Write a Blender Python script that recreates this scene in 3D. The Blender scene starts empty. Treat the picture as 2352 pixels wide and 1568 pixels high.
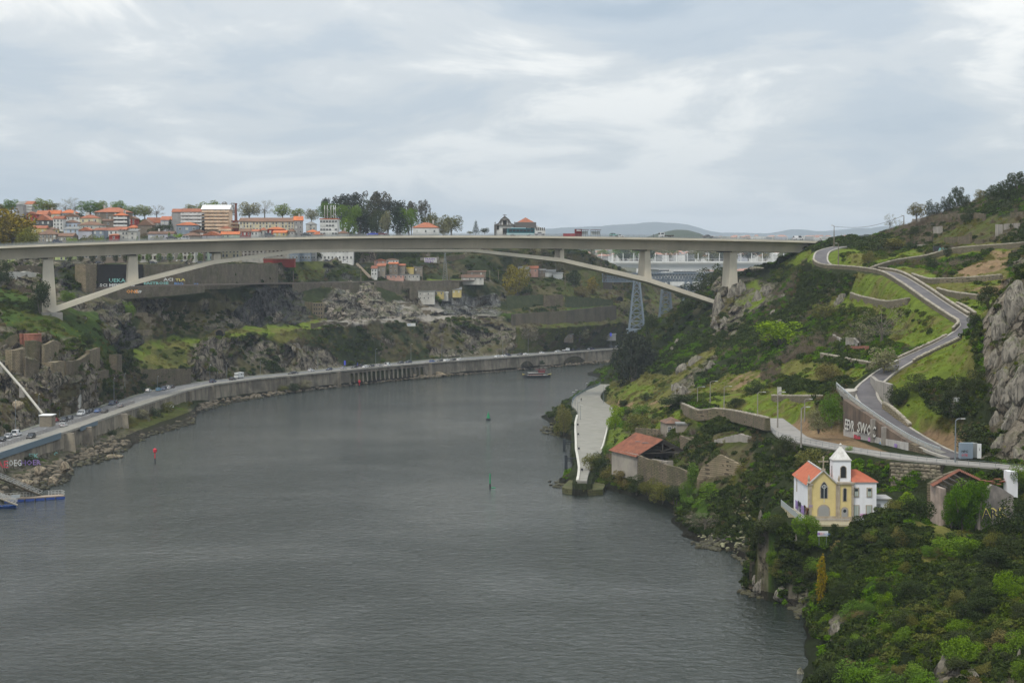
import bpy,bmesh,math,random
import numpy as np
from mathutils import Vector,Matrix
C=bpy.context.scene.collection
sc=bpy.context.scene
R=random.Random(7)
CAMZ,F,HW,HH,PITCH=62.0,4100.0,1176.0,784.0,math.radians(2.457)
# ---------- camera, sky, sun, exposure ----------
cam=bpy.data.objects.new('camera',bpy.data.cameras.new('camera'));C.objects.link(cam)
cam.location=(0,0,CAMZ);cam.rotation_euler=(math.radians(90)-PITCH,0,0)
cam.data.sensor_width=36;cam.data.lens=36*F/2352;cam.data.clip_start=1;cam.data.clip_end=60000
sc.camera=cam
SUN_EL,SUN_AZ=math.radians(55),math.radians(215)
w=bpy.data.worlds.new('World');sc.world=w;w.use_nodes=True
nt=w.node_tree;N=nt.nodes;L=nt.links;N.clear()
def nd(tree,t,**k):
 n=tree.nodes.new(t)
 for a,v in k.items():
  if a.startswith('i_'):
   key=a[2:].replace('_',' ')
   n.inputs[int(key) if key.isdigit() else key].default_value=v
  else:setattr(n,a,v)
 return n
def ramp(tree,fac,stops,interp='LINEAR'):
 r=tree.nodes.new('ShaderNodeValToRGB');r.color_ramp.interpolation=interp
 e=r.color_ramp.elements
 while len(e)<len(stops):e.new(0.5)
 for s,(p,c) in zip(e,stops):
  s.position=p;s.color=(c,c,c,1) if isinstance(c,(int,float)) else(*c,1)
 if fac is not None:tree.links.new(fac,r.inputs[0])
 return r.outputs[0]
def mth(tree,op,a,b=None,clamp=False):
 n=tree.nodes.new('ShaderNodeMath');n.operation=op;n.use_clamp=clamp
 for i,x in enumerate((a,b)):
  if x is None:continue
  if isinstance(x,(int,float)):n.inputs[i].default_value=x
  else:tree.links.new(x,n.inputs[i])
 return n.outputs[0]
def mixc(tree,fac,a,b,blend='MIX'):
 n=tree.nodes.new('ShaderNodeMix');n.data_type='RGBA';n.blend_type=blend;n.clamp_factor=True
 for i,x in((0,fac),(6,a),(7,b)):
  if isinstance(x,(int,float)):n.inputs[i].default_value=x if i==0 else(x,x,x,1)
  elif isinstance(x,tuple):n.inputs[i].default_value=(*x,1)
  else:tree.links.new(x,n.inputs[i])
 return n.outputs[2]
sky=nd(nt,'ShaderNodeTexSky',sky_type='NISHITA',sun_disc=False,sun_elevation=SUN_EL,sun_rotation=SUN_AZ)
tc=nd(nt,'ShaderNodeTexCoord')
sep=nd(nt,'ShaderNodeSeparateXYZ');L.new(tc.outputs['Generated'],sep.inputs[0])
zz=mth(nt,'MAXIMUM',sep.outputs[2],0.0)
den=mth(nt,'ADD',zz,0.2)
cx=mth(nt,'DIVIDE',sep.outputs[0],den);cy=mth(nt,'DIVIDE',sep.outputs[1],den)
cmb=nd(nt,'ShaderNodeCombineXYZ');L.new(cx,cmb.inputs[0]);L.new(cy,cmb.inputs[1]);cmb.inputs[2].default_value=1.7
def noise(tree,vec,scale,detail=5,rough=.55,dist=0.,out=0):
 n=nd(tree,'ShaderNodeTexNoise',i_Scale=scale,i_Detail=detail,i_Roughness=rough,i_Distortion=dist)
 if vec is not None:tree.links.new(vec,n.inputs['Vector'])
 return n.outputs[out]
big=noise(nt,cmb.outputs[0],.75,4,.5,.5)
med=noise(nt,cmb.outputs[0],2.6,8,.6,.4)
both=mth(nt,'ADD',mth(nt,'MULTIPLY',big,.54),mth(nt,'MULTIPLY',med,.46))
cloud=ramp(nt,both,[(.37,(2.7,3.3,3.95)),(.45,(3.7,4.15,4.6)),(.51,(4.8,5.0,5.1)),(.59,(7.6,7.45,7.05))],'EASE')
horiz=mth(nt,'POWER',mth(nt,'SUBTRACT',1.,zz,True),11.)
cloud=mixc(nt,mth(nt,'MULTIPLY',horiz,.8),cloud,(4.6,5.25,5.75))
grad=mth(nt,'ADD',.86,mth(nt,'MULTIPLY',zz,1.75))
cg=nd(nt,'ShaderNodeVectorMath',operation='SCALE');L.new(cloud,cg.inputs[0]);L.new(grad,cg.inputs['Scale'])
mx=mixc(nt,.93,sky.outputs[0],cg.outputs[0])
bg=nd(nt,'ShaderNodeBackground',i_Strength=.1);L.new(mx,bg.inputs[0])
wo=nd(nt,'ShaderNodeOutputWorld');L.new(bg.outputs[0],wo.inputs[0])
sun=bpy.data.objects.new('sun',bpy.data.lights.new('sun','SUN'));C.objects.link(sun)
sun.data.energy=1.5;sun.data.angle=math.radians(14);sun.data.color=(1,.93,.8)
sun.rotation_euler=(math.radians(90)-SUN_EL,0,math.pi-SUN_AZ)
sc.view_settings.view_transform='Standard';sc.view_settings.look='None';sc.view_settings.gamma=1
sc.view_settings.exposure=0.5;sc.view_settings.use_curve_mapping=False
sc.cycles.max_bounces=5;sc.cycles.diffuse_bounces=2;sc.cycles.glossy_bounces=2;sc.cycles.transmission_bounces=2
sc.cycles.transparent_max_bounces=6;sc.cycles.volume_bounces=0;sc.cycles.caustics_reflective=False
sc.cycles.volume_step_rate=4
# ---------- geometry helpers ----------
ct,st=math.cos(PITCH),math.sin(PITCH)
def ray(px,py):
 x=(px-HW)/F;y=-(py-HH)/F
 return x,y*st+ct,y*ct-st
def P(px,py,D):
 x,yy,z=ray(px,py);t=D/yy
 return Vector((x*t,D,CAMZ+z*t))
def PZ(px,py,z):
 x,yy,dz=ray(px,py);t=(z-CAMZ)/dz
 return Vector((x*t,yy*t,z))
def proj(X,Y,Z):
 Zc=Z-CAMZ
 f=Y*ct-Zc*st;u=Y*st+Zc*ct
 return HW+F*X/f,HH-F*u/f
def hsh(ix,iy,iz,s):
 h=(ix*374761393+iy*668265263+iz*2147483647+s*1274126177)&0xffffffff
 h=((h^(h>>13))*1274126177)&0xffffffff
 return((h^(h>>16))&0xffff)/65535.
def vnoise(x,y,z,s=0):
 x,y,z=np.broadcast_arrays(x,y,z)
 ix,iy,iz=(np.floor(a).astype(np.int64) for a in(x,y,z))
 fx,fy,fz=x-ix,y-iy,z-iz
 fx,fy,fz=(a*a*(3-2*a) for a in(fx,fy,fz))
 r=0
 for i in(0,1):
  for j in(0,1):
   for k in(0,1):
    r=r+hsh(ix+i,iy+j,iz+k,s)*(fx if i else 1-fx)*(fy if j else 1-fy)*(fz if k else 1-fz)
 return r*2-1
def fbm(x,y,z,o=4,s=0):
 r=0;a=.5
 for i in range(o):
  r=r+a*vnoise(x,y,z,s+i);x,y,z=x*2.03,y*2.03,z*2.03;a*=.5
 return r
def inpoly(px,py,poly):
 r=np.zeros(px.shape,bool);n=len(poly)
 for i in range(n):
  x1,y1=poly[i];x2,y2=poly[(i+1)%n]
  if y1==y2:continue
  c=((y1>py)!=(y2>py))&(px<(x2-x1)*(py-y1)/(y2-y1)+x1)
  r^=c
 return r
def props(o,label=None,cat=None,group=None,kind=None):
 if label:o['label']=label
 if cat:o['category']=cat
 if group:o['group']=group
 if kind:o['kind']=kind
 return o
def empty(name,loc=(0,0,0),rz=0,**k):
 o=bpy.data.objects.new(name,None);C.objects.link(o);o.location=loc;o.rotation_euler=(0,0,rz)
 return props(o,**k)
def link(name,me,parent=None,loc=None,**k):
 o=bpy.data.objects.new(name,me);C.objects.link(o)
 if parent is not None:o.parent=parent
 if loc is not None:o.location=loc
 return props(o,**k)
class MB:
 def __init__(s):s.v=[];s.f=[];s.m=[];s.cur=0
 def add(s,vs,fs):
  b=len(s.v);s.v+=[tuple(v) for v in vs];s.f+=[tuple(i+b for i in f) for f in fs];s.m+=[s.cur]*len(fs)
 def box(s,c,d,rz=0,M=None):
  h=[x/2 for x in d];cs,sn=math.cos(rz),math.sin(rz)
  vs=[]
  for z in(-h[2],h[2]):
   for x,y in((-h[0],-h[1]),(h[0],-h[1]),(h[0],h[1]),(-h[0],h[1])):
    v=Vector((c[0]+x*cs-y*sn,c[1]+x*sn+y*cs,c[2]+z));vs.append(M@v if M else v)
  s.add(vs,[(3,2,1,0),(4,5,6,7),(0,1,5,4),(1,2,6,5),(2,3,7,6),(3,0,4,7)])
 def beam(s,a,b,wd,ht=None):
  a=Vector(a);b=Vector(b);ht=ht or wd;d=(b-a)
  if d.length<1e-6:return
  d.normalize();up=Vector((0,0,1)) if abs(d.z)<.95 else Vector((1,0,0))
  r=d.cross(up).normalized();u=r.cross(d)
  vs=[p+r*x*wd/2+u*y*ht/2 for p in(a,b) for x,y in((-1,-1),(1,-1),(1,1),(-1,1))]
  s.add(vs,[(0,1,2,3),(7,6,5,4),(0,4,5,1),(1,5,6,2),(2,6,7,3),(3,7,4,0)])
 def tube(s,pts,rs,n=6,cap=True):
  pts=[Vector(p) for p in pts]
  if isinstance(rs,(int,float)):rs=[rs]*len(pts)
  rings=[]
  for i,p in enumerate(pts):
   d=(pts[min(i+1,len(pts)-1)]-pts[max(i-1,0)]).normalized()
   up=Vector((0,0,1)) if abs(d.z)<.9 else Vector((1,0,0))
   r=d.cross(up).normalized();u=r.cross(d)
   rings.append([p+(r*math.cos(a)+u*math.sin(a))*rs[i] for a in[2*math.pi*k/n for k in range(n)]])
  vs=[v for r in rings for v in r];fs=[]
  for i in range(len(pts)-1):
   for k in range(n):fs.append((i*n+k,i*n+(k+1)%n,(i+1)*n+(k+1)%n,(i+1)*n+k))
  if cap:fs+=[tuple(range(n-1,-1,-1)),tuple((len(pts)-1)*n+k for k in range(n))]
  s.add(vs,fs)
 def lathe(s,prof,n=12,c=(0,0,0)):
  vs=[(c[0]+r*math.cos(2*math.pi*k/n),c[1]+r*math.sin(2*math.pi*k/n),c[2]+z) for r,z in prof for k in range(n)]
  fs=[(i*n+k,i*n+(k+1)%n,(i+1)*n+(k+1)%n,(i+1)*n+k) for i in range(len(prof)-1) for k in range(n)]
  fs+=[tuple(range(n-1,-1,-1)),tuple((len(prof)-1)*n+k for k in range(n))]
  s.add(vs,fs)
 def prism(s,poly,y0,y1):
  n=len(poly)
  vs=[(x,y0,z) for x,z in poly]+[(x,y1,z) for x,z in poly]
  s.add(vs,[tuple(range(n)),tuple(range(2*n-1,n-1,-1))]+[(i+n,(i+1)%n+n,(i+1)%n,i) for i in range(n)])
 def slab(s,poly,z0,z1):
  n=len(poly)
  vs=[(x,y,z0) for x,y in poly]+[(x,y,z1) for x,y in poly]
  s.add(vs,[tuple(range(n-1,-1,-1)),tuple(range(n,2*n))]+[(i,(i+1)%n,(i+1)%n+n,i+n) for i in range(n)])
 def strip(s,A,B):
  n=len(A);s.add(list(A)+list(B),[(i,i+1,n+i+1,n+i) for i in range(n-1)])
 def sheet(s,A,B,th=.3):
  A=[Vector(a) for a in A];B=[Vector(b) for b in B];dz=Vector((0,0,-th))
  A2=[a+dz for a in A];B2=[b+dz for b in B]
  s.strip(A,B);s.strip(B,B2);s.strip(B2,A2);s.strip(A2,A)
  s.add([A[0],B[0],B2[0],A2[0]],[(0,1,2,3)]);s.add([A[-1],B[-1],B2[-1],A2[-1]],[(3,2,1,0)])
 def mesh(s,name,mats,smooth=False):
  me=bpy.data.meshes.new(name);me.from_pydata(s.v,[],s.f)
  for m in(mats if isinstance(mats,(list,tuple)) else[mats]):me.materials.append(m)
  if any(s.m):me.polygons.foreach_set('material_index',s.m)
  if smooth:me.polygons.foreach_set('use_smooth',[True]*len(s.f))
  bm=bmesh.new();bm.from_mesh(me);bmesh.ops.recalc_face_normals(bm,faces=bm.faces);bm.to_mesh(me);bm.free()
  return me
 def obj(s,name,mats,parent=None,smooth=False,loc=None,**k):
  return link(name,s.mesh(name,mats,smooth),parent,loc,**k)
def fast_mesh(name,verts,faces,mats,smooth=False,mi=None):
 me=bpy.data.meshes.new(name);nf,k=faces.shape
 me.vertices.add(len(verts));me.vertices.foreach_set('co',verts.astype(np.float32).ravel())
 me.loops.add(nf*k);me.loops.foreach_set('vertex_index',faces.astype(np.int32).ravel())
 me.polygons.add(nf);me.polygons.foreach_set('loop_start',np.arange(0,nf*k,k,dtype=np.int32))
 me.polygons.foreach_set('loop_total',np.full(nf,k,dtype=np.int32))
 for m in(mats if isinstance(mats,(list,tuple)) else[mats]):me.materials.append(m)
 if smooth:me.polygons.foreach_set('use_smooth',np.ones(nf,bool))
 if mi is not None:me.polygons.foreach_set('material_index',mi.astype(np.int32))
 me.update();me.validate()
 return me
def grid_faces(nr,ncol):
 i=np.arange(nr-1)[:,None]*ncol+np.arange(ncol-1)[None]
 return np.stack([i,i+1,i+ncol+1,i+ncol],-1).reshape(-1,4)
def copy_tree(o,parent=None,kids=None):
 c=o.copy();C.objects.link(c);c.parent=parent
 for ch in(KIDS.get(o.name) or[]):copy_tree(ch,c)
 return c
KIDS={}
def proto(o):
 def rec(x):
  KIDS[x.name]=list(x.children)
  for c in x.children:rec(c)
 bpy.context.view_layer.update() if False else None
 rec(o);return o
# ---------- materials ----------
MATS={}
def mat(name,col=None,col2=None,scale=1.,rough=.85,bump=0.,bscale=None,metal=0.,spec=.3,dirt=0.,dcol=(.03,.028,.024),streak=0.,det=5,rnd=0.,tex=None,coords='pos'):
 if name in MATS:return MATS[name]
 m=bpy.data.materials.new(name);m.use_nodes=True;t=m.node_tree;b=t.nodes['Principled BSDF']
 MATS[name]=m
 if coords=='pos':vec=nd(t,'ShaderNodeNewGeometry').outputs['Position']
 else:vec=nd(t,'ShaderNodeTexCoord').outputs['Object']
 c=col if col2 is None else mixc(t,ramp(t,noise(t,vec,scale,det,.62),[(.36,0.),(.64,1.)]),col,col2)
 if streak:
  mp=nd(t,'ShaderNodeMapping');t.links.new(vec,mp.inputs[0]);mp.inputs['Scale'].default_value=(1,1,.12)
  c=mixc(t,mth(t,'MULTIPLY',ramp(t,noise(t,mp.outputs[0],scale*2.2,6,.65),[(.45,0.),(.68,1.)]),streak),c if not isinstance(c,tuple) else c,dcol)
 if dirt:
  c=mixc(t,mth(t,'MULTIPLY',ramp(t,noise(t,vec,scale*.45,8,.7,.6),[(.48,0.),(.66,1.)]),dirt),c,dcol)
 if rnd:
  oi=nd(t,'ShaderNodeObjectInfo');h=nd(t,'ShaderNodeHueSaturation')
  t.links.new(mth(t,'ADD',1-rnd/2,mth(t,'MULTIPLY',oi.outputs['Random'],rnd)),h.inputs['Value'])
  if isinstance(c,tuple):h.inputs['Color'].default_value=(*c,1)
  else:t.links.new(c,h.inputs['Color'])
  c=h.outputs[0]
 if isinstance(c,tuple):b.inputs['Base Color'].default_value=(*c,1)
 else:t.links.new(c,b.inputs['Base Color'])
 b.inputs['Roughness'].default_value=rough;b.inputs['Metallic'].default_value=metal;b.inputs['Specular IOR Level'].default_value=spec
 if bump:
  bn=nd(t,'ShaderNodeBump',i_Strength=min(1,bump),i_Distance=max(.05,bump*.3));t.links.new(noise(t,vec,bscale or scale*3,6,.65),bn.inputs['Height'])
  t.links.new(bn.outputs[0],b.inputs['Normal'])
 return m
def masonry(name,c1,c2,mortar,sx=1.2,sz=.45,dirt=.4,moss=0.,bump=.6):
 if name in MATS:return MATS[name]
 m=bpy.data.materials.new(name);m.use_nodes=True;t=m.node_tree;b=t.nodes['Principled BSDF'];MATS[name]=m
 g=nd(t,'ShaderNodeNewGeometry');s=nd(t,'ShaderNodeSeparateXYZ');t.links.new(g.outputs['Position'],s.inputs[0])
 cb=nd(t,'ShaderNodeCombineXYZ');t.links.new(mth(t,'ADD',s.outputs[0],mth(t,'MULTIPLY',s.outputs[1],.73)),cb.inputs[0]);t.links.new(s.outputs[2],cb.inputs[1])
 wob=nd(t,'ShaderNodeVectorMath',operation='ADD');t.links.new(cb.outputs[0],wob.inputs[0])
 wn=nd(t,'ShaderNodeVectorMath',operation='SCALE',i_Scale=.35);t.links.new(noise(t,g.outputs['Position'],.8,3,.5,0,1),wn.inputs[0]);t.links.new(wn.outputs[0],wob.inputs[1])
 br=nd(t,'ShaderNodeTexBrick',offset=.5,i_Scale=1.,i_Mortar_Size=.05,i_Mortar_Smooth=.3,i_Bias=0.)
 br.inputs['Brick Width'].default_value=sx;br.inputs['Row Height'].default_value=sz
 br.inputs['Color1'].default_value=(*c1,1);br.inputs['Color2'].default_value=(*c2,1);br.inputs['Mortar'].default_value=(*mortar,1)
 t.links.new(wob.outputs[0],br.inputs['Vector'])
 c=mixc(t,.75,br.outputs[0],mixc(t,noise(t,g.outputs['Position'],1.1,7,.7),tuple(x*.45 for x in c1),tuple(min(1,x*1.7) for x in c2)),'MULTIPLY')
 mixc(t,noise(t,g.outputs['Position'],.9,8,.7),tuple(x*.55 for x in c1),br.outputs[0])
 if dirt:
  mp=nd(t,'ShaderNodeMapping');t.links.new(g.outputs['Position'],mp.inputs[0]);mp.inputs['Scale'].default_value=(1,1,.45)
  c=mixc(t,mth(t,'MULTIPLY',ramp(t,noise(t,mp.outputs[0],.3,8,.72),[(.42,0.),(.62,1.)]),dirt),c,(.035,.032,.028))
 if moss:c=mixc(t,mth(t,'MULTIPLY',ramp(t,noise(t,g.outputs['Position'],.16,8,.75),[(.47,0.),(.58,1.)]),moss),c,(.055,.07,.02))
 t.links.new(c,b.inputs['Base Color']);b.inputs['Roughness'].default_value=.95;b.inputs['Specular IOR Level'].default_value=.15
 bn=nd(t,'ShaderNodeBump',i_Strength=bump,i_Distance=.15)
 t.links.new(mth(t,'ADD',br.outputs[1],mth(t,'MULTIPLY',noise(t,g.outputs['Position'],2.5,6,.7),-1.)),bn.inputs['Height']);bn.invert=True
 t.links.new(bn.outputs[0],b.inputs['Normal'])
 return m
def leafmat(name,c1,c2,c3=None,var=.5,trans=.12):
 if name in MATS:return MATS[name]
 m=bpy.data.materials.new(name);m.use_nodes=True;t=m.node_tree;b=t.nodes['Principled BSDF'];MATS[name]=m
 g=nd(t,'ShaderNodeNewGeometry');oi=nd(t,'ShaderNodeObjectInfo')
 c=mixc(t,g.outputs['Random Per Island'],c1,c2)
 if c3:c=mixc(t,ramp(t,oi.outputs['Random'],[(.45,0.),(.9,1.)]),c,c3)
 h=nd(t,'ShaderNodeHueSaturation');t.links.new(c,h.inputs['Color'])
 t.links.new(mth(t,'ADD',1-var/2,mth(t,'MULTIPLY',oi.outputs['Random'],var)),h.inputs['Value'])
 big=noise(t,g.outputs['Position'],.12,3,.6)
 t.links.new(mth(t,'ADD',.92,mth(t,'MULTIPLY',big,.5)),h.inputs['Saturation'])
 t.links.new(h.outputs[0],b.inputs['Base Color']);b.inputs['Roughness'].default_value=.8;b.inputs['Specular IOR Level'].default_value=.06
 return m
# ---------- terrain ----------
ALB=dict(grass=(.13,.175,.022),olive=(.14,.135,.035),scrub=(.035,.045,.016),moss=(.075,.085,.02),rock=(.21,.18,.14),pale=(.27,.235,.19),dark=(.085,.08,.078),
earth=(.3,.2,.115),brown=(.095,.085,.04),gravel=(.33,.3,.26),ivy=(.028,.036,.013),shore=(.06,.05,.035),grey=(.19,.185,.175),dim=(.06,.1,.02),bright=(.05,.09,.012),darkbush=(.018,.026,.009))  # ground under scrub and ivy coloured dark to stand for shade beneath plants
ROCKY=dict(rock=1,pale=1,dark=.9,grey=.8,shore=.6,earth=.3,gravel=.25)
def interp_rows(rows,px):
 out=[]
 for r in rows:
  if callable(r):out.append(r(px))
  else:
   a=np.array(r,float);out.append((np.interp(px,a[:,0],a[:,1]),np.interp(px,a[:,0],a[:,2])))
 return out
def d_of_z(px,py,z):
 x=(px-HW)/F;y=-(py-HH)/F
 return(z-CAMZ)/(y*ct-st)*(y*st+ct)
def y_of(D,z):
 Zc=z-CAMZ
 return HH-F*(D*st+Zc*ct)/(D*ct-Zc*st)
SHORE_L=np.array([(-320,1260),(0,1150),(90,1128),(155,1105),(165,1075),(270,1052),(290,1030),(350,1000),(445,975),(452,950),(540,925),(640,908),(700,895),(800,882),(900,873),(1000,868),(1060,860),(1120,851),(1220,844),(1300,841),(1418,833),(1500,826),(1760,812)],float)
OUTER=np.array([(-320,1200),(-150,1105),(0,1042),(140,996),(183,982),(224,967),(287,944),(330,930),(401,907),(427,898),(487,884),(588,870.5),(679,862),(775,852.5),(895,841),(990,833),(1115,824),(1176,819.8),(1423,801),(1560,793),(1760,784)],float)
INNER=np.array([(-320,1130),(-150,1055),(0,1004),(89,975),(143,957),(200,941),(258,924),(330,901),(401,884),(487,873),(588,862),(688,853),(775,844),(825,839),(913,832),(988,826),(1176,813.5),(1423,795.5),(1560,788),(1760,780)],float)
ZR=8.
def at(tab,px,z):
 py=np.interp(px,tab[:,0],tab[:,1]);return d_of_z(px,py,z)
def plan(tab,z,pxs):
 return[PZ(p,float(np.interp(p,tab[:,0],tab[:,1])),z) for p in pxs]
TOE=lambda px:np.interp(px,[-320,150,260,300,430,480],[2.6,2.4,2.,3.6,3.2,.9])
rowsL=[lambda px:(y_of(at(SHORE_L,px,0.)-4,-3.),at(SHORE_L,px,0.)-4),
lambda px:(y_of(at(SHORE_L,px,0.),.15),at(SHORE_L,px,0.)),
lambda px:(y_of(at(OUTER,px,ZR)-1.5,TOE(px)),at(OUTER,px,ZR)-1.5),
lambda px:(y_of(at(OUTER,px,ZR)+1.5,6.),at(OUTER,px,ZR)+1.5),
lambda px:(y_of(at(INNER,px,ZR),ZR-.6),at(INNER,px,ZR)),
[(-320,940,560),(0,870,600),(60,872,612),(100,862,622),(200,860,665),(235,880,690),(300,862,745),(332,853,768),(439,847,815),(470,805,832),(520,778,860),(588,766,890),(713,758,935),(793,745,960),(853,741,985),(970,738,1035),(1100,736,1085),(1200,755,1092),(1300,752,1110),(1423,742,1160),(1560,760,1230),(1760,770,1300)],
[(-320,860,600),(0,800,640),(100,780,655),(200,800,700),(260,808,745),(300,798,790),(385,785,850),(470,772,868),(520,762,885),(588,755,910),(713,749,957),(793,737,985),(853,732,1010),(970,729,1060),(1100,719,1112),(1188,717.5,1122),(1300,708,1143),(1420,698,1185),(1560,735,1290),(1760,760,1350)],
[(-320,780,640),(0,745,672),(130,722,712),(220,738,745),(260,745,765),(300,735,820),(400,718,865),(500,720,900),(560,745,915),(640,742,958),(713,702,985),(793,700,1010),(853,697,1035),(970,702,1085),(1100,700,1122),(1188,700,1138),(1300,692,1157),(1420,688,1205),(1560,710,1310),(1760,740,1400)],
[(-320,700,690),(0,682,728),(130,690,740),(225,690,790),(300,690,835),(400,684,858),(500,668,900),(600,660,945),(640,655,985),(675,654,1000),(828,650,1062),(970,648,1100),(1100,645,1127),(1188,682,1147),(1300,680,1162),(1420,676,1232),(1560,695,1340),(1760,720,1440)],
[(-320,690,705),(0,668,748),(130,672,765),(225,662,826),(300,659,845),(400,656,866),(500,652,905),(600,650,955),(675,649,1012),(828,645,1074),(970,643,1112),(1100,641,1137),(1188,660,1157),(1300,660,1172),(1420,665,1247),(1560,684,1350),(1760,710,1460)],
[(-320,612,745),(0,610,772),(225,607,833),(400,607,871),(500,607,910),(600,606,960),(675,604,1032),(760,602,1070),(828,618,1092),(970,612,1132),(1100,600,1152),(1188,640,1182),(1300,622,1202),(1391,622,1232),(1440,645,1262),(1560,677,1362),(1760,700,1480)],
[(-320,605.5,850),(0,605.5,855),(225,605,900),(400,604.5,945),(500,604,985),(600,603.5,1030),(675,603,1085),(828,602,1130),(970,592,1158),(1100,580,1176),(1188,575,1192),(1300,572,1202),(1338,579,1212),(1391,603,1237),(1430,617,1267),(1500,653,1330),(1576,675,1400),(1760,695,1500)],
[(-320,560,930),(0,556,950),(225,553,960),(500,553,1020),(600,553,1060),(828,553,1130),(1100,556,1185),(1240,562,1225),(1300,574,1260),(1338,582,1270),(1391,608,1290),(1430,624,1310),(1500,658,1370),(1576,680,1440),(1760,700,1560)],
[(-320,505,1080),(0,505,1080),(225,505,1100),(500,515,1120),(600,528,1140),(828,543,1200),(1100,552,1240),(1240,560,1280),(1300,577,1320),(1338,588,1340),(1391,614,1350),(1430,628,1360),(1500,664,1420),(1576,686,1500),(1760,705,1620)],
[(-320,545,1700),(0,545,1700),(500,550,1700),(828,560,1700),(1240,580,1700),(1338,620,1700),(1430,650,1700),(1576,700,1700),(1760,700,1760)]]
nsub=[6,12,3,10,34,22,26,26,10,30,16,14,16,6]
colsL=np.arange(-320,1762,2.6)
RL=interp_rows(rowsL,colsL)
def smooth1(a,k=5):
 ker=np.ones(k)/k;return np.convolve(np.pad(a,k//2,mode='edge'),ker,'valid')
for i in range(5,len(RL)):RL[i]=(smooth1(RL[i][0]),smooth1(RL[i][1]))
gy,gd=[],[]
for i in range(len(RL)-1):
 for k in range(nsub[i]):
  t=k/nsub[i];gy.append(RL[i][0]*(1-t)+RL[i+1][0]*t);gd.append(RL[i][1]*(1-t)+RL[i+1][1]*t)
gy.append(RL[-1][0]);gd.append(RL[-1][1]);gy=np.array(gy);gd=np.array(gd);gx=np.broadcast_to(colsL,gy.shape)
def depthL(px,py):
 j=np.clip(np.searchsorted(colsL,px),1,len(colsL)-1);col=gy[:,j];d=gd[:,j]
 for k in range(len(col)-1,0,-1):
  if col[k]<=py<=col[k-1] or col[k-1]<=py<=col[k]:
   if k<3:continue
   t=(py-col[k])/((col[k-1]-col[k]) or 1);return float(d[k]*(1-t)+d[k-1]*t)
 return float(d[np.argmin(abs(col-py))])
def pix2w(px,py,D):
 x=(px-HW)/F;y=-(py-HH)/F;yy=y*st+ct;dz=y*ct-st;t=D/yy
 return x*t,D+0*px,CAMZ+dz*t
def zone_map(px,py,zones,default,X,Y,Z,feather=6.):
 nx=fbm(X*.09,Y*.09,Z*.14,4,11)*feather*2.2;ny=fbm(X*.09+40,Y*.09,Z*.14,4,12)*feather*1.4
 qx,qy=px+nx,py+ny
 col=np.zeros(px.shape+(3,));rk=np.zeros(px.shape);idx=np.zeros(px.shape,int)
 names=list(ALB)
 n1=fbm(X*.05,Y*.05,Z*.12,4,21);n2=fbm(X*.2,Y*.2,Z*.25,3,31)
 for k,(nm,lo) in enumerate(default):
  msk=(n1*.7+n2*.5)>lo;idx[msk]=names.index(nm)
 for nm,poly in zones:
  a,b,dens=nm if isinstance(nm,tuple) else(nm,None,1)
  pa=np.array(poly);x0,y0=pa.min(0)-1;x1,y1=pa.max(0)+1
  sub=(qx>x0)&(qx<x1)&(qy>y0)&(qy<y1)
  msk=np.zeros(px.shape,bool);msk[sub]=inpoly(qx[sub],qy[sub],poly)
  if b:idx[msk&((n1*.8+n2*.6)>dens)]=names.index(b);msk&=~((n1*.8+n2*.6)>dens)
  idx[msk]=names.index(a)
 for i,nm in enumerate(names):
  m=idx==i;col[m]=ALB[nm];rk[m]=ROCKY.get(nm,0)
 return idx,col,rk
ZN=list(ALB)
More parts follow.
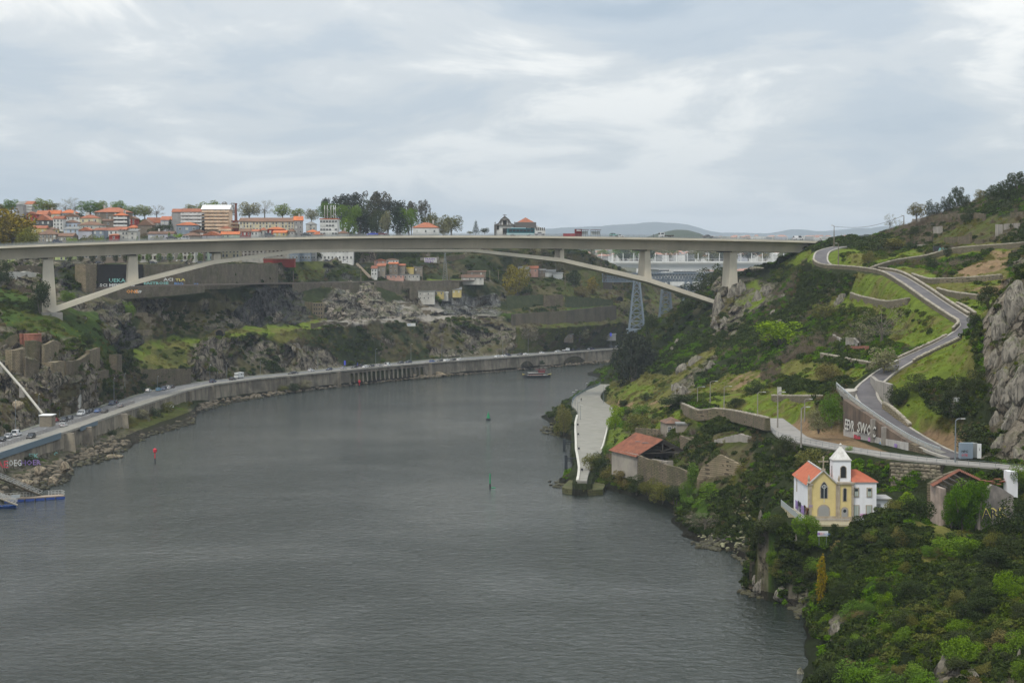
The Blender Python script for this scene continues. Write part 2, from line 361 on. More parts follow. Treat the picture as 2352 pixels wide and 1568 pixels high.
zonesL=[(('brown','moss',.05),[(1176,560),(1440,600),(1780,680),(1780,830),(1176,830)]),
(('rock','brown',.1),[(-320,560),(230,600),(240,1010),(-320,1200)]),
(('dim','moss',.1),[(0,690),(130,700),(230,720),(300,800),(250,830),(180,790),(100,760),(0,750)]),
('dim',[(-60,640),(0,651),(30,662),(78,694),(80,706),(30,704),(-60,690)]),
(('dark','scrub',.18),[(120,605),(205,608),(218,668),(200,682),(150,670),(125,640)]),
(('dark','rock',.15),[(225,698),(280,700),(300,760),(312,800),(270,800),(238,760)]),
(('grass','olive',.15),[(300,800),(330,785),(400,775),(470,778),(560,752),(650,745),(800,722),(800,738),(640,768),(520,775),(460,800),(440,845),(330,846)]),
(('olive','moss',.1),[(330,815),(400,800),(440,815),(445,846),(332,848)]),
(('brown','rock',.1),[(300,690),(620,690),(600,745),(470,765),(330,770)]),
(('dark','rock',.2),[(566,700),(600,655),(640,648),(690,655),(715,735),(650,752),(575,745),(500,740)]),
(('rock','brown',.12),[(430,800),(500,775),(588,775),(680,785),(740,800),(800,845),(700,850),(588,860),(440,878)]),
(('moss','olive',.1),[(600,772),(712,760),(720,778),(640,790)]),
(('scrub','brown',.12),[(720,760),(800,745),(900,745),(1000,750),(985,830),(860,835),(800,830)]),
(('rock','brown',.1),[(875,775),(910,770),(925,800),(900,825),(870,810)]),
(('rock','brown',.16),[(970,740),(1050,742),(1160,735),(1225,750),(1240,790),(1120,812),(985,822)]),
(('pale','grey',.12),[(733,705),(760,668),(795,652),(850,652),(880,690),(925,700),(950,742),(860,738),(760,738),(745,725)]),
(('gravel','pale',.1),[(730,735),(860,730),(1150,712),(1150,722),(980,738),(850,746),(735,752)]),
(('gravel','pale',.1),[(905,695),(1010,690),(1010,728),(930,735)]),
(('grey','rock',.22),[(1005,724),(1020,694),(1050,678),(1100,675),(1140,684),(1152,722)]),
(('dark','scrub',.05),[(736,615),(840,606),(852,648),(740,648)]),
(('moss','scrub',.1),[(660,600),(745,598),(750,640),(675,648)]),
(('scrub','brown',.15),[(835,600),(1050,600),(1150,575),(1176,640),(1000,640),(850,645)]),
(('grass','moss',.1),[(975,642),(1056,640),(1060,648),(975,649)]),
(('dim','grass',.2),[(1300,708),(1410,690),(1430,694),(1420,700),(1300,716)]),
(('moss','brown',.1),[(1176,735),(1300,730),(1423,700),(1430,790),(1176,810)]),
(('shore','rock',.3),[(440,1000),(460,940),(600,900),(800,875),(1423,815),(1423,840),(1000,872),(640,912),(450,985)]),
(('rock','shore',.28),[(-320,1300),(-320,1090),(0,1082),(140,1065),(201,1047),(229,1030),(287,993),(330,970),(440,940),(460,950),(440,990),(280,1060),(150,1130)]),
(('moss','brown',.1),[(287,990),(300,955),(350,925),(430,912),(440,950),(420,968),(350,985)])]
GX,GY,GZ=pix2w(gx,gy,gd)
idxL,colL,rkL=zone_map(gx,gy,zonesL,[('scrub',-9),('brown',.06),('rock',.2)],GX,GY,GZ,7)
def ridged(x,y,z,o=4,s=0):return 1-2*np.abs(fbm(x,y,z,o,s))*1.6
def blur(a,n=1):
 for _ in range(n):
  b=np.pad(a,1,mode='edge');a=(b[:-2,1:-1]+b[2:,1:-1]+b[1:-1,:-2]+b[1:-1,2:]+2*b[1:-1,1:-1])/6
 return a
def displace(GX,GY,GZ,rk,amp,calm):
 r=blur(rk,2);a=amp*(.25+.75*r)*calm
 dx=fbm(GX*.07,GY*.07,GZ*.035,5,3);dy=fbm(GX*.06+9,GY*.06,GZ*.03,5,5);dz=fbm(GX*.08,GY*.08+5,GZ*.08,4,8)
 cr=ridged(GX*.16,GY*.16,GZ*.06,4,41)
 fa=fbm(GX*.33,GY*.33,GZ*.2,3,61)
 return GX+a*(dx*1.2+fa*.5*r),GY+a*(dy*2.2+cr*.55*r+fa*.6*r),GZ+a*(dz*.9+fa*.35*r)
rowi=np.cumsum([0]+nsub)
calm=np.ones(gy.shape)
calm[:rowi[1]+1]=.2;calm[rowi[1]+1:rowi[2]]=.14;calm[rowi[2]-1:rowi[4]+3]=.03
calm[rowi[4]+3:rowi[4]+7]=.4
calm[rowi[11]:]=.25;calm[rowi[8]-1:rowi[9]+2]*=.25;calm[rowi[6]-1:rowi[6]+2]*=.5
calm=blur(calm,1)
DX,DY,DZ=displace(GX,GY,GZ,rkL,7.,calm)
DZ=np.where(np.arange(len(gy))[:,None]<rowi[1],np.minimum(DZ,-.5),DZ)
def terrain_mat():
 m=bpy.data.materials.new('terrain');m.use_nodes=True;t=m.node_tree;b=t.nodes['Principled BSDF']
 col=nd(t,'ShaderNodeVertexColor',layer_name='albedo');rk=nd(t,'ShaderNodeAttribute',attribute_name='rocky')
 g=nd(t,'ShaderNodeNewGeometry');pos=g.outputs['Position']
 mp=nd(t,'ShaderNodeMapping');t.links.new(pos,mp.inputs[0]);mp.inputs['Scale'].default_value=(1,1,.35)
 n1=noise(t,pos,.22,9,.72);n2=noise(t,mp.outputs[0],.5,8,.75,.8)
 v=nd(t,'ShaderNodeTexVoronoi',feature='DISTANCE_TO_EDGE',i_Scale=.28);mv=nd(t,'ShaderNodeVectorMath',operation='ADD')
 t.links.new(mp.outputs[0],mv.inputs[0]);sv=nd(t,'ShaderNodeVectorMath',operation='SCALE',i_Scale=5.);t.links.new(noise(t,pos,.25,4,.6,0,1),sv.inputs[0]);t.links.new(sv.outputs[0],mv.inputs[1]);t.links.new(mv.outputs[0],v.inputs['Vector'])
 crack=ramp(t,v.outputs['Distance'],[(0.,.12),(.09,1.)])
 soft=ramp(t,n1,[(.3,.55),(.7,1.5)]);hard=mth(t,'MULTIPLY',ramp(t,n2,[(.32,.3),(.5,.95),(.7,1.9)]),crack)
 f=nd(t,'ShaderNodeMix',data_type='FLOAT');t.links.new(rk.outputs['Fac'],f.inputs[0]);t.links.new(soft,f.inputs[2]);t.links.new(hard,f.inputs[3])
 sc_=nd(t,'ShaderNodeVectorMath',operation='SCALE');t.links.new(col.outputs[0],sc_.inputs[0]);t.links.new(f.outputs[0],sc_.inputs['Scale'])
 nz=nd(t,'ShaderNodeSeparateXYZ');t.links.new(g.outputs['Normal'],nz.inputs[0])
 mossf=mth(t,'MULTIPLY',mth(t,'MULTIPLY',ramp(t,nz.outputs[2],[(.45,0.),(.75,1.)]),ramp(t,n1,[(.42,0.),(.6,1.)])),rk.outputs['Fac'])
 c=mixc(t,mth(t,'MULTIPLY',mossf,.75),sc_.outputs[0],(.07,.085,.025))
 fl=ramp(t,noise(t,pos,1.3,5,.8),[(.6,0.),(.72,1.)]);inv=mth(t,'SUBTRACT',1.,rk.outputs['Fac'])
 c=mixc(t,mth(t,'MULTIPLY',mth(t,'MULTIPLY',fl,inv),.5),c,(.21,.2,.085))
 sz=nd(t,'ShaderNodeSeparateXYZ');t.links.new(pos,sz.inputs[0])
 wet=ramp(t,mth(t,'ADD',sz.outputs[2],mth(t,'MULTIPLY',n1,1.6)),[(.0,1.),(1.,0.)]);wet.node.color_ramp.elements[0].position=.62
 wet.node.color_ramp.elements[1].position=1.
 wz=mth(t,'LESS_THAN',sz.outputs[2],1.6);c=mixc(t,mth(t,'MULTIPLY',wz,.8),c,(.016,.014,.011))
 t.links.new(c,b.inputs['Base Color']);b.inputs['Roughness'].default_value=.95;b.inputs['Specular IOR Level'].default_value=.04
 hb=mth(t,'ADD',mth(t,'MULTIPLY',n2,1.2),mth(t,'MULTIPLY',crack,mth(t,'MULTIPLY',rk.outputs['Fac'],.5)))
 hb=mth(t,'ADD',hb,mth(t,'MULTIPLY',noise(t,pos,1.6,6,.75),.5))
 bn=nd(t,'ShaderNodeBump',i_Strength=.9,i_Distance=1.3);t.links.new(hb,bn.inputs['Height']);t.links.new(bn.outputs[0],b.inputs['Normal'])
 return m
TM=terrain_mat();MATS['terrain']=TM
def terrain_obj(name,X,Y,Z,col,rk,kind='structure'):
 nr,nc=X.shape
 me=fast_mesh(name,np.stack([X,Y,Z],-1).reshape(-1,3),grid_faces(nr,nc),TM,smooth=True)
 a=me.color_attributes.new('albedo','FLOAT_COLOR','POINT')
 cc=blur3(col);a.data.foreach_set('color',np.concatenate([cc.reshape(-1,3),np.ones((nr*nc,1))],1).astype(np.float32).ravel())
 r=me.attributes.new('rocky','FLOAT','POINT');r.data.foreach_set('value',blur(rk,1).astype(np.float32).ravel())
 return link(name,me,kind=kind)
def blur3(c):return np.stack([blur(c[...,i],1) for i in range(3)],-1)
terrain_obj('hillside',DX,DY,DZ,colL,rkL)
# right bank: control points (px, py, D) through the visible ground, then a height field
ctrl=[*[(x,y,0) for x,y in[(1397,844),(1395,877),(1360,887),(1314,918),(1285,935),(1262,975),(1262,990),(1299,1004),(1319,1010),(1326,1088),(1290,1108),(1300,1119),(1391,1121),(1463,1145),(1534,1165),(1569,1181),(1563,1215),(1570,1232),(1621,1256),(1690,1272),(1730,1290),(1712,1325),(1733,1350),(1737,1368),(1790,1378),(1836,1388),(1859,1414),(1858,1454),(1838,1517),(1803,1568),(1770,1640)]]]
CP=[tuple(PZ(x,y,.1)) for x,y,_ in ctrl]
CP+=[(x-9,y,-4.) for x,y,_ in CP[:]]+[(x-26,y,-6.) for x,y,_ in CP[::2]]
CP+=[(42,1010,0.),(34,1010,-4.),(60,1060,0.),(110,1090,2.),(200,1110,4.),(30,200,0.),(23,200,-4.),(26,160,0.),(19,160,-4.),(50,170,16),(80,170,30)]
CP+=[tuple(P(*c)) for c in[(1403,880,870),(1410,840,905),(1425,860,850),(1440,800,880),(1470,760,870),(1520,735,850),(1560,715,835),(1590,692,830),(1620,668,830),(1660,658,825),(1700,632,815),(1735,614,812),(1785,612,812),(1800,598,815),(1834,577,810),(1864,570,800),
(1685,653,797),(1672,655,800),(1640,702,795),(1660,740,755),(1700,690,775),(1760,650,790),(1640,780,725),(1580,760,775),(1520,800,800),(1700,740,720),(1760,700,740),(1800,660,760),(1820,620,780),
(1450,900,735),(1400,912,765),(1480,870,740),(1540,850,720),(1540,880,680),(1500,915,680),(1580,890,640),(1600,830,700),(1640,860,650),(1700,800,665),(1700,850,620),(1760,780,640),(1750,850,580),(1720,890,570),(1790,880,545),(1830,820,560),(1800,740,665),(1850,690,690),(1860,640,700),(1920,660,650),(1900,720,620),(1960,700,600),(1950,760,565),(2030,720,560),(2030,770,520),(2100,740,520),(1900,790,560),(1900,840,510),(1960,820,495),(2000,845,465),(1850,880,500),(1860,930,460),(1920,905,440),
(1640,905,560),(1560,935,560),(1500,950,590),(1470,985,560),(1445,960,640),(1420,940,690),(1700,930,510),(1760,955,462),(1800,990,415),(1840,965,435),(1900,960,425),(1905,1005,404),(1660,946,480),(1606,940,512),(1560,925,545),
(1885,577,720),(1915,575,730),(1875,603,690),(1880,613,678),(1940,617,648),(1996,622,620),(2046,631,592),(2096,659,552),(2154,699,512),(2214,741,477),(2222,758,466),(2150,793,460),(2079,829,455),(2016,860,445),(1962,884,435),(1965,909,425),(1999,935,415),(2051,978,402),(2108,1015,390),(2194,1049,370),
(1920,555,780),(1960,548,800),(1990,547,800),(1990,590,700),(2060,580,690),(2060,555,740),(2100,535,740),(2060,605,640),(2110,620,620),(2160,600,640),(2160,560,690),(2160,525,730),(2240,520,680),(2352,500,640),(2500,480,600),(2264,460,740),(2352,430,700),(2500,380,680),(2130,505,780),(2300,590,600),(2200,640,560),(2300,640,530),(2200,680,520),(2270,690,500),(2352,580,580),(2240,600,610),(2500,560,560),(2010,555,780),
(2100,860,425),(2150,830,430),(2200,800,440),(2220,860,410),(2150,930,395),(2100,920,405),(2050,930,412),(2230,950,385),(2250,1000,375),(2180,1000,382),(2240,780,445),(2050,860,440),
(1818,1013,408),(1801,993,412),(1936,1027,391),(2051,1043,377),(2194,1055,367),(2352,1068,358),(2500,1090,345),(1936,1038,386),(2051,1057,372),(2194,1070,361),(2352,1084,351),
(2045,1115,369),(2165,1122,360),(2090,1140,352),(1930,1075,380),(1860,1060,392),(2260,1130,352),(2352,1140,345),(2500,1160,330),
(1820,1150,352),(1790,1160,352),(1850,1200,331),(2010,1195,332),(2050,1180,335),(1940,1205,328),(2130,1200,335),(2200,1215,330),(2300,1210,330),(2050,1150,350),(1960,1120,362),(1850,1100,375),
(1790,1110,378),(1770,1180,355),(1800,1230,335),(1830,1260,330),(1750,1060,400),(1760,1120,378),(1730,1030,415),(1700,1090,408),(1690,1180,393),(1730,1220,378),(1750,1290,358),(1770,1330,345),(1800,1340,337),(1860,1300,327),(1840,1360,322),(1880,1390,312),(1880,1240,327),(1920,1230,325),
(1640,1170,412),(1600,1190,415),(1600,1230,402),(1650,1235,396),(1700,1262,384),
(1405,1068,502),(1420,1095,495),(1480,1110,476),(1540,1130,462),(1574,1120,448),(1480,1030,530),(1531,1006,520),(1610,1010,505),(1700,1020,480),(1730,1000,450),(1603,1108,434),(1716,1088,428),(1640,1060,450),(1560,1060,480),(1660,1010,470),(1500,1080,490),(1420,1010,565),(1400,960,655),(1420,970,620),(1440,995,580),(1384,1040,560),(1360,1080,512),(1345,1100,506),
(1320,975,655),(1326,1082,512),(1318,935,740),(1345,900,830),(1378,890,860),(1392,925,745),(1300,935,715),
(2240,720,440),(2240,800,405),(2255,900,385),(2280,1000,370),(2300,1062,363),(2330,1064,362),(2270,860,380),(2262,790,390),(2300,690,395),(2330,645,398),(2380,600,395),(2500,520,390),(2320,900,372),(2330,800,380),(2352,1000,364),(2400,900,362),(2400,760,380),(2500,700,370),(2500,900,352),(2600,1000,335),
(1950,1280,313),(2000,1250,316),(2100,1250,315),(2200,1270,308),(2352,1270,300),(2500,1270,290),(1920,1350,300),(1890,1430,293),(1870,1500,280),(1860,1568,262),(1960,1400,288),(2050,1340,295),(2150,1360,283),(2250,1380,272),(2352,1380,262),(2500,1400,245),(1950,1500,262),(2050,1470,262),(2150,1480,252),(2250,1500,240),(2352,1500,228),(2000,1568,240),(2150,1568,228),(2352,1568,208),(2500,1568,196),(2100,1640,215),(2352,1640,195)]]
CP+=[(150,850,70),(200,900,70),(300,900,90),(120,920,45),(90,960,22),(150,1000,30),(250,1000,60),(350,700,120),(350,500,115),(200,350,90),(140,250,50),(120,180,45),(250,200,80),(70,900,22),(60,870,24)]
CPa=np.array(CP,float)
_,ui=np.unique(np.round(CPa[:,:2]/1.5),axis=0,return_index=True);CPa=CPa[ui]
SC2=np.array([1.,.6])
Q=CPa[:,:2]*SC2
def phi(r):return np.sqrt(r*r+4.)
A_=phi(np.linalg.norm(Q[:,None]-Q[None],axis=2));n_=len(Q)
Pm=np.concatenate([np.ones((n_,1)),Q/100],1)
Mx=np.block([[A_-np.eye(n_)*1.2,Pm],[Pm.T,np.zeros((3,3))]])
W_=np.linalg.solve(Mx,np.concatenate([CPa[:,2],np.zeros(3)]))
def hR0(X,Y):
 sh=np.shape(X);q=np.stack([np.ravel(X)*SC2[0],np.ravel(Y)*SC2[1]],-1).astype(float);out=np.zeros(len(q))
 for i in range(0,len(q),8000):
  b=q[i:i+8000];r=np.sqrt(((b[:,None,0]-Q[None,:,0])**2+(b[:,None,1]-Q[None,:,1])**2));out[i:i+8000]=phi(r)@W_[:-3]+W_[-3]+(b/100)@W_[-2:]
 return out.reshape(sh)
def groundR(x,y):return float(hR0(np.array([x]),np.array([y]))[0])
# ---------- roads of the right bank, in plan ----------
def densify(pts,step=6.):
 out=[]
 pts=[Vector(p) for p in pts];n=len(pts)
 for i in range(n-1):
  p0,p1,p2,p3=pts[max(i-1,0)],pts[i],pts[i+1],pts[min(i+2,n-1)]
  k=max(1,int((p2-p1).length/step))
  for j in range(k):
   t=j/k
   out.append(.5*((2*p1)+(p2-p0)*t+(2*p0-5*p1+4*p2-p3)*t*t+(3*p1-p0-3*p2+p3)*t**3))
 return out+[pts[-1]]
def offset(pts,d):
 out=[]
 for i,p in enumerate(pts):
  q=(pts[min(i+1,len(pts)-1)]-pts[max(i-1,0)]);q.z=0;q.normalize()
  out.append(p+Vector((-q.y,q.x,0))*(d if not hasattr(d,'__len__') else d[i]))
 return out
PP=lambda l:[P(*c) for c in l]
hill_road=densify(PP([(1930,566,750),(1903,573,728),(1888,581,705),(1886,600,684),(1905,612,668),(1950,616,645),(1996,620,620),(2046,629,592),(2096,657,552),(2154,697,512),(2205,730,484),(2228,748,470),(2190,775,462),(2120,808,458),(2079,828,455),(2040,850,450),(2012,872,443),(1990,893,434),(1994,917,425),(2018,943,414),(2056,976,402),(2113,1012,388),(2160,1036,376),(2205,1050,368)]),4)
lower_road=densify([PZ(x,y,22.) for x,y in[(1768,960),(1800,985),(1822,1003),(1860,1013),(1936,1028),(2051,1046),(2130,1055),(2194,1061),(2270,1067),(2352,1075),(2450,1086),(2560,1100)]],4)
quay_c=densify([PZ(x,y,3.6) for x,y in[(1337,1104),(1341,1085),(1353,1033),(1360,975),(1368,945),(1352,925),(1350,912),(1366,897),(1384,888),(1392,882)]],5)
quay_w=[np.interp(p.y,[495,512,564,655,740,800,860],[1.3,1.7,4.2,6.2,8.,5.,3.2]) for p in quay_c]
def flatten(X,Y,Z,pts,hw,fall,dz=-.15):
 A=np.array([tuple(p) for p in pts]);hw=np.broadcast_to(np.asarray(hw,float),(len(A),))
 x0,y0=A[:,:2].min(0)-30;x1,y1=A[:,:2].max(0)+30
 m=(X>x0)&(X<x1)&(Y>y0)&(Y<y1);xs,ys=X[m],Y[m]
 best=np.full(xs.shape,1e9);zz_=np.zeros(xs.shape);hh=np.zeros(xs.shape)
 for i in range(len(A)-1):
  a,b=A[i],A[i+1];d=b[:2]-a[:2];l2=(d*d).sum() or 1
  t=np.clip(((xs-a[0])*d[0]+(ys-a[1])*d[1])/l2,0,1)
  r=np.hypot(xs-a[0]-t*d[0],ys-a[1]-t*d[1]);k=r-hw[i]<best
  best[k]=(r-hw[i])[k];zz_[k]=(a[2]+t*(b[2]-a[2]))[k]
 wgt=np.clip(1-best/fall,0,1);wgt=wgt*wgt*(3-2*wgt)
 zo=Z[m];Z[m]=zo*(1-wgt)+(zz_+dz)*wgt
 W=np.zeros(X.shape);W[m]=wgt;return W
CH0=P(1856,1195.5,331.5)
CHZ=CH0.z
colsR=np.arange(1180,2720,3.6)
Yr=[150.]
while Yr[-1]<1150:Yr.append(Yr[-1]+(.75 if Yr[-1]<420 else.0019*Yr[-1]))
Yr=np.array(Yr)
FX=np.broadcast_to(((colsR-HW)/F)[None],(len(Yr),len(colsR)))*Yr[:,None];FY=np.broadcast_to(Yr[:,None],FX.shape).copy()
FX=FX.copy();FZ=hR0(FX,FY)
m_off=(FX<8);FZ[m_off]=np.minimum(FZ[m_off],-4)
base0=FZ.copy()
calmR=np.ones(FX.shape)
terrace=[Vector((CH0.x-1.5,CH0.y+1,CHZ)),Vector((CH0.x+10,CH0.y+1,CHZ)),Vector((CH0.x+10,CH0.y+18,CHZ)),Vector((CH0.x+4,CH0.y+20,CHZ))]
for pts,hw,fall,dz in((hill_road,3.2,7,-.35),(lower_road,4.2,3.5,-.35),(quay_c,[w_+1 for w_ in quay_w],4,-.6),(terrace,6,6,-.3)):
 calmR*=1-flatten(FX,FY,FZ,pts,hw,fall,dz)
pad=PP([(1900,1003,412),(1925,1004,412),(1948,1010,407),(1975,1022,396),(2005,1030,390),(2035,1037,385),(2060,1043,381)])
for v in pad:v.z=22.
calmR*=1-flatten(FX,FY,FZ,pad,8.5,2.5,-.1)
PXR,PYR=proj(FX,FY,FZ)
zonesR=[('darkbush',[(1900,1235),(2000,1180),(2352,1190),(2600,1200),(2600,1650),(1840,1650),(1870,1420),(1880,1330)]),
(('bright','darkbush',.2),[(1950,1345),(2010,1290),(2085,1310),(2105,1380),(2060,1440),(2062,1500),(2010,1550),(1975,1500),(1985,1440)]),
(('bright','ivy',.15),[(2060,1190),(2180,1200),(2245,1210),(2235,1245),(2120,1262),(2110,1290),(2030,1325),(2005,1280)]),
(('olive','bright',.1),[(2120,1240),(2235,1240),(2210,1320),(2120,1350),(2070,1315)]),
(('bright','ivy',.05),[(1872,1340),(1912,1350),(1925,1450),(1885,1520),(1840,1560)]),
(('bright','ivy',.1),[(1580,1120),(1680,1110),(1720,1180),(1600,1190)]),(('bright','ivy',.05),[(1765,1180),(1850,1215),(1830,1300),(1740,1330)]),
(('olive','moss',.1),[(1400,880),(1500,855),(1560,870),(1640,900),(1540,935),(1480,950),(1390,930)]),
(('grass','olive',.12),[(1395,900),(1450,880),(1500,890),(1490,920),(1420,915)]),
(('earth','olive',.05),[(1370,925),(1440,920),(1500,925),(1560,935),(1500,945),(1400,938)]),
(('olive','grass',.05),[(1600,905),(1680,860),(1740,865),(1790,895),(1880,905),(1870,950),(1810,985),(1720,960),(1640,930)]),
(('grass','olive',.12),[(1700,905),(1790,895),(1870,915),(1850,960),(1800,985),(1730,950)]),
(('olive','earth',.1),[(1660,880),(1720,850),(1760,850),(1720,880),(1680,905)]),
(('olive','grass',0.),[(1780,845),(1830,825),(1900,840),(2000,850),(1960,875),(1870,880),(1800,870)]),
('earth',[(1800,985),(1850,960),(1930,990),(2050,1045),(1936,1030),(1850,1015)]),
(('grass','olive',.16),[(1880,605),(1905,575),(1960,570),(1992,590),(1985,600),(2090,575),(2140,575),(2150,590),(2040,600),(1990,612),(1930,615)]),
(('grass','olive',.16),[(1830,585),(1870,573),(1872,610),(1780,612)]),
(('grass','olive',.12),[(1965,625),(2040,632),(2090,660),(2150,700),(2215,742),(2205,757),(2120,795),(2080,800),(2040,780),(2050,730),(1960,700),(1935,690),(1960,650)]),
(('grass','olive',.12),[(1920,680),(1950,690),(2060,705),(2100,740),(2060,760),(2000,720),(1930,710),(1880,730)]),
(('grass','olive',.1),[(2000,615),(2080,610),(2130,620),(2160,640),(2310,640),(2330,690),(2240,700),(2280,720),(2230,735),(2160,690),(2060,628)]),
(('olive','grass',.05),[(2130,600),(2352,575),(2352,560),(2240,560),(2140,585)]),
(('earth','olive',.12),[(2180,640),(2230,610),(2290,580),(2330,575),(2310,640),(2240,645)]),
(('earth','olive',.1),[(2230,660),(2310,645),(2300,672),(2240,680)]),
(('grass','olive',.1),[(2010,880),(2020,855),(2080,835),(2222,768),(2235,800),(2245,860),(2262,880),(2200,890),(2180,920),(2160,960),(2200,1000),(2195,1046),(2110,1002),(2030,930),(2005,905)]),
(('olive','earth',.06),[(2110,960),(2200,960),(2240,1000),(2230,1040),(2190,1045),(2110,1000)]),
(('scrub','brown',.15),[(2110,880),(2200,880),(2260,900),(2270,1000),(2240,1010),(2180,950),(2130,930)]),
(('rock','brown',.12),[(1655,640),(1720,640),(1790,650),(1770,700),(1720,720),(1690,780),(1640,780),(1628,720),(1635,680)]),
(('grass','rock',.1),[(1690,655),(1740,640),(1760,690),(1720,720),(1700,690)]),
(('rock','olive',.1),[(1535,850),(1580,830),(1640,800),(1650,830),(1620,850),(1580,880),(1540,890)]),
(('rock','moss',.1),[(1550,890),(1590,870),(1600,900),(1570,930),(1545,925)]),
(('rock','brown',.1),[(2268,700),(2310,650),(2420,560),(2620,520),(2620,1040),(2345,1068),(2300,1062),(2262,1040),(2280,960),(2250,850),(2260,780)]),
(('brown','moss',.1),[(2075,520),(2160,505),(2352,495),(2352,560),(2240,560),(2130,590),(2060,560)]),
(('brown','moss',.1),[(1390,990),(1560,1000),(1720,990),(1740,1060),(1700,1120),(1560,1130),(1390,1080)]),
(('moss','grass',.1),[(1440,950),(1560,940),(1640,960),(1560,1000),(1450,1000)]),
(('grass','moss',.1),[(1386,975),(1430,980),(1450,1020),(1410,1060),(1385,1040)]),
(('shore','rock',.25),[(1560,1215),(1740,1270),(1740,1300),(1640,1275),(1560,1250)]),
(('rock','shore',.05),[(1725,1330),(1860,1355),(1860,1400),(1730,1385)]),
(('rock','moss',.1),[(1730,1190),(1760,1190),(1765,1280),(1735,1280)]),
(('rock','scrub',.1),[(1910,1420),(1960,1400),(1950,1440),(1900,1480)]),
(('rock','scrub',.06),[(2120,1500),(2220,1480),(2230,1600),(2130,1600)])]
idxR,colR,rkR=zone_map(PXR,PYR,zonesR,[('ivy',-9),('brown',.42)],FX,FY,FZ,6)
near=np.clip((FY-380)/100,.45,1)
fz_=(fbm(FX*.045,FY*.045,FZ*.03,3,66)*9+fbm(FX*.12,FY*.12,FZ*.08,3,67)*3.2)*np.clip((345-FY)/30,0,1)*np.clip(FZ/5,0,1)*calmR*(rkR<.5)
FZ=FZ+fz_
EX,EY,EZ=displace(FX,FY,FZ,rkR,6.5*near,calmR)
EZ=np.where(base0<-.2,np.minimum(EZ,-.6),EZ)
q_=calmR<.05;EX[q_]=FX[q_];EY[q_]=FY[q_];EZ[q_]=FZ[q_]
terrain_obj('cliff_bank',EX,EY,EZ,colR,rkR)
from mathutils.bvhtree import BVHTree
BVR=BVHTree.FromPolygons(np.stack([EX,EY,EZ],-1).reshape(-1,3).tolist(),grid_faces(*EX.shape).tolist())
BVL=BVHTree.FromPolygons(np.stack([DX,DY,DZ],-1).reshape(-1,3).tolist(),grid_faces(*DX.shape).tolist())
O_=Vector((0,0,CAMZ))
def hitR(px,py):
 x,y,z=ray(px,py);h=BVR.ray_cast(O_,Vector((x,y,z)).normalized());return h[0]
def hitL(px,py):
 x,y,z=ray(px,py);h=BVL.ray_cast(O_,Vector((x,y,z)).normalized());return h[0]
def drop(bv,x,y,z0=400):
 h=bv.ray_cast(Vector((x,y,z0)),Vector((0,0,-1)));return h[0].z if h[0] else None
# ---------- water ----------
def water_mat():
 m=bpy.data.materials.new('river_water');m.use_nodes=True;t=m.node_tree;b=t.nodes['Principled BSDF']
 b.inputs['Base Color'].default_value=(.018,.024,.019,1);b.inputs['Roughness'].default_value=.09;b.inputs['IOR'].default_value=1.33
 g=nd(t,'ShaderNodeNewGeometry');pos=g.outputs['Position']
 mp=nd(t,'ShaderNodeMapping');t.links.new(pos,mp.inputs[0]);mp.inputs['Scale'].default_value=(.8,1.,1.);mp.inputs['Rotation'].default_value=(0,0,.25)
 a=noise(t,mp.outputs[0],.5,4,.6,.6);b2=noise(t,mp.outputs[0],1.1,4,.6,.4);c=noise(t,mp.outputs[0],.05,3,.5);gust=noise(t,pos,.012,4,.6,.6)
 calm_=ramp(t,gust,[(.38,.45),(.62,1.)])
 h=mth(t,'ADD',mth(t,'MULTIPLY',a,.9),mth(t,'ADD',mth(t,'MULTIPLY',b2,.34),mth(t,'MULTIPLY',c,.8)))
 bn=nd(t,'ShaderNodeBump',i_Distance=1.5);t.links.new(mth(t,'MULTIPLY',calm_,.8),bn.inputs['Strength']);t.links.new(h,bn.inputs['Height']);t.links.new(bn.outputs[0],b.inputs['Normal'])
 MATS['river_water']=m;return m
wm=MB();wm.add([(-900,60,0),(900,60,0),(900,1900,0),(-900,1900,0)],[(0,1,2,3)])
wm.obj('river_water',water_mat(),kind='structure')
# ---------- concrete arch bridge ----------
M_conc=mat('bridge_concrete',(.5,.44,.34),(.41,.365,.29),.06,.8,streak=.3,dcol=(.22,.19,.15))
M_fasc=mat('bridge_edge',(.62,.56,.45),(.52,.47,.38),.1,.8,streak=.15,dcol=(.3,.26,.2))
M_dark=mat('dark_gap',(.02,.02,.02));M_rail=mat('rail_metal',(.28,.29,.28),rough=.5,metal=.5);M_asph=mat('asphalt',(.055,.054,.058),(.075,.073,.075),.3,.9)
M_white=mat('white_paint',(.72,.72,.7),(.6,.6,.57),.3,.6)
BY=lambda px:757/(1-.3*(px-HW)/F)
BDIR=Vector((1,.3,0)).normalized();BN=Vector((.3,-1,0)).normalized()
def BPt(px,py,off=0.):return P(px,py,BY(px))+BN*off
def BF(px,py,off=0.):return P(px,py,(757-1.0445*off)/(1-.3*(px-HW)/F))
def bpoly(pts,step=None):return pts
deck_px=[-360,-200,0,200,400,588,800,980,1176,1380,1580,1764,1860,1944,2060]
deck_py=[588,578.5,567,559,552.5,548,544.2,542.6,543,545.2,548.5,552,554.7,557.6,562]
deckc=[BPt(x,y,-10) for x,y in zip(deck_px,deck_py)]
deck_s=densify(deckc,10)
def sweep(pts,sec,name,m,parent,smooth=False,**k):
 b=MB();n=len(sec);vs=[]
 for p in pts:vs+=[p+BN*o+Vector((0,0,z)) for o,z in sec]
 fs=[(i*n+j,i*n+(j+1)%n,(i+1)*n+(j+1)%n,(i+1)*n+j) for i in range(len(pts)-1) for j in range(n)]
 fs+=[tuple(range(n)),tuple((len(pts)-1)*n+j for j in range(n-1,-1,-1))]
 b.add(vs,fs);return b.obj(name,m,parent,smooth,**k)
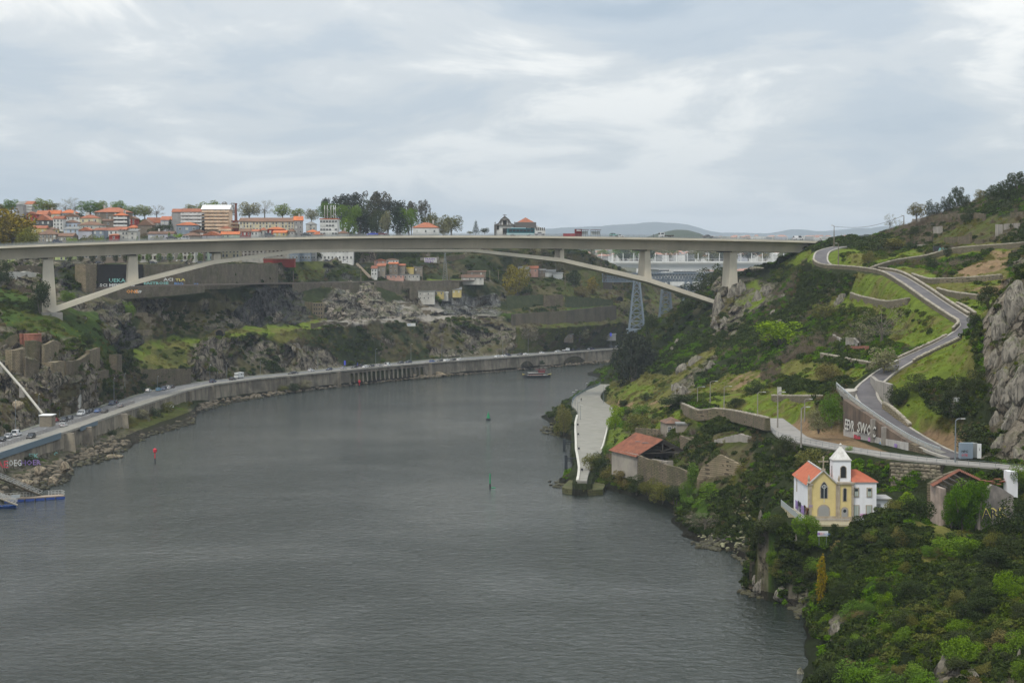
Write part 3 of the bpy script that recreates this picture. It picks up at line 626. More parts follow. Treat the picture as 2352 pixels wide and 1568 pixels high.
br=empty('arch_bridge',deckc[8],label='long beige concrete road bridge with a thin flat arch spanning the river',cat='bridge')
def rel(b,parent):
 b.matrix_parent_inverse=Matrix.Translation(-parent.location);return b
rel(sweep(deck_s,[(9.4,-.02),(9.4,-.55),(5.6,-1.15),(4.9,-5.0),(-4.9,-5.0),(-5.6,-1.15),(-9.4,-.55),(-9.4,-.02)],'deck_girder',M_conc,br),br)
for s in(1,-1):
 rel(sweep(deck_s,[(s*9.42,.28),(s*9.75,.28),(s*9.75,-.6),(s*9.42,-.6)],'edge_beam',M_fasc,br),br)
rel(sweep(deck_s,[(9.3,.0),(9.3,.06),(-9.3,.06),(-9.3,.0)],'roadway',M_asph,br),br)
for s in(1,-1):
 rel(sweep(deck_s,[(s*7.2,.06),(s*9.3,.06),(s*9.3,.22),(s*7.2,.22)],'walkway',mat('paving',(.35,.33,.3)),br),br)
for s in(9.55,-9.55,7.1,-7.1):
 b=MB()
 for p,q in zip(deck_s,deck_s[1:]):
  for h in((1.35,.9,.5) if abs(s)>8 else(.95,.6)):
   b.beam(p+BN*s+Vector((0,0,h)),q+BN*s+Vector((0,0,h)),.07)
  for t in(0,.25,.5,.75):
   r=p.lerp(q,t)+BN*s;b.beam(r+Vector((0,0,.1)),r+Vector((0,0,1.35 if abs(s)>8 else.95)),.07)
 rel(b.obj('railing',M_rail,br),br)
arch=[((112,714),(121,719.5)),((297,647.5),(297,657)),((492,597.5),(492,606.5)),((663,574.8),(672,581.8)),((760,573),(760,578.8)),((1176,572.8),(1176,578.4)),
((1090,572.9),(1090,578.4))]
archL=[((108,711),(121,719.5)),((297,647.5),(297,657.2)),((492,597.5),(492,606.6)),((672,574.0),(676,581.6)),((790,572.2),(790,578.2))]
archR=[((1090,572.2),(1086,578.6)),((1292,593),(1291,601.4)),((1488,637),(1488,647.5)),((1650,691),(1652,701))]
def plate(pts,name):
 b=MB();vs=[]
 for(x,y),(x2,y2) in pts:vs+=[BF(x,y,-4.5),BF(x2,y2,-4.5),BF(x2,y2,-4.5)-BN*11,BF(x,y,-4.5)-BN*11]
 n=len(pts);fs=[(i*4+j,i*4+(j+1)%4,i*4+4+(j+1)%4,i*4+4+j) for i in range(n-1) for j in range(4)]+[(0,1,2,3),(4*n-1,4*n-2,4*n-3,4*n-4)]
 b.add(vs,fs);rel(b.obj(name,M_fasc,br),br)
plate(archL,'arch_rib');plate([archL[-1],((1090,572.2),(1086,578.6))],'crown_slab');plate(archR,'arch_rib')
def pier(t0,t1,ty,b0,b1,byy,d0=-6.5,d1=-13.5):
 b=MB();D=BY((t0+t1)/2)+5
 vs=[]
 for off in(d0,d1):
  k=BN*(off-d0);vs+=[BF(t0,ty,d0)+k,BF(t1,ty,d0)+k,BF(b1,byy,d0)+k*1.25,BF(b0,byy,d0)+k*1.25]
 b.add(vs,[(0,1,2,3),(7,6,5,4),(0,4,5,1),(1,5,6,2),(2,6,7,3),(3,7,4,0)]);rel(b.obj('pier',M_fasc,br),br)
pier(99.5,122,590,98,131,722);pier(296,316,584,292.5,318.5,652);pier(492,507,576,490.5,508,602)
pier(1287,1295.5,571,1287,1296,596);pier(1482,1493,574,1480.5,1497,643);pier(1677,1691.5,578,1674,1696,690)
b=MB();b.box(BPt(118,724,-10)+Vector((0,0,-3)),(9,14,8),.29);rel(b.obj('footing',mat('old_concrete',(.3,.28,.25),(.2,.19,.17),.3,.9,dirt=.6),br),br)
for px in(100,305,500,1291,1487.5,1684):
 b=MB();b.box(BPt(px,np.interp(px,deck_px,deck_py),-10)+Vector((0,0,-5.2)),(3.6,9,.4),.29);rel(b.obj('bearing',M_dark,br),br)
# ---------- far scene ----------
def hill(name,sil,D,depth,col,zb=20):
 a=np.array(sil,float);px=np.arange(a[0,0],a[-1,0],6.);py=np.interp(px,a[:,0],a[:,1]);py=smooth1(py,7)+fbm(px*.05,px*0,px*0,4,5)*2
 rows=[];nr=26
 for i in range(nr):
  t=i/(nr-1)
  if t<.7:
   u=t/.7;d=D-depth*(1-u);zt=pix2w(px,py,D+0*px)[2];z=zb+(zt-zb)*(u**1.1);xx=(px-HW)/F*d
  else:
   u=(t-.7)/.3;d=D+depth*u;z=zt-(zt-zb)*u*u;xx=(px-HW)/F*d
  yy=d+0*px;k=math.sin(math.pi*min(1,t/.7));z=z+fbm(xx*.006,yy*.006,0*xx,5,9)*26*k*(zt.max()-zb)/150
  rows.append(np.stack([xx,yy,z],-1))
 v=np.stack(rows);me=fast_mesh(name,v.reshape(-1,3),grid_faces(nr,len(px)),col,True)
 return link(name,me,kind='structure')
M_hill=mat('far_hill',(.035,.05,.045),(.05,.065,.055),.008,.95);M_field=mat('far_field',(.07,.09,.045),(.13,.12,.08),.012,.95,bump=0)  # far_hill: distance haze put into the colour as a bluish tone
hill('far_mountain',[(600,620),(1000,560),(1180,530),(1253,523),(1351,520),(1451,512),(1501,508.5),(1563,512),(1600,520),(1640,533),(1764,535),(1790,531),(1826,524),(1850,525),(1879,531),(1939,524),(1975,524),(2014,520),(2100,515),(2300,520),(2700,530)],14000,2500,M_hill,30)
hill('far_ridge',[(900,600),(1240,560),(1300,552),(1400,548),(1470,549),(1500,548),(1700,548),(1764,548),(1900,549),(2100,545),(2500,540)],4600,1200,M_field,20)
hill('wooded_knoll',[(1440,560),(1483,545),(1505,537),(1530,531),(1551,526),(1575,528),(1601,532),(1620,542),(1650,552),(1680,560)],3300,350,mat('knoll',(.03,.045,.022)),40)
hill('valley_side',[(1100,600),(1250,585),(1340,580),(1400,576),(1500,573),(1620,574),(1700,572),(1850,570),(2100,570)],3000,900,M_field,5)
hill('river_terrace',[(1200,650),(1400,612),(1500,610),(1640,611),(1750,610),(2000,608)],2050,500,mat('terrace_green',(.05,.06,.03),(.09,.085,.055),.02),2)
gb=MB();gb.add([(-9000,1250,-1.2),(9000,1250,-1.2),(9000,16500,-1.2),(-9000,16500,-1.2)],[(0,1,2,3)]);gb.obj('valley_floor',M_field,kind='structure')
# slope running down to the river behind the iron bridge
# iron railway bridge
M_iron=mat('blue_grey_iron',(.13,.17,.21),(.17,.2,.23),.3,.6,spec=.4)
ib=empty('iron_railway_bridge',P(1560,640,1200),label='blue grey iron lattice railway bridge on tall trestle towers beyond the concrete arch',cat='bridge')
IA=P(1395,629,1140);IB=P(1830,627,1240);idir=(IB-IA).normalized();iN=Vector((idir.y,-idir.x,0)).normalized()
IH=17/4100*1200
b=MB();lat=MB()
for s in(0,-5):
 for h in(0,-IH):
  b.beam(IA+iN*s+Vector((0,0,h)),IB+iN*s+Vector((0,0,h)),.9,.8)
n=64
for i in range(n):
 for s in(0,-5):
  p=IA.lerp(IB,i/n)+iN*s;q=IA.lerp(IB,(i+1)/n)+iN*s;dz=Vector((0,0,-IH))
  lat.beam(p,q+dz,.3);lat.beam(p+dz,q,.3);lat.beam(p,p+dz,.35)
rel(b.obj('chord',M_iron,ib),ib);rel(lat.obj('lattice',M_iron,ib,kind='stuff'),ib)
b=MB()
for h in(.9,1.6):b.beam(IA+Vector((0,0,h)),IB+Vector((0,0,h)),.12)
for i in range(120):p=IA.lerp(IB,i/120);b.beam(p,p+Vector((0,0,1.6)),.14)
b.box((IA+IB)/2+iN*-2.5+Vector((0,0,.3)),((IB-IA).length,6,.4),math.atan2(idir.y,idir.x));rel(b.obj('walkway',M_iron,ib),ib)
def tower(px,D,ytop,ybot,wt,wb):
 b=MB();t=P(px,ytop,D);g=P(px,ybot,D);ht,hb=wt/2*D/F,wb/2*D/F;nl=6
 def cor(u,k):
  h=ht+(hb-ht)*u;z=t.z+(g.z-t.z)*u
  sx,sy=((-1,-1),(1,-1),(1,1),(-1,1))[k]
  return Vector((t.x+(g.x-t.x)*u+sx*h,D+3+sy*(1.5+(hb-1.5)*u*.8),z))
 for k in range(4):
  b.beam(cor(0,k),cor(1,k),1.0)
  for i in range(nl):
   u0,u1=i/nl,(i+1)/nl;k2=(k+1)%4
   b.beam(cor(u0,k),cor(u0,k2),.5);b.beam(cor(u0,k),cor(u1,k2),.38);b.beam(cor(u0,k2),cor(u1,k),.38)
   um=(u0+u1)/2;b.beam(cor(um,k),cor(um,k2),.3)
 b.box(g+Vector((0,3,-1)),(hb*2.6,hb*2.6,3));rel(b.obj('trestle_tower',M_iron,ib),ib)
tower(1463,1150,641,757,12,35);tower(1530,1180,638,735,12,31);tower(1582,1240,637,725,11,28)
b=MB();prev=None
for i in range(15):
 u=i/14;px=1610+u*240;y1=655-31*math.sin(u*math.pi*.62+.0);y0=y1+12-6*u
 a,c=P(px,y1,1250),P(px,y0,1250)
 b.beam(a,c,.5)
 if prev:b.beam(prev[0],a,.9);b.beam(prev[1],c,.9);b.beam(prev[0],c,.4);b.beam(prev[1],a,.4)
 if i%3==0:b.beam(a,P(px,640,1250),.5)
 prev=(a,c)
rel(b.obj('arch_truss',M_iron,ib),ib)
for px,wd in((1446-12,12),(1440+30,10)):
 pass
for(x0,x1,y0,y1) in((1387,1406,636,664),(1411,1427,632,653)):
 b=MB();D=1188;p,q=P(x0,y1,D),P(x1,y0,D);b.box(((p.x+q.x)/2,D+4,(p.z+q.z)/2),(q.x-p.x,9,q.z-p.z));rel(b.obj('stone_abutment',masonry('abut',(.2,.18,.15),(.15,.13,.11),(.09,.08,.07),1.6,.7),ib),ib)
# concrete rail bridge further upstream
M_pale=mat('pale_concrete',(.52,.53,.53),(.46,.47,.47),.03,.8)
rb=empty('rail_bridge',P(1600,610,1500),label='pale grey slab-sided concrete rail bridge crossing behind the iron bridge',cat='bridge')
a,c=P(1368,602.5,1480),P(1980,602,1520)
b=MB();b.prism([(a.x,a.z),(c.x,c.z),(c.x,c.z-3),(P(1790,606,1500).x,a.z-3.2),(P(1640,618,1500).x,a.z-6.5),(P(1500,616,1500).x,a.z-6),(P(1400,608,1500).x,a.z-3)],1480,1492);rel(b.obj('girder',M_pale,rb),rb)
b=MB();b.box(((a.x+c.x)/2,1478,a.z+.3),(c.x-a.x,1.5,1.1));rel(b.obj('edge_beam',M_white,rb),rb)
for px in(1503,1660,1840):
 b=MB();p=P(px,640,1486);b.box((p.x,1486,a.z/2),(7,7,a.z-4));rel(b.obj('pier',M_pale,rb),rb)
for px in np.arange(1382,1900,24.6):
 b=MB();p=P(px,600,1486);b.tube([p,p+Vector((0,0,6.8))],.28,5);rel(b.obj('catenary_mast',M_white,rb),rb)
b=MB()
for s in(2.8,):b.beam(a+Vector((0,0,s)),c+Vector((0,0,s)),.22)
rel(b.obj('parapet_rail',M_pale,rb),rb)
# haze
hb_=MB();hb_.box((0,8500,255),(26000,18400,520));hz=bpy.data.materials.new('haze');hz.use_nodes=True;t=hz.node_tree;t.nodes.clear()
pv=nd(t,'ShaderNodeVolumePrincipled',i_Density=.00007,i_Anisotropy=.1);pv.inputs['Color'].default_value=(.78,.88,1.,1)
t.links.new(pv.outputs[0],nd(t,'ShaderNodeOutputMaterial').inputs['Volume']);hb_.obj('haze',hz,kind='stuff')
# ---------- plants that nobody could count ----------
rng=np.random.default_rng(5)
def leaf_cloud(cent,nrm,size,aspect=.6,tri=False):
 n=len(cent);d=rng.normal(size=(n,3));d/=np.linalg.norm(d,axis=1)[:,None]
 nn=nrm*.55+d*.75;nn/=np.linalg.norm(nn,axis=1)[:,None]
 a=np.cross(nn,rng.normal(size=(n,3)));a/=np.linalg.norm(a,axis=1)[:,None]+1e-9;b=np.cross(nn,a)
 s=(size*(.6+.8*rng.random(n)))[:,None]
 v=np.stack([cent-a*s,cent-b*s*aspect,cent+a*s,cent+b*s*aspect],1).reshape(-1,3)
 return v,np.arange(n*4).reshape(-1,4)
def blob_pts(blobs,n,inner=.6):
 vol=np.array([b[3]**2 for b in blobs]);vol=vol/vol.sum();ch=rng.choice(len(blobs),n,p=vol);B=np.array(blobs)[ch]
 d=rng.normal(size=(n,3));d/=np.linalg.norm(d,axis=1)[:,None];r=(inner+(1.05-inner)*rng.random(n))**.8
 return B[:,:3]+d*B[:,3:4]*r[:,None],d
def bush_mesh(name,m,n=300,lumps=9,size=.14,flat=.75,spread=.62):
 bl=[(0,0,.25,.6)]+[(spread*math.cos(a)*q,spread*math.sin(a)*q,.18+.45*rng.random()*(1.15-q),.26+.22*rng.random()) for a,q in zip(rng.random(lumps)*6.28,.4+.6*rng.random(lumps))]
 c,d=blob_pts(bl,n,.7);c[:,2]=c[:,2]*flat;v,f=leaf_cloud(c,d+[0,0,.4],np.full(n,size));return fast_mesh(name,v,f,m)
def twig_mesh(name,m,n=150,size=.02):
 v=[];f=[]
 for i in range(n):
  a,e=rng.random()*6.28,rng.random()*1.3+.2;dr=np.array([math.cos(a)*math.cos(e),math.sin(a)*math.cos(e),math.sin(e)]);p=rng.normal(size=3)*.22;p[2]=abs(p[2]);q=p+dr*(.4+.6*rng.random())
  s=np.cross(dr,rng.normal(size=3));s=s/np.linalg.norm(s)*size;k=len(v);v+=[p-s,p+s,q];f.append((k,k+1,k+2))
 return fast_mesh(name,np.array(v),np.array(f),m)
def tuft_mesh(name,m,n=40):
 v=[];f=[]
 for i in range(n):
  a=rng.random()*6.28;r=rng.random()*.8;p=np.array([math.cos(a)*r,math.sin(a)*r,0]);h=.3+.35*rng.random();b_=rng.random()*6.28;s=np.array([math.cos(b_),math.sin(b_),0])*.09
  q=p+np.array([rng.normal()*.18,rng.normal()*.18,h]);k=len(v);v+=[p-s,p+s,q];f.append((k,k+1,k+2))
 return fast_mesh(name,np.array(v),np.array(f),m)
LM=dict(dark_scrub=leafmat('dark_scrub',(.018,.03,.008),(.044,.06,.015),(.035,.044,.015),.6),
scrub=leafmat('green_scrub',(.04,.06,.012),(.08,.11,.022),(.075,.08,.025),.6),
ivy=leafmat('ivy',(.045,.1,.01),(.1,.18,.016),(.08,.13,.02),.5),
olive=leafmat('olive_brush',(.11,.11,.03),(.17,.165,.05),(.13,.11,.05),.5),
brown=leafmat('brown_brush',(.1,.078,.045),(.15,.12,.065),(.075,.065,.035),.55),
twigs=leafmat('bare_twigs',(.16,.13,.1),(.22,.18,.13),(.12,.1,.08),.4),
grass=leafmat('grass_blades',(.11,.16,.015),(.17,.22,.03),(.19,.19,.05),.45),
dry=leafmat('dry_grass',(.22,.2,.08),(.3,.27,.12),(.17,.18,.06),.4))
def variants(kind,fn,nv=3,**k):
 col=bpy.data.collections.new(kind+'_clumps')
 for i in range(nv):
  o=bpy.data.objects.new(kind+'_clump',fn(kind+'_clump',LM[kind],**k));col.objects.link(o)
 return col
CL=dict(dark_scrub=variants('dark_scrub',bush_mesh,3,n=330),scrub=variants('scrub',bush_mesh,3,n=300),ivy=variants('ivy',bush_mesh,3,n=300,size=.13,flat=.6),olive=variants('olive',bush_mesh,2,n=240,size=.1),
brown=variants('brown',bush_mesh,3,n=260,size=.1),twigs=variants('twigs',twig_mesh,2),grass=variants('grass',tuft_mesh,2),dry=variants('dry',tuft_mesh,2))
def scatter(name,kind,P_,S_,label):
 n=len(P_);me=bpy.data.meshes.new(name);me.vertices.add(n);me.vertices.foreach_set('co',P_.astype(np.float32).ravel())
 for an,ty,dat in(('scl','FLOAT_VECTOR',S_),('rot','FLOAT_VECTOR',np.stack([rng.normal(size=n)*.18,rng.normal(size=n)*.18,rng.random(n)*6.28],-1))):
  me.attributes.new(an,ty,'POINT').data.foreach_set('vector',dat.astype(np.float32).ravel())
 me.attributes.new('pick','INT','POINT').data.foreach_set('value',rng.integers(0,3,n).astype(np.int32))
 o=link(name,me,kind='stuff',label=label,cat='plants')
 g=bpy.data.node_groups.new(name,'GeometryNodeTree');g.interface.new_socket('Geometry',in_out='INPUT',socket_type='NodeSocketGeometry');g.interface.new_socket('Geometry',in_out='OUTPUT',socket_type='NodeSocketGeometry')
 gi,go=nd(g,'NodeGroupInput'),nd(g,'NodeGroupOutput');ip=nd(g,'GeometryNodeInstanceOnPoints');ci=nd(g,'GeometryNodeCollectionInfo');ci.inputs['Collection'].default_value=CL[kind];ci.inputs['Separate Children'].default_value=True;ci.inputs['Reset Children'].default_value=True
 def att(nm,ty):a=nd(g,'GeometryNodeInputNamedAttribute',data_type=ty);a.inputs['Name'].default_value=nm;return a.outputs[0]
 e2r=nd(g,'FunctionNodeEulerToRotation');g.links.new(att('rot','FLOAT_VECTOR'),e2r.inputs[0])
 g.links.new(gi.outputs[0],ip.inputs['Points']);g.links.new(ci.outputs[0],ip.inputs['Instance']);ip.inputs['Pick Instance'].default_value=True
 g.links.new(att('pick','INT'),ip.inputs['Instance Index']);g.links.new(e2r.outputs[0],ip.inputs['Rotation']);g.links.new(att('scl','FLOAT_VECTOR'),ip.inputs['Scale']);g.links.new(ip.outputs[0],go.inputs[0])
 o.modifiers.new('scatter','NODES').node_group=g
 return o
# density table: zone -> [(kind, weight)]
DEN=dict(grass=[('grass',1.2),('dry',.25),('scrub',.05)],olive=[('dry',.7),('grass',.6),('olive',.35)],scrub=[('dark_scrub',.9),('scrub',.8),('brown',.25)],moss=[('scrub',.5),('olive',.5),('grass',.5),('brown',.2)],
rock=[('scrub',.06),('brown',.08),('dry',.1)],pale=[('dry',.04)],dark=[('dark_scrub',.08),('brown',.06)],earth=[('dry',.25),('olive',.05)],brown=[('brown',.8),('twigs',.4),('dark_scrub',.7),('olive',.3),('scrub',.3)],
gravel=[('dry',.03)],ivy=[('ivy',.95),('scrub',.6),('dark_scrub',1.2),('brown',.15),('twigs',.1)],shore=[],grey=[],bright=[('ivy',2.4),('scrub',.5),('dark_scrub',.15)],darkbush=[('dark_scrub',2.2),('scrub',.35),('brown',.2),('twigs',.08)],dim=[('grass',.5),('scrub',.3),('olive',.2)])
KS=list(CL);Wz=np.zeros((len(ZN),len(KS)))
for z_,l_ in DEN.items():
 for k_,w_ in l_:Wz[ZN.index(z_),KS.index(k_)]=w_
SIZE=dict(dark_scrub=1.6,scrub=1.3,ivy=1.25,olive=1.0,brown=1.15,twigs=1.4,grass=.55,dry=.5)
acc={k:([],[]) for k in KS}
NOGROW=[(P(x_,1085,355).x,354,5.5) for x_ in(2050,2075,2105,2135,2160)]+[(P(1890,1230,320).x,320,3.)]
def grow(X,Y,Z,idx,cal,total,hmin=1.5,excl=None):
 a=np.stack([X,Y,Z],-1);e1=a[:-1,1:]-a[:-1,:-1];e2=a[1:,:-1]-a[:-1,:-1];nr=np.cross(e1,e2);area=np.linalg.norm(nr,axis=2)
 c=(a[:-1,1:]+a[:-1,:-1]+a[1:,:-1]+a[1:,1:])/4;D=c[...,1]
 w_=area/np.maximum(D,200)**1.85;zi=idx[:-1,:-1];tot=Wz.sum(1)[zi];w_=w_*tot*(c[...,2]>hmin)*(cal[:-1,:-1]>.3 if excl is None else excl[:-1,:-1])
 px,py=proj(c[...,0],c[...,1],c[...,2]);w_=w_*((px>-80)&(px<2430)&(py<1640))
 cl=fbm(c[...,0]*.045,c[...,1]*.045,c[...,2]*.06,3,77);w_=w_*np.clip(.75+cl*2.2,.15,2)
 p_=(w_/w_.sum()).ravel();ch=rng.choice(len(p_),total,p=p_);i,j=np.unravel_index(ch,w_.shape)
 u,v=rng.random((total,1)),rng.random((total,1));pt=a[i,j]+e1[i,j]*u+e2[i,j]*v
 kw=Wz[zi[i,j]].copy()
 for q in range(len(KS)):
  kw[:,q]*=np.exp(4.2*fbm(pt[:,0]*.028+q*17,pt[:,1]*.028,pt[:,2]*.04,3,90+q)*2)
 kw/=kw.sum(1)[:,None]+1e-9;cs=kw.cumsum(1);kk=(rng.random((total,1))>cs).sum(1).clip(0,len(KS)-1)
 Dp=pt[:,1]
 for q,k in enumerate(KS):
  m=kk==q;n=m.sum()
  s=SIZE[k]*(.55+.9*rng.random(n)**1.6)*(.8+np.clip(Dp[m]-250,0,900)/900*.75)
  P2=pt[m].copy();P2[:,2]-=s*.12
  acc[k][0].append(P2);acc[k][1].append(np.stack([s,s,s*(.8+.5*rng.random(n))],-1))
def grow_all():
 keep=np.ones(FX.shape,bool)
 for(x,y,r) in NOGROW:keep&=((EX-x)**2+(EY-y)**2>r*r)
 grow(EX,EY,EZ,idxR,calmR,40000,1.2,keep&(calmR>.35))
 keepL=np.ones(gy.shape,bool)
 keepL[rowi[2]:rowi[4]+2]=False;keepL[rowi[10]-1:rowi[11]+1,:int((900+320)/2.6)]=False;keepL[rowi[7]+3:rowi[9]+1]&=(gx[0]<120)|(gx[0]>1150)
 for(x,y,r) in NOGROW:keepL&=((DX-x)**2+(DY-y)**2>r*r)
 grow(DX,DY,DZ,idxL,calm,24000,2.5,keepL)
 names=dict(dark_scrub='dark_undergrowth',scrub='green_undergrowth',ivy='ivy',olive='olive_undergrowth',brown='brown_undergrowth',twigs='bare_undergrowth',grass='grass',dry='dry_grass')
 labs=dict(dark_scrub='dark green scrub covering the steep river banks',scrub='mid green scrub over the slopes',ivy='bright green ivy trailing over the near cliff',olive='yellow olive gorse on the slopes',brown='brown withered brambles on the banks',twigs='leafless twiggy brush on the banks',grass='fresh green grass on the terraces',dry='pale dry grass among the green slopes')
 for k in KS:scatter(names[k],k,np.concatenate(acc[k][0]),np.concatenate(acc[k][1]),labs[k])
# ---------- buildings ----------
M_glass=mat('window_glass',(.03,.035,.04),rough=.15,spec=.6);M_frame=mat('window_frame',(.6,.6,.57),rough=.6)
M_tile=mat('orange_tiles',(.34,.12,.06),(.22,.085,.05),.5,.85,bump=.3,bscale=2.5,rnd=.5);M_tileo=mat('old_tiles',(.2,.11,.07),(.13,.08,.055),.5,.9,bump=.3,rnd=.4,dirt=.4)
M_tileb=mat('bright_tiles',(.5,.15,.055),(.36,.115,.05),.4,.85,rnd=.3,dirt=.2);M_grroof=mat('grey_roof',(.25,.25,.24),(.16,.16,.15),.5,.85,dirt=.3);M_whroof=mat('white_roof',(.7,.7,.68))
WALL={}
def wallm(name,c,dirt=.35,rnd=0):
 if name not in WALL:WALL[name]=mat('wall_'+name,c,tuple(x*.82 for x in c),.25,.9,dirt=dirt,streak=.35,dcol=tuple(x*.35 for x in c),rnd=rnd)
 return WALL[name]
for n_,c_,d_ in(('white',(.72,.71,.68),.22),('grey',(.34,.33,.32),.4),('dark',(.1,.1,.1),.3),('blue',(.5,.57,.68),.15),('lilac',(.5,.5,.55),.2),('yellow',(.6,.48,.2),.3),('cream',(.68,.6,.4),.15),('peach',(.75,.55,.38),.1),
('red',(.33,.05,.04),.2),('brown',(.22,.18,.14),.5),('stone',(.3,.26,.21),.5),('green',(.5,.6,.45),.15),('pink',(.6,.35,.28),.3),('lime',(.5,.58,.25),.15),('oldwhite',(.55,.53,.48),.6),('slate',(.24,.28,.33),.2)):wallm(n_,c_,d_)
def win_mesh(nm,glass,frame,cross=True):
 b=MB();b.box((0,-.01,0),(.84,.04,.86));b.cur=1
 for s in(-1,1):b.box((s*.46,-.02,0),(.08,.14,1));b.box((0,-.02,s*.46),(.84,.14,.08))
 if cross:b.box((0,-.03,0),(.05,.05,.84));b.box((0,-.03,.12),(.84,.04,.04))
 return b.mesh(nm,[glass,frame])
WM=dict(std=win_mesh('window',M_glass,M_frame),shut=win_mesh('window',mat('shutter',(.5,.5,.46),rough=.7),M_frame,False),dark=win_mesh('window',M_dark,wallm('stone',None),False),wood=win_mesh('window',M_glass,mat('brown_frame',(.12,.06,.03))),green=win_mesh('window',M_glass,mat('green_frame',(.05,.14,.09))))
def add_windows(o,w,z0,z1,rows,cols,kind='std',y=-.04,ww=1.0,wh=1.45,side=0,x0=0,skip=.06):
 for r in range(rows):
  for c in range(cols):
   if R.random()<skip and rows*cols>3:continue
   k=kind if kind!='mix' else R.choice(['std','shut','std','std'])
   q=link('window',WM[k],o);z=z0+(z1-z0)*(r+.55)/rows;t=(c+.5)/cols-.5
   if side==0:q.location=(x0+w*t,y,z)
   else:q.location=(side,w*(t+.5),z);q.rotation_euler=(0,0,math.pi/2*(1 if side>0 else-1))
   q.scale=(ww,1.6,wh)
def roof_mesh(b,w,d,z,h,kind,ov=.5,y0=0.):
 x0,x1,ya,yb=-w/2-ov,w/2+ov,y0-ov,y0+d+ov;zb=z-.12;ym=(ya+yb)/2
 if kind=='hip':
  r=min(w,d)/2*.95;rl=max(0.2,(w-d)/2) if w>d else.2
  ry=0 if w>=d else(d-w)/2
  vs=[(x0,ya,z),(x1,ya,z),(x1,yb,z),(x0,yb,z),(-rl,ym-ry,z+h),(rl,ym+ry,z+h) if w<d else(rl,ym,z+h)]
  if w>=d:fs=[(0,1,5,4),(1,2,5),(2,3,4,5),(3,0,4)]
  else:vs[4]=(0,ym-ry,z+h);vs[5]=(0,ym+ry,z+h);fs=[(0,1,4),(1,2,5,4),(2,3,5),(3,0,4,5)]
  vs+=[(x0,ya,zb),(x1,ya,zb),(x1,yb,zb),(x0,yb,zb)];fs+=[(6,7,1,0),(7,8,2,1),(8,9,3,2),(9,6,0,3),(9,8,7,6)]
  b.add(vs,fs)
 elif kind=='side':
  b.add([(x0,ya,zb),(x1,ya,zb),(x1,yb,zb),(x0,yb,zb),(x0,ya,z),(x1,ya,z),(x1,yb,z),(x0,yb,z),(x0,ym,z+h),(x1,ym,z+h)],[(3,2,1,0),(0,1,5,4),(2,3,7,6),(4,5,9,8),(6,7,8,9),(0,4,8,7,3),(1,2,6,9,5)])
 elif kind=='gable':
  b.add([(x0,ya,zb),(x1,ya,zb),(x1,yb,zb),(x0,yb,zb),(x0,ya,z),(x1,ya,z),(x1,yb,z),(x0,yb,z),(0,ya,z+h),(0,yb,z+h)],[(3,2,1,0),(0,1,5,8,4),(2,3,7,9,6),(4,8,9,7),(5,6,9,8),(1,2,6,5),(3,0,4,7)])
 elif kind=='shed':b.add([(x0,ya,z),(x1,ya,z),(x1,yb,z+h),(x0,yb,z+h),(x0,ya,z+.2),(x1,ya,z+.2),(x1,yb,z+h+.2),(x0,yb,z+h+.2)],[(3,2,1,0),(4,5,6,7),(0,1,5,4),(2,3,7,6),(1,2,6,5),(3,0,4,7)])
 else:b.box((0,y0+d/2,z+.2),(w+.5,d+.5,.5))
def house(px0,px1,yp,ye,yb,wall,roof='hip',rmat=None,rows=2,cols=3,D=None,depth=None,rot=0.,kind='mix',label='',group=None,sunk=4.,chim=0,ww=1.0,wh=1.4,cat='house',balc=False,band=None):
 D=D or 950+(556-yb)*2.55
 a,c=P(px0,yb,D),P(px1,yb,D);w_=c.x-a.x;d=depth or max(7.,min(14.,w_*.8))
 ze=P(px0,ye,D).z-a.z;zp=P(px0,yp,D+d/2).z-a.z-ze
 o=empty('house' if cat=='house' else cat.replace(' ','_'),((a.x+c.x)/2,D,a.z),rot,label=label,cat=cat,group=group)
 b=MB();b.box((0,d/2,(ze-sunk)/2),(w_,d,ze+sunk));hm=b
 if roof=='gable':hm.add([(-w_/2,0,ze),(w_/2,0,ze),(0,0,ze+zp*.97),(-w_/2,d,ze),(w_/2,d,ze),(0,d,ze+zp*.97)],[(0,1,2),(3,5,4)])
 if roof=='side':hm.add([(-w_/2,0,ze),(-w_/2,d,ze),(-w_/2,d/2,ze+zp*.97),(w_/2,0,ze),(w_/2,d,ze),(w_/2,d/2,ze+zp*.97)],[(0,2,1),(3,4,5)])
 b.obj('wall',wallm(wall,None),o)
 b=MB();roof_mesh(b,w_,d,ze+.02,max(zp,.5),roof,.35 if w_<15 else.5);rf=b.obj('roof',rmat or M_tile,o)
 for i in range(chim):
  b=MB();x=(R.random()-.5)*w_*.6;b.box((x,d*.5,ze+max(zp,.5)+.3),(.9,.9,2.2));b.obj('chimney',wallm('oldwhite',None),rf)
 if rows:add_windows(o,w_,0.2,ze-.2,rows,cols,kind,ww=ww,wh=wh)
 if balc:
  for r in range(rows):
   b=MB();z=.2+(ze-.4)*r/rows+.3;b.box((0,-.6,z),(w_*.98,1.2,.2));b.box((0,-1.15,z+.55),(w_*.98,.1,1.0));b.obj('balcony',wallm(balc if isinstance(balc,str) else wall,None),o)
 return o
AX=lambda c,ox=0.:ox+c/4
AY=lambda c:430.7+c/4
T=M_tile;TO=M_tileo;TB=M_tileb;G_=M_grroof
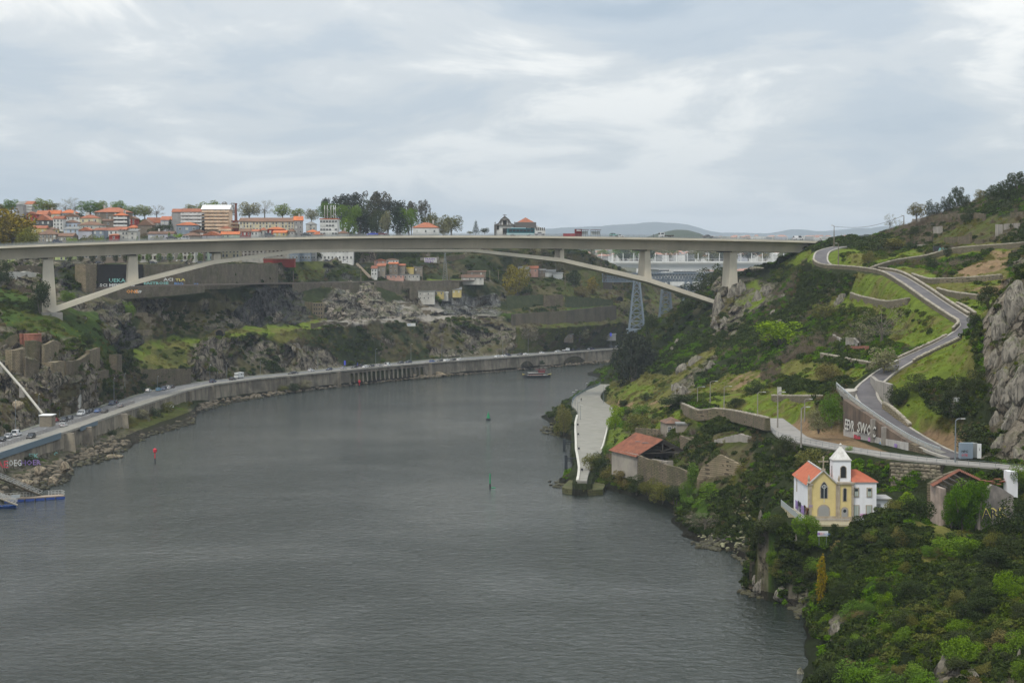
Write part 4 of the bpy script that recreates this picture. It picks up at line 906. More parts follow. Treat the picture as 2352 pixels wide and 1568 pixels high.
town=[(0,215,305,125,152,232,'white','side',T,3,2,'small white block with stacked balconies, topmost at the left of the hill town'),
(0,245,335,222,246,305,'red','gable',T,2,2,'red gabled house beside the big yellowing tree'),
(0,435,550,208,242,275,'cream','side',TB,1,3,'cream house with the brightest orange roof below the bare plane trees'),
(0,550,705,204,234,272,'grey','hip',TB,1,5,'long grey house under a bright orange hipped roof by the park trees'),
(0,330,432,212,248,290,'brown','side',T,1,3,'brown house with a plain tiled roof behind the red gabled house'),
(0,318,470,250,300,352,'dark','gable',T,1,3,'black walled gabled house under orange tiles'),
(0,488,580,262,287,392,'white','side',T,3,3,'tall clean white house with three window rows in the middle of the left cluster'),
(0,570,732,240,268,335,'white','gable',TO,2,4,'wide white gabled house with a worn brown roof'),
(0,582,708,296,322,384,'blue','hip',TO,1,3,'pale blue house under a brown hipped roof'),
(0,585,715,363,384,445,'blue','shed',G_,2,3,'pale blue house with flat grey roof and blue doors'),
(0,735,905,250,280,335,'cream','hip',T,1,3,'cream house with orange hipped roof left of the large brown block'),
(0,712,935,310,345,390,'oldwhite','hip',TO,1,6,'low long white house with a broad dark tiled hip roof'),
(0,290,425,350,374,430,'yellow','side',T,1,2,'ochre yellow house with reddish roof beside the big yellowing tree'),
(0,425,536,365,384,425,'yellow','hip',TO,1,3,'low ochre yellow annex with a brown roof'),
(0,345,520,388,430,505,'stone','hip',TO,2,5,'old brown stone house with a dormer just above the bridge deck'),
(0,520,672,418,446,505,'stone','side',TO,1,5,'low stone wing with wide white windows just above the bridge deck'),
(0,870,1175,184,226,295,'brown','hip',T,2,4,'large brown rendered block with hipped roof and white chimneys'),
(0,1045,1172,230,256,365,'dark','hip',TB,3,2,'narrow dark tower house with glazed balconies in front of the brown block'),
(0,945,1044,290,305,368,'brown','side',TO,1,1,'windowless brown shed-like house left of the dark tower house'),
(0,1172,1245,265,286,345,'red','gable',TO,2,2,'dark red gabled house right of the dark tower house'),
(0,720,845,366,396,475,'lilac','gable',T,0,0,'blank lilac grey gable end above the deck'),
(0,845,955,372,394,475,'slate','shed',T,2,2,'blue house with a big glazed upper floor above the deck'),
(0,956,1088,370,395,435,'white','shed',T,1,3,'low white house next to the glazed blue house'),
(0,1000,1090,428,440,485,'red','shed',TB,1,1,'small bright red house with one white window'),
(0,1090,1175,392,402,482,'oldwhite','flat',G_,2,3,'white box house with tiny windows'),
(0,1176,1256,384,402,486,'oldwhite','shed',G_,2,1,'streaked white box house with a single square window'),
(0,1160,1265,344,370,392,'oldwhite','hip',TB,1,3,'small house under a bright orange pyramid roof'),
(0,1050,1160,362,386,410,'white','side',T,1,3,'white house with a pale orange roof between two box houses'),
(0,1266,1400,290,345,395,'brown','gable',TO,0,0,'big blank brown gable end in the middle of the hill town'),
(0,1355,1476,276,325,355,'grey','side',T,1,2,'grey house with wide patchy orange roof'),
(0,1476,1690,264,298,358,'lilac','side',T,1,6,'long pale house with white chimneys left of the grey apartment block'),
(0,1662,1885,194,224,392,'white','side',T,5,6,'five storey grey and white apartment block with continuous balconies'),
(0,1855,2105,160,200,392,'peach','side',M_whroof,6,5,'peach apartment block with a white roof, highest of the hill town'),
(0,1622,1812,318,345,420,'slate','hip',TB,1,3,'blue grey house with bright orange roof in front of the grey apartment block'),
(0,1360,1590,402,426,480,'lilac','side',TO,1,4,'long pale grey house under a brown roof just above the deck'),
(0,1856,2030,402,440,468,'lilac','gable',T,1,2,'pale gable end with pinkish roof just above the deck'),
(0,2032,2196,404,430,466,'green','side',TB,1,4,'pale green house with a bright orange roof just above the deck'),
(0,2106,2192,296,310,378,'red','flat',T,2,2,'dark red block beside the peach apartments'),
(0,2196,2302,378,406,448,'red','side',TO,1,3,'dark red low house with brown roof below the long cream building'),
(0,2303,2372,384,402,448,'white','side',T,1,2,'small white house below the long cream building'),
(0,2012,2130,354,380,405,'brown','hip',T,1,3,'house with orange pyramid roof at the foot of the peach apartments'),
(0,1665,1842,414,442,466,'brown','hip',TO,0,0,'low roof of brown tiles just above the deck'),
(0,1745,1890,384,408,455,'brown','gable',TO,1,2,'brown gabled house at the foot of the grey apartment block'),
(0,2200,2702,278,312,402,'cream','side',TO,3,17,'very long cream building with three rows of windows under a brown roof'),
(588,350,430,264,302,432,'grey','side',TB,3,2,'grey stair tower with tiled top at the end of the long cream building'),
(588,460,548,310,336,395,'oldwhite','hip',G_,2,3,'small white house with dark pyramid roof by the park'),
(588,587,748,274,292,446,'white','flat',TB,4,6,'white office block with ribbon windows and antennas on its roof'),
(588,105,262,362,382,435,'red','hip',TB,1,3,'red house with a bright orange hipped roof by the deck'),
(588,156,276,392,415,445,'yellow','side',TB,1,3,'yellow house with a bright orange roof by the deck'),
(588,34,100,366,392,440,'oldwhite','hip',T,1,2,'small white house with orange roof left of the red house'),
(588,290,346,376,402,440,'oldwhite','hip',TO,1,2,'tiny white house with a brown pyramid roof beside the grey stair tower'),
(588,465,560,386,408,440,'oldwhite','hip',TB,1,3,'small house with a bright orange roof left of the white office block'),
(588,525,655,400,432,446,'oldwhite','hip',TB,0,0,'broad glowing orange roof in front of the white office block'),
(588,752,832,394,420,446,'oldwhite','hip',TO,0,0,'dull tiled roof right of the white office block'),
(588,1440,1678,322,368,440,'white','hip',T,1,3,'detached white house with hipped orange roof below the dark park trees'),]
for(ox,x0,x1,yp,ye,yb,wl,rf,rm,r_,c_,lb) in town:
 big_=x1-x0>200
 o=house(AX(x0,ox),AX(x1,ox),AY(yp),AY(ye),AY(yb),wl,rf,rm,r_,c_,label=lb,group='houses of the hill town',chim=2 if 'chimney' in lb or 'brown block' in lb else(1 if R.random()<.3 else 0),balc='white' if 'balconies' in lb else 'peach' if 'peach apartment' in lb else False,
rot=0 if big_ else R.uniform(-.2,.2),ww=1.5 if 'ribbon' in lb or 'apart' in lb else 1.0,wh=1.2 if 'ribbon' in lb else 1.4)
 if 'antennas' in lb:
  for x in(-3,-1.5,.5,2,3):
   b=MB();z=P(1,AY(292),1000).z-P(1,AY(446),1000).z+.5;b.tube([(x,5,z),(x,5,z+7)],.09,4);b.box((x,4.8,z+6),(.35,.25,2.4));b.obj('antenna',M_white,o)
# grey flank buildings
house(AX(150),AX(214),AY(128),AY(160),AY(232),'grey','shed',G_,0,0,D=1074,label='blank grey flank wall beside the small white balcony block',group='houses of the hill town')
house(AX(1582),AX(1660),AY(196),AY(225),AY(392),'grey','side',T,0,0,label='windowless grey gable flank of the five storey apartments',group='houses of the hill town')
# street front under the bridge deck
row2=[(0,70,375,600,702,'lime',1,6,'pale lime green low building seen under the left end of the deck'),(0,505,665,605,702,'lime',1,4,'pale lime green building right of the tall left pier'),
(0,690,900,590,676,'stone',1,7,'brown street front under the deck behind clipped trees'),(0,900,1180,580,676,'brown',1,9,'dark brown street front with shop openings under the deck'),(0,1262,1440,575,672,'oldwhite',2,5,'off white street house with brown doors under the deck'),
(0,1442,1610,575,672,'stone',2,5,'stone coloured street house under the deck'),(0,1612,1790,570,672,'oldwhite',2,5,'weathered white street house under the deck'),(0,1792,1870,570,672,'brown',2,2,'narrow brown street house under the deck'),(0,1872,1915,570,672,'green',2,1,'narrow pale green street house beside the short pier'),
(0,1917,1965,570,672,'blue',2,1,'narrow light blue street house beside the short pier'),(0,2035,2200,565,650,'cream',2,5,'cream street house with a yellow awning between pier and arch'),(0,2202,2420,560,650,'oldwhite',2,6,'white street house above the rising arch'),
(588,70,290,555,640,'oldwhite',2,6,'white street house just left of where arch meets deck'),(588,292,390,560,675,'slate',2,3,'grey blue street house under the deck beside the long white building'),(588,392,500,560,675,'slate',2,4,'slate blue street house with white windows under the deck'),(588,502,546,560,675,'grey',2,2,'narrow grey street house under the deck'),
(588,548,890,555,678,'white',2,10,'long clean white building with stone framed windows under the deck')]
for(ox,x0,x1,ye,yb,wl,r_,c_,lb) in row2:
 px=AX((x0+x1)/2,ox);D=float(np.interp(px,[0,225,400,600,675,828],[835,885,930,1015,1072,1120]))
 house(AX(x0,ox),AX(x1,ox),AY(ye-20),AY(ye),AY(yb),wl,'side',TO,r_,c_,D=D,depth=9,label=lb,group='street front below the deck',kind='wood' if wl=='oldwhite' else 'std',ww=1.1,wh=1.8)
# small houses on the railway terrace (crop B) and ruins (crop C)
small=[(588,1085,1195,655,672,700,'pink','gable',T,1,2,1090,'rose red gabled house on the railway terrace'),(588,1198,1305,650,664,700,'white','hip',TO,1,4,1092,'white house with blue doors on the railway terrace'),
(588,1058,1112,720,745,812,'white','shed',T,2,2,1076,'narrow white house at the foot of the long stairway'),(588,1112,1186,700,722,800,'stone','shed',T,1,2,1082,'bare stone house with graffiti marks on the railway terrace'),
(588,1220,1300,685,700,790,'brown','side',TB,2,2,1084,'brown house with bright orange roof on the railway terrace'),(588,1300,1368,700,716,790,'stone','side',T,1,1,1086,'stone house with pale blue side on the railway terrace'),
(588,1382,1448,736,740,782,'yellow','flat',mat('yroof',(.6,.45,.05)),0,0,1088,'bright yellow shed on the railway terrace'),(588,1450,1524,728,732,782,'stone','flat',G_,1,2,1090,'stone block beside the bright yellow shed'),
(588,1170,1355,800,806,835,'pink','flat',G_,1,4,1074,'long low salmon wall house along the railway'),(588,1356,1500,795,802,838,'oldwhite','flat',G_,1,4,1078,'low white and blue shack along the railway'),
(588,1888,2090,800,826,858,'oldwhite','side',TO,1,4,1112,'low whitewashed house with brown roof on the terrace edge'),(588,1942,2110,765,775,810,'brown','shed',TO,1,2,1124,'brown block behind the low whitewashed house'),
(588,1490,1640,950,956,1038,'oldwhite','flat',G_,2,4,1080,'ruined white walled shack row by the railway arch'),(588,1636,1725,945,955,990,'yellow','flat',G_,1,2,1083,'ochre shack with a flat roof beside the ruined white row'),(588,1750,1885,918,940,975,'yellow','shed',G_,1,3,1086,'ochre shack with tin roof at the end of the row'),(588,1690,1765,960,966,1005,'oldwhite','flat',M_whroof,1,2,1079,'pale lean-to in the middle of the shack row'),
(1176,60,160,724,752,795,'oldwhite','side',G_,1,3,1163,'pale shack with grey roof, leftmost in the hillside group'),(1176,140,240,720,742,790,'pink','side',T,1,2,1166,'shack with reddish roof in the hillside group'),(1176,240,310,745,760,800,'brown','side',G_,1,2,1164,'brown shack with grey roof in the hillside group'),
(1176,305,400,752,775,805,'white','side',G_,0,0,1162,'white walled shack under the kink of the arch'),(1176,380,466,778,788,820,'white','side',G_,0,0,1164,'low white shack, rightmost in the hillside group'),
(1176,480,562,1345,1352,1388,'brown','shed',G_,1,2,1108,'weathered grey roofed hut in the brush above the quay road'),(1176,870,955,1338,1348,1372,'oldwhite','shed',M_whroof,0,0,1135,'small pale shelter above the quay road by the dark tree')]
for(ox,x0,x1,yp,ye,yb,wl,rf,rm,r_,c_,D,lb) in small:
 dl=depthL(AX((x0+x1)/2,ox),AY(yb));house(AX(x0,ox),AX(x1,ox),AY(yp),AY(ye),AY(yb),wl,rf,rm,r_,c_,D=dl-5.,depth=9,label=lb,group='small houses on the left bank',kind='mix',ww=.9,wh=1.2,sunk=2.4)
# far town beyond the bridges
ft=[]
for i in range(170):
 px=R.uniform(1300,1850);k=R.random();py=583+14*k if px>1370 else 590;D=2300+(1-k)*700
 ft.append((px,py,D,R.uniform(6,17),R.uniform(4,8)))
for i in range(60):px=R.uniform(1620,1960);ft.append((px,R.uniform(548.5,551),R.uniform(3600,3900),R.uniform(8,22),R.uniform(3,7)))
for i in range(34):px=R.uniform(1480,1800);ft.append((px,R.uniform(622,650),R.uniform(1750,1900),R.uniform(14,40),R.uniform(6,9)))
FT=mat('far_tiles',(.36,.2,.15))  # tile colour paled to carry distance haze
fcol=['white','white','white','oldwhite','oldwhite','grey','lilac']  # muted wall colours only, haze over the far town put into the palette
for i,(px,py,D,wd,h) in enumerate(ft):
 p=P(px,py,D);wl=R.choice(fcol);rt=R.choice([FT,FT,TO,M_whroof,G_]) if D<3500 else R.choice([M_whroof,M_whroof,FT])
 o=empty('far_house',p,R.uniform(-.4,.4),label='small distant house of the pale town seen beyond the bridges',cat='house',group='distant town houses')
 b=MB();b.box((0,wd*.25,h/2-6),(wd,wd*.5,h+12));b.obj('wall',wallm(wl,None),o)
 b=MB();roof_mesh(b,wd,wd*.5,h,2.2,'hip' if rt in(FT,TO) else 'flat');b.obj('roof',rt,o)
 if wd>12 and h>6:
  for r_ in range(int(h//3)):
   b=MB();b.box((0,-.05,1.8+r_*3),(wd*.8,.3,1.1));b.obj('window_band',M_glass,o)
for x0,x1,y0,y1,lb in((1540,1680,622,672,'large white slab-sided office building beyond the rail bridge'),(1280,1375,645,675,'pale blue low apartment building beyond the rail bridge'),(1410,1600,1090,1130,None)):
 if lb:
  D=2250;a,c=P(1176+x0/4,AY(y0),D),P(1176+x1/4,AY(y1),D);o=empty('office_building',((a.x+c.x)/2,D,c.z),label=lb,cat='building')
  b=MB();b.box((0,10,(a.z-c.z)/2-10),(c.x-a.x,20,a.z-c.z+20));b.obj('wall',wallm('white',None),o)
  for r_ in range(4):
   for q in range(7):k_=link('window',WM['std'],o,(((q+.5)/7-.5)*(c.x-a.x)*.55+(c.x-a.x)*.18,-.1,(r_+.5)/4*(a.z-c.z)));k_.scale=(3.2,2,3)
# church with scrolled gable and cross
D=1165;s=D/F
def church():
 a=P(AX(2197,588),AY(432),D);c=P(AX(2375,588),AY(432),D);w_=c.x-a.x;z=lambda cy:P(1176,AY(cy),D).z-a.z
 o=empty('hilltop_church',((a.x+c.x)/2,D,a.z),label='white church front with dark stone trim, stepped gable and a cross',cat='church')
 b=MB();b.prism([(-w_/2,-6),(w_/2,-6),(w_/2,z(348)),(w_*.33,z(335)),(w_*.22,z(300)),(w_*.2,z(296)),(0,z(268)),(-w_*.2,z(296)),(-w_*.22,z(300)),(-w_*.33,z(335)),(-w_/2,z(348))],0,1.2);b.box((0,10,z(352)/2-3),(w_*.96,18,z(352)+6));b.obj('wall',wallm('white',None),o)
 tr=mat('granite_trim',(.13,.12,.11));b=MB()
 for y0,y1 in((z(351),z(343)),):b.box((0,-.1,(y0+y1)/2),(w_*1.04,1.6,y1-y0))
 b.box((0,-.1,z(299)),(w_*.48,1.5,.7))
 for s_ in(-1,1):
  b.beam((s_*w_*.22,-.1,z(297)),(0,-.1,z(266)),1.4,.6);b.beam((s_*w_/2,-.1,-5),(s_*w_/2,-.1,z(350)),1.2,1.4);b.beam((s_*w_*.21,-.1,z(345)),(s_*w_*.2,-.1,z(300)),.6);b.beam((s_*w_/2,-.1,z(345)),(s_*w_*.33,-.1,z(333)),.8,.7);b.beam((s_*w_*.33,-.1,z(333)),(s_*w_*.22,-.1,z(302)),.8,.7)
  b.lathe([(.5,0),(.7,.6),(.2,1.2),(.35,1.8),(.05,2.6)],6,(s_*w_/2,.5,z(350)))
 b.obj('stone_trim',tr,o)
 b=MB();b.beam((0,.3,z(268)),(0,.3,z(248)),.45);b.beam((-1.2,.3,z(254)),(1.2,.3,z(254)),.4);b.obj('cross',tr,o)
 for cx,cz,ww,wh in((0,z(321),2.6,4.2),(0,z(404),3,4.6),(-w_*.36,z(370),1.6,2.6)):q=link('window',WM['dark'],o,(cx,-.12,cz));q.scale=(ww,2.2,wh)
church()
cv=house(1176+8.5,1176+54,AY(275),AY(330),AY(440),'white','hip',T,1,3,D=1150,depth=13,kind='dark',label='square white convent block with granite cornice and red pyramid roof',cat='building',ww=2.2,wh=3)
b=MB();w0=45.5*1150/F;b.box((0,6.5,P(1,AY(345),1150).z-P(1,AY(440),1150).z),(w0+.8,13.8,3.6));b.obj('cornice',mat('granite_trim',None),cv)
cv2=empty('convent_wing',P(1176+66,AY(440),1150),0,label='long white wing of the convent receding behind the bus',cat='building')
b=MB();b.prism([(-3.5,-5),(3,-5),(3,P(1,AY(385),1150).z-P(1,AY(440),1150).z),(-3.5,P(1,AY(345),1150).z-P(1,AY(440),1150).z)],.1,40);b.obj('wall',wallm('white',None),cv2)
for i in range(5):q=link('window',WM['dark'],cv2,(-2.5+i*1.2,-.05,4.2));q.scale=(.6,2,1.8)
# brick chimney stack
for x,y0,y1 in((2168,158,285),):
 p=P(AX(x),AY(y1),1060);b=MB();b.lathe([(1.0,-3),(.85,0),(.55,(y1-y0)/4*1060/F),(.8,(y1-y0)/4*1060/F+.1),(.8,(y1-y0)/4*1060/F+.8)],10);b.obj('factory_chimney',mat('brick_red',(.2,.07,.045),(.12,.05,.035),1.),None,loc=p,label='slim old brick factory chimney right of the peach apartments',cat='chimney')
# ---------- trees ----------
M_bark=mat('bark',(.12,.1,.08),(.08,.065,.05),1.5,.95);M_barkp=mat('pale_bark',(.15,.13,.1),(.1,.088,.07),1.5,.95)
TL=dict(plane=leafmat('plane_leaves',(.13,.17,.035),(.2,.24,.06),(.15,.15,.06),.35),bare=leafmat('bare_crown',(.17,.16,.1),(.24,.24,.13),(.15,.13,.1),.3),green=leafmat('fresh_leaves',(.09,.15,.025),(.14,.2,.04),(.08,.13,.03),.35),
dark=leafmat('dark_leaves',(.022,.036,.012),(.048,.062,.022),(.04,.048,.02),.45),conifer=leafmat('conifer_needles',(.02,.035,.016),(.04,.055,.025),None,.3),autumn=leafmat('yellowing_leaves',(.19,.15,.03),(.27,.2,.05),(.14,.14,.035),.3),
olive=leafmat('olive_leaves',(.1,.11,.035),(.16,.15,.05),(.12,.1,.045),.35),euca=leafmat('eucalyptus_leaves',(.028,.035,.022),(.055,.06,.04),(.07,.065,.045),.4),ivyl=leafmat('ivy_mound_leaves',(.04,.085,.012),(.09,.16,.02),None,.3),lime=leafmat('lime_leaves',(.13,.2,.02),(.2,.28,.035),None,.25))
def tree_proto(kind,shape,seed):
 global rng
 rng=np.random.default_rng(seed);rr=random.Random(seed);b=MB();bl=[]
 if shape=='round':
  b.tube([(0,0,-.1),(0,0,.2),(.02,0,.42)],[.035,.026,.018],6)
  for i in range(11):
   a=i*2.4;z=.24+.62*(i+rr.random())/11;r=.3*math.sin(math.pi*min(1,(z-.02)/1.0))**.5
   e=(math.cos(a)*r,math.sin(a)*r,z);b.tube([(0,0,.1+.03*i),(e[0]*.5,e[1]*.5,(z+.3)*.5+.05),e],[.013,.008,.004],4,False);bl.append((*e,.15+.07*rr.random()))
  bl+=[(0,0,.6,.24),(0,0,.4,.2)];n=2500;sz=.024
 elif shape=='bare':
  b.tube([(0,0,-.1),(0,0,.25),(.01,0,.5)],[.03,.022,.014],6)
  for i in range(34):
   a=i*2.4;z=.28+.66*rr.random();r=.38*math.sin(math.pi*min(1,(z-.05)/1.02))**.6;e=(math.cos(a)*r,math.sin(a)*r,z)
   b.tube([(0,0,.22+.01*i),(e[0]*.45,e[1]*.45,z*.75),e],[.006,.004,.002],3,False);bl.append((*e,.1))
  n=1300;sz=.012
 elif shape=='column':
  b.tube([(0,0,-.1),(0,0,.3)],[.03,.02],5)
  for i in range(16):z=.1+.88*i/16;r=.17*math.sin(math.pi*(z*.85+.12))**.7;bl+=[(rr.uniform(-.04,.04),rr.uniform(-.04,.04),z,r)]
  n=1100;sz=.022
 elif shape=='cone':
  b.tube([(0,0,-.1),(0,0,.95)],[.022,.004],5)
  for t in range(11):
   z=.12+.8*t/11;r=.26*(1-t/11.5)
   for k in range(6):a=k*1.047+t;bl.append((math.cos(a)*r*.7,math.sin(a)*r*.7,z-.03,.05+r*.25))
  bl.append((0,0,.95,.03));n=1100;sz=.02
 elif shape=='umbrella':
  for i in range(4):b.tube([(rr.uniform(-.05,.05),0,-.1),(rr.uniform(-.08,.08),rr.uniform(-.06,.06),.45),(rr.uniform(-.22,.22),rr.uniform(-.2,.2),.85)],[.018,.013,.005],5,False)
  for i in range(20):a=i*2.4;z=.3+.64*(i+rr.random())/20;r=.36*rr.random()**.5;bl.append((math.cos(a)*r,math.sin(a)*r,z,.07+.08*rr.random()))
  bl+=[(0,0,.9,.1),(.1,0,.8,.12),(-.12,.05,.76,.12)];n=2700;sz=.021
 else:
  for i in range(4):b.tube([(0,0,-.1),(rr.uniform(-.2,.2),rr.uniform(-.2,.2),.5)],[.03,.01],4)
  for i in range(14):a=i*2.4;z=.15+.62*rr.random();r=.38*rr.random()**.5;bl.append((math.cos(a)*r,math.sin(a)*r,z,.15+.12*rr.random()))
  n=3600;sz=.023
 c,d=blob_pts(bl,n,.55 if shape!='bare' else.2);v,f=leaf_cloud(c,d+[0,0,.3],np.full(n,sz),.65)
 k=1/(c[:,2].max());return b.mesh('trunk',M_barkp if shape in('bare','round') else M_bark),fast_mesh('crown',v*k,f,TL[kind])
TPR={}
def tree(kind,shape,base,h,wd,name='tree',label='',group=None,cat='tree',seed=None):
 s_=R.randrange(3) if seed is None else seed;key=(kind,shape,s_)
 if key not in TPR:TPR[key]=tree_proto(kind,shape,s_*7+len(kind)+3)
 o=empty(name,base,R.uniform(0,6.28),label=label,cat=cat,group=group)
 sx=wd/.78 if shape in('round','bare','umbrella') else wd/.36 if shape=='column' else wd/.56 if shape=='cone' else wd/1.0
 o.scale=(sx,sx,h)
 link('trunk',TPR[key][0],o);link('crown',TPR[key][1],o);return o
def tr(ox,cx,ct_,cb,cw,D,kind,shape,label,name='tree',oy=430.7,group=None):
 p=P(ox+cx/4,oy+cb/4,D);return tree(kind,shape,p,(cb-ct_)/4*D/F,cw/4*D/F,name,label,group)
PT='park trees along the top of the hill town'
for(ox,cx,ct_,cb,cw,D,k,s_,lb) in[(0,105,105,230,140,1110,'green','round','small green tree behind the white balcony block, leftmost on the skyline'),(0,20,150,260,150,1115,'olive','bush','olive tree at the left edge of the skyline'),(0,400,97,240,180,1120,'plane','round','broad pale plane tree right of the white balcony block'),(0,480,142,240,140,1110,'olive','bush','brownish bushy tree below the first plane tree'),
(0,600,98,250,120,1120,'bare','bare','thin leafless tree left of the tall bare plane'),(0,690,88,260,160,1125,'bare','bare','tall mostly bare plane tree above the bright orange roofs'),(0,830,118,265,210,1115,'green','round','wide fresh green tree above the cream hipped house'),(0,925,118,260,120,1118,'plane','round','narrow pale green tree left of the large brown block'),
(0,1090,116,250,150,1120,'green','round','green tree rising behind the large brown block'),(0,1165,175,270,100,1112,'plane','round','small pale tree just right of the large brown block'),(0,1240,165,280,120,1115,'plane','round','first of three small planes right of the brown block'),(0,1330,158,285,140,1112,'plane','round','second of three small planes right of the brown block'),(0,1440,158,290,150,1110,'bare','bare','nearly bare tree, third of three right of the brown block'),
(0,1775,150,260,150,1120,'plane','round','pale tree behind the grey apartment block'),(0,1930,118,260,190,1125,'plane','round','broad pale tree behind the peach apartments'),(0,2095,130,290,150,1118,'bare','round','thin crowned tree between peach apartments and brick chimney'),(0,2290,128,290,190,1115,'bare','round','grey green tree right of the brick chimney'),
(588,80,112,290,170,1118,'bare','bare','leafless plane above the long cream building'),(588,245,145,290,150,1115,'plane','round','pale plane tree above the end of the long cream building'),(588,375,190,300,130,1112,'plane','round','small pale tree above the grey stair tower'),(588,510,192,320,120,1112,'bare','round','grey green tree above the small dark roofed house'),
(588,655,130,330,200,1120,'green','round','green tree behind the white office block'),(588,845,152,425,220,1105,'green','bush','large dense green tree right of the white office block'),
(588,640,92,300,100,1180,'euca','umbrella','small outlying eucalyptus at the left of the dark grove'),(588,790,60,420,240,1175,'euca','umbrella','dark spreading eucalyptus, left one of the tall grove'),(588,900,45,425,260,1172,'euca','umbrella','dark eucalyptus in the left middle of the tall grove'),(588,1020,100,425,240,1170,'dark','bush','blackish full tree in the middle of the grove'),
(588,1110,30,425,250,1175,'euca','umbrella','tallest dark eucalyptus in the middle of the grove'),(588,1210,105,425,230,1178,'euca','umbrella','dark eucalyptus on the falling right side of the grove'),(588,1320,120,425,200,1180,'euca','umbrella','dark eucalyptus behind the tall cypress'),(588,1430,125,425,150,1180,'euca','umbrella','thin dark eucalyptus right of the tall cypress'),(588,1552,110,400,120,1182,'euca','umbrella','isolated airy eucalyptus at the right of the grove'),
(588,950,190,425,230,1165,'dark','bush','dark lower tree filling the left of the grove'),(588,1120,200,425,200,1160,'dark','bush','dark lower tree filling the right of the grove'),
(588,1195,208,425,110,1120,'bare','round','tan budding tree left of the broad cypress'),(588,1298,182,425,150,1110,'conifer','column','broad blackish green cypress in front of the grove'),(588,1410,185,425,170,1115,'green','bush','bright green tree right of the broad cypress'),(588,1522,225,432,95,1090,'conifer','cone','dark layered conifer in front of the detached white house'),
(588,1610,228,430,200,1130,'olive','bush','olive brown tree behind the detached white house'),(588,1720,275,430,150,1125,'bare','bush','brown bushy tree right of the detached white house'),(588,1795,248,430,180,1130,'olive','round','olive tree at the right end of the park'),
(588,2020,300,425,75,1150,'conifer','cone','dark pointed conifer left of the church'),(588,2100,368,425,80,1150,'dark','round','small dark tree between the conifer and the church'),(588,1965,400,430,60,1150,'olive','round','tiny bush left of the pointed conifer'),
(0,742,232,275,80,1060,'dark','bush','small dark bush tree among the orange roofs'),(0,1565,282,410,80,1000,'conifer','cone','dark pointed conifer left of the grey apartment block'),(0,1480,340,420,200,1005,'dark','bush','dark wide tree in front of the long pale house'),(0,1800,350,400,90,1010,'dark','bush','small dark tree at the foot of the apartments'),
(0,120,188,560,430,830,'autumn','round','big yellowing tree at the left edge behind the deck'),(0,10,230,560,260,825,'autumn','bush','lower yellowing tree cut by the left edge'),(0,235,350,560,220,822,'autumn','bush','smaller yellow green tree beside the big yellowing one'),
(0,660,455,560,110,860,'lime','round','lime green street tree above the deck near the stone house'),(0,815,425,570,130,870,'bare','round','bare street tree before the lilac gable'),(0,915,440,570,100,870,'plane','round','pale street tree before the glazed blue house'),(0,1450,438,570,110,890,'bare','round','bare street tree before the long grey house'),(0,1640,415,570,120,895,'lime','round','lime green street tree before the low brown roof'),
(0,1556,410,570,36,893,'green','column','slim green cypress before the long grey house'),(0,1262,448,570,26,885,'green','column','slim green cypress by the streaked white box house')]:
 tr(ox,cx,ct_,cb,cw,D,k,s_,lb,'tree' if s_!='cone' else 'conifer',group=PT)
for cx in(638,740,850,950,1062,1152,1276,1366,1462,1558,1655,1747,1836):
 px=cx/4;tr(0,cx,598,682,62,float(np.interp(px,[160,225,400,600],[828,862,902,960])),'green' if cx>1200 else 'dark','column','clipped street tree in the row under the bridge deck','street_tree',group='clipped trees along the upper street')
for(ox,cx,ct_,cb,cw,k,s_,lb) in[(0,372,850,1175,210,'dark','bush','dark bushy tree leaning against the tall left pier'),(0,20,645,900,210,'dark','bush','dark tree at the left edge under the deck'),(0,1175,1040,1230,130,'green','bush','green tree below the middle of the left arch leg'),(0,1500,1040,1100,120,'dark','bush','dark bush beside the graffiti blocks'),(0,2250,920,1020,160,'dark','bush','dark bush on the knoll under the arch'),
(0,800,1330,1460,140,'dark','bush','dark tree above the ruined terrace walls'),(0,620,940,1060,160,'green','bush','green bush under the broad grassy bank by the pier'),(588,310,700,800,120,'green','bush','green bush at the terrace with the rust shed'),
(588,1655,980,1050,90,'green','bush','round green bush before the shack row'),(1176,35,705,985,230,'autumn','bush','large yellow olive tree on the hillside below the arch'),(1176,735,818,985,110,'autumn','column','tall yellow olive tree between the stone abutments'),(1176,640,900,1010,170,'olive','bush','olive tree left of the tall yellow one'),
(1176,1035,1030,1160,120,'bare','round','pale bare tree by the tunnel mouth'),(1176,560,760,900,130,'dark','bush','dark tree above the ivy wall'),(588,2330,1150,1230,120,'green','bush','green bush at the right end of the construction ledge'),(588,1310,1260,1310,60,'dark','bush','dark bush above the cliff in the middle'),
(1176,820,1310,1420,160,'bare','round','pale budding tree above the quay road'),(1176,620,1240,1400,170,'bare','round','tall pale budding tree on the slope above the quay'),(1176,150,1240,1420,180,'bare','round','grey budding tree on the slope left'),(588,1190,1310,1420,110,'dark','bush','dark tree growing out of the green cliff')]:
 px,py=ox+cx/4,430.7+cb/4;D=depthL(px,py);tr(ox,cx,ct_,cb,cw,D,k,s_,lb,group='trees on the left bank')
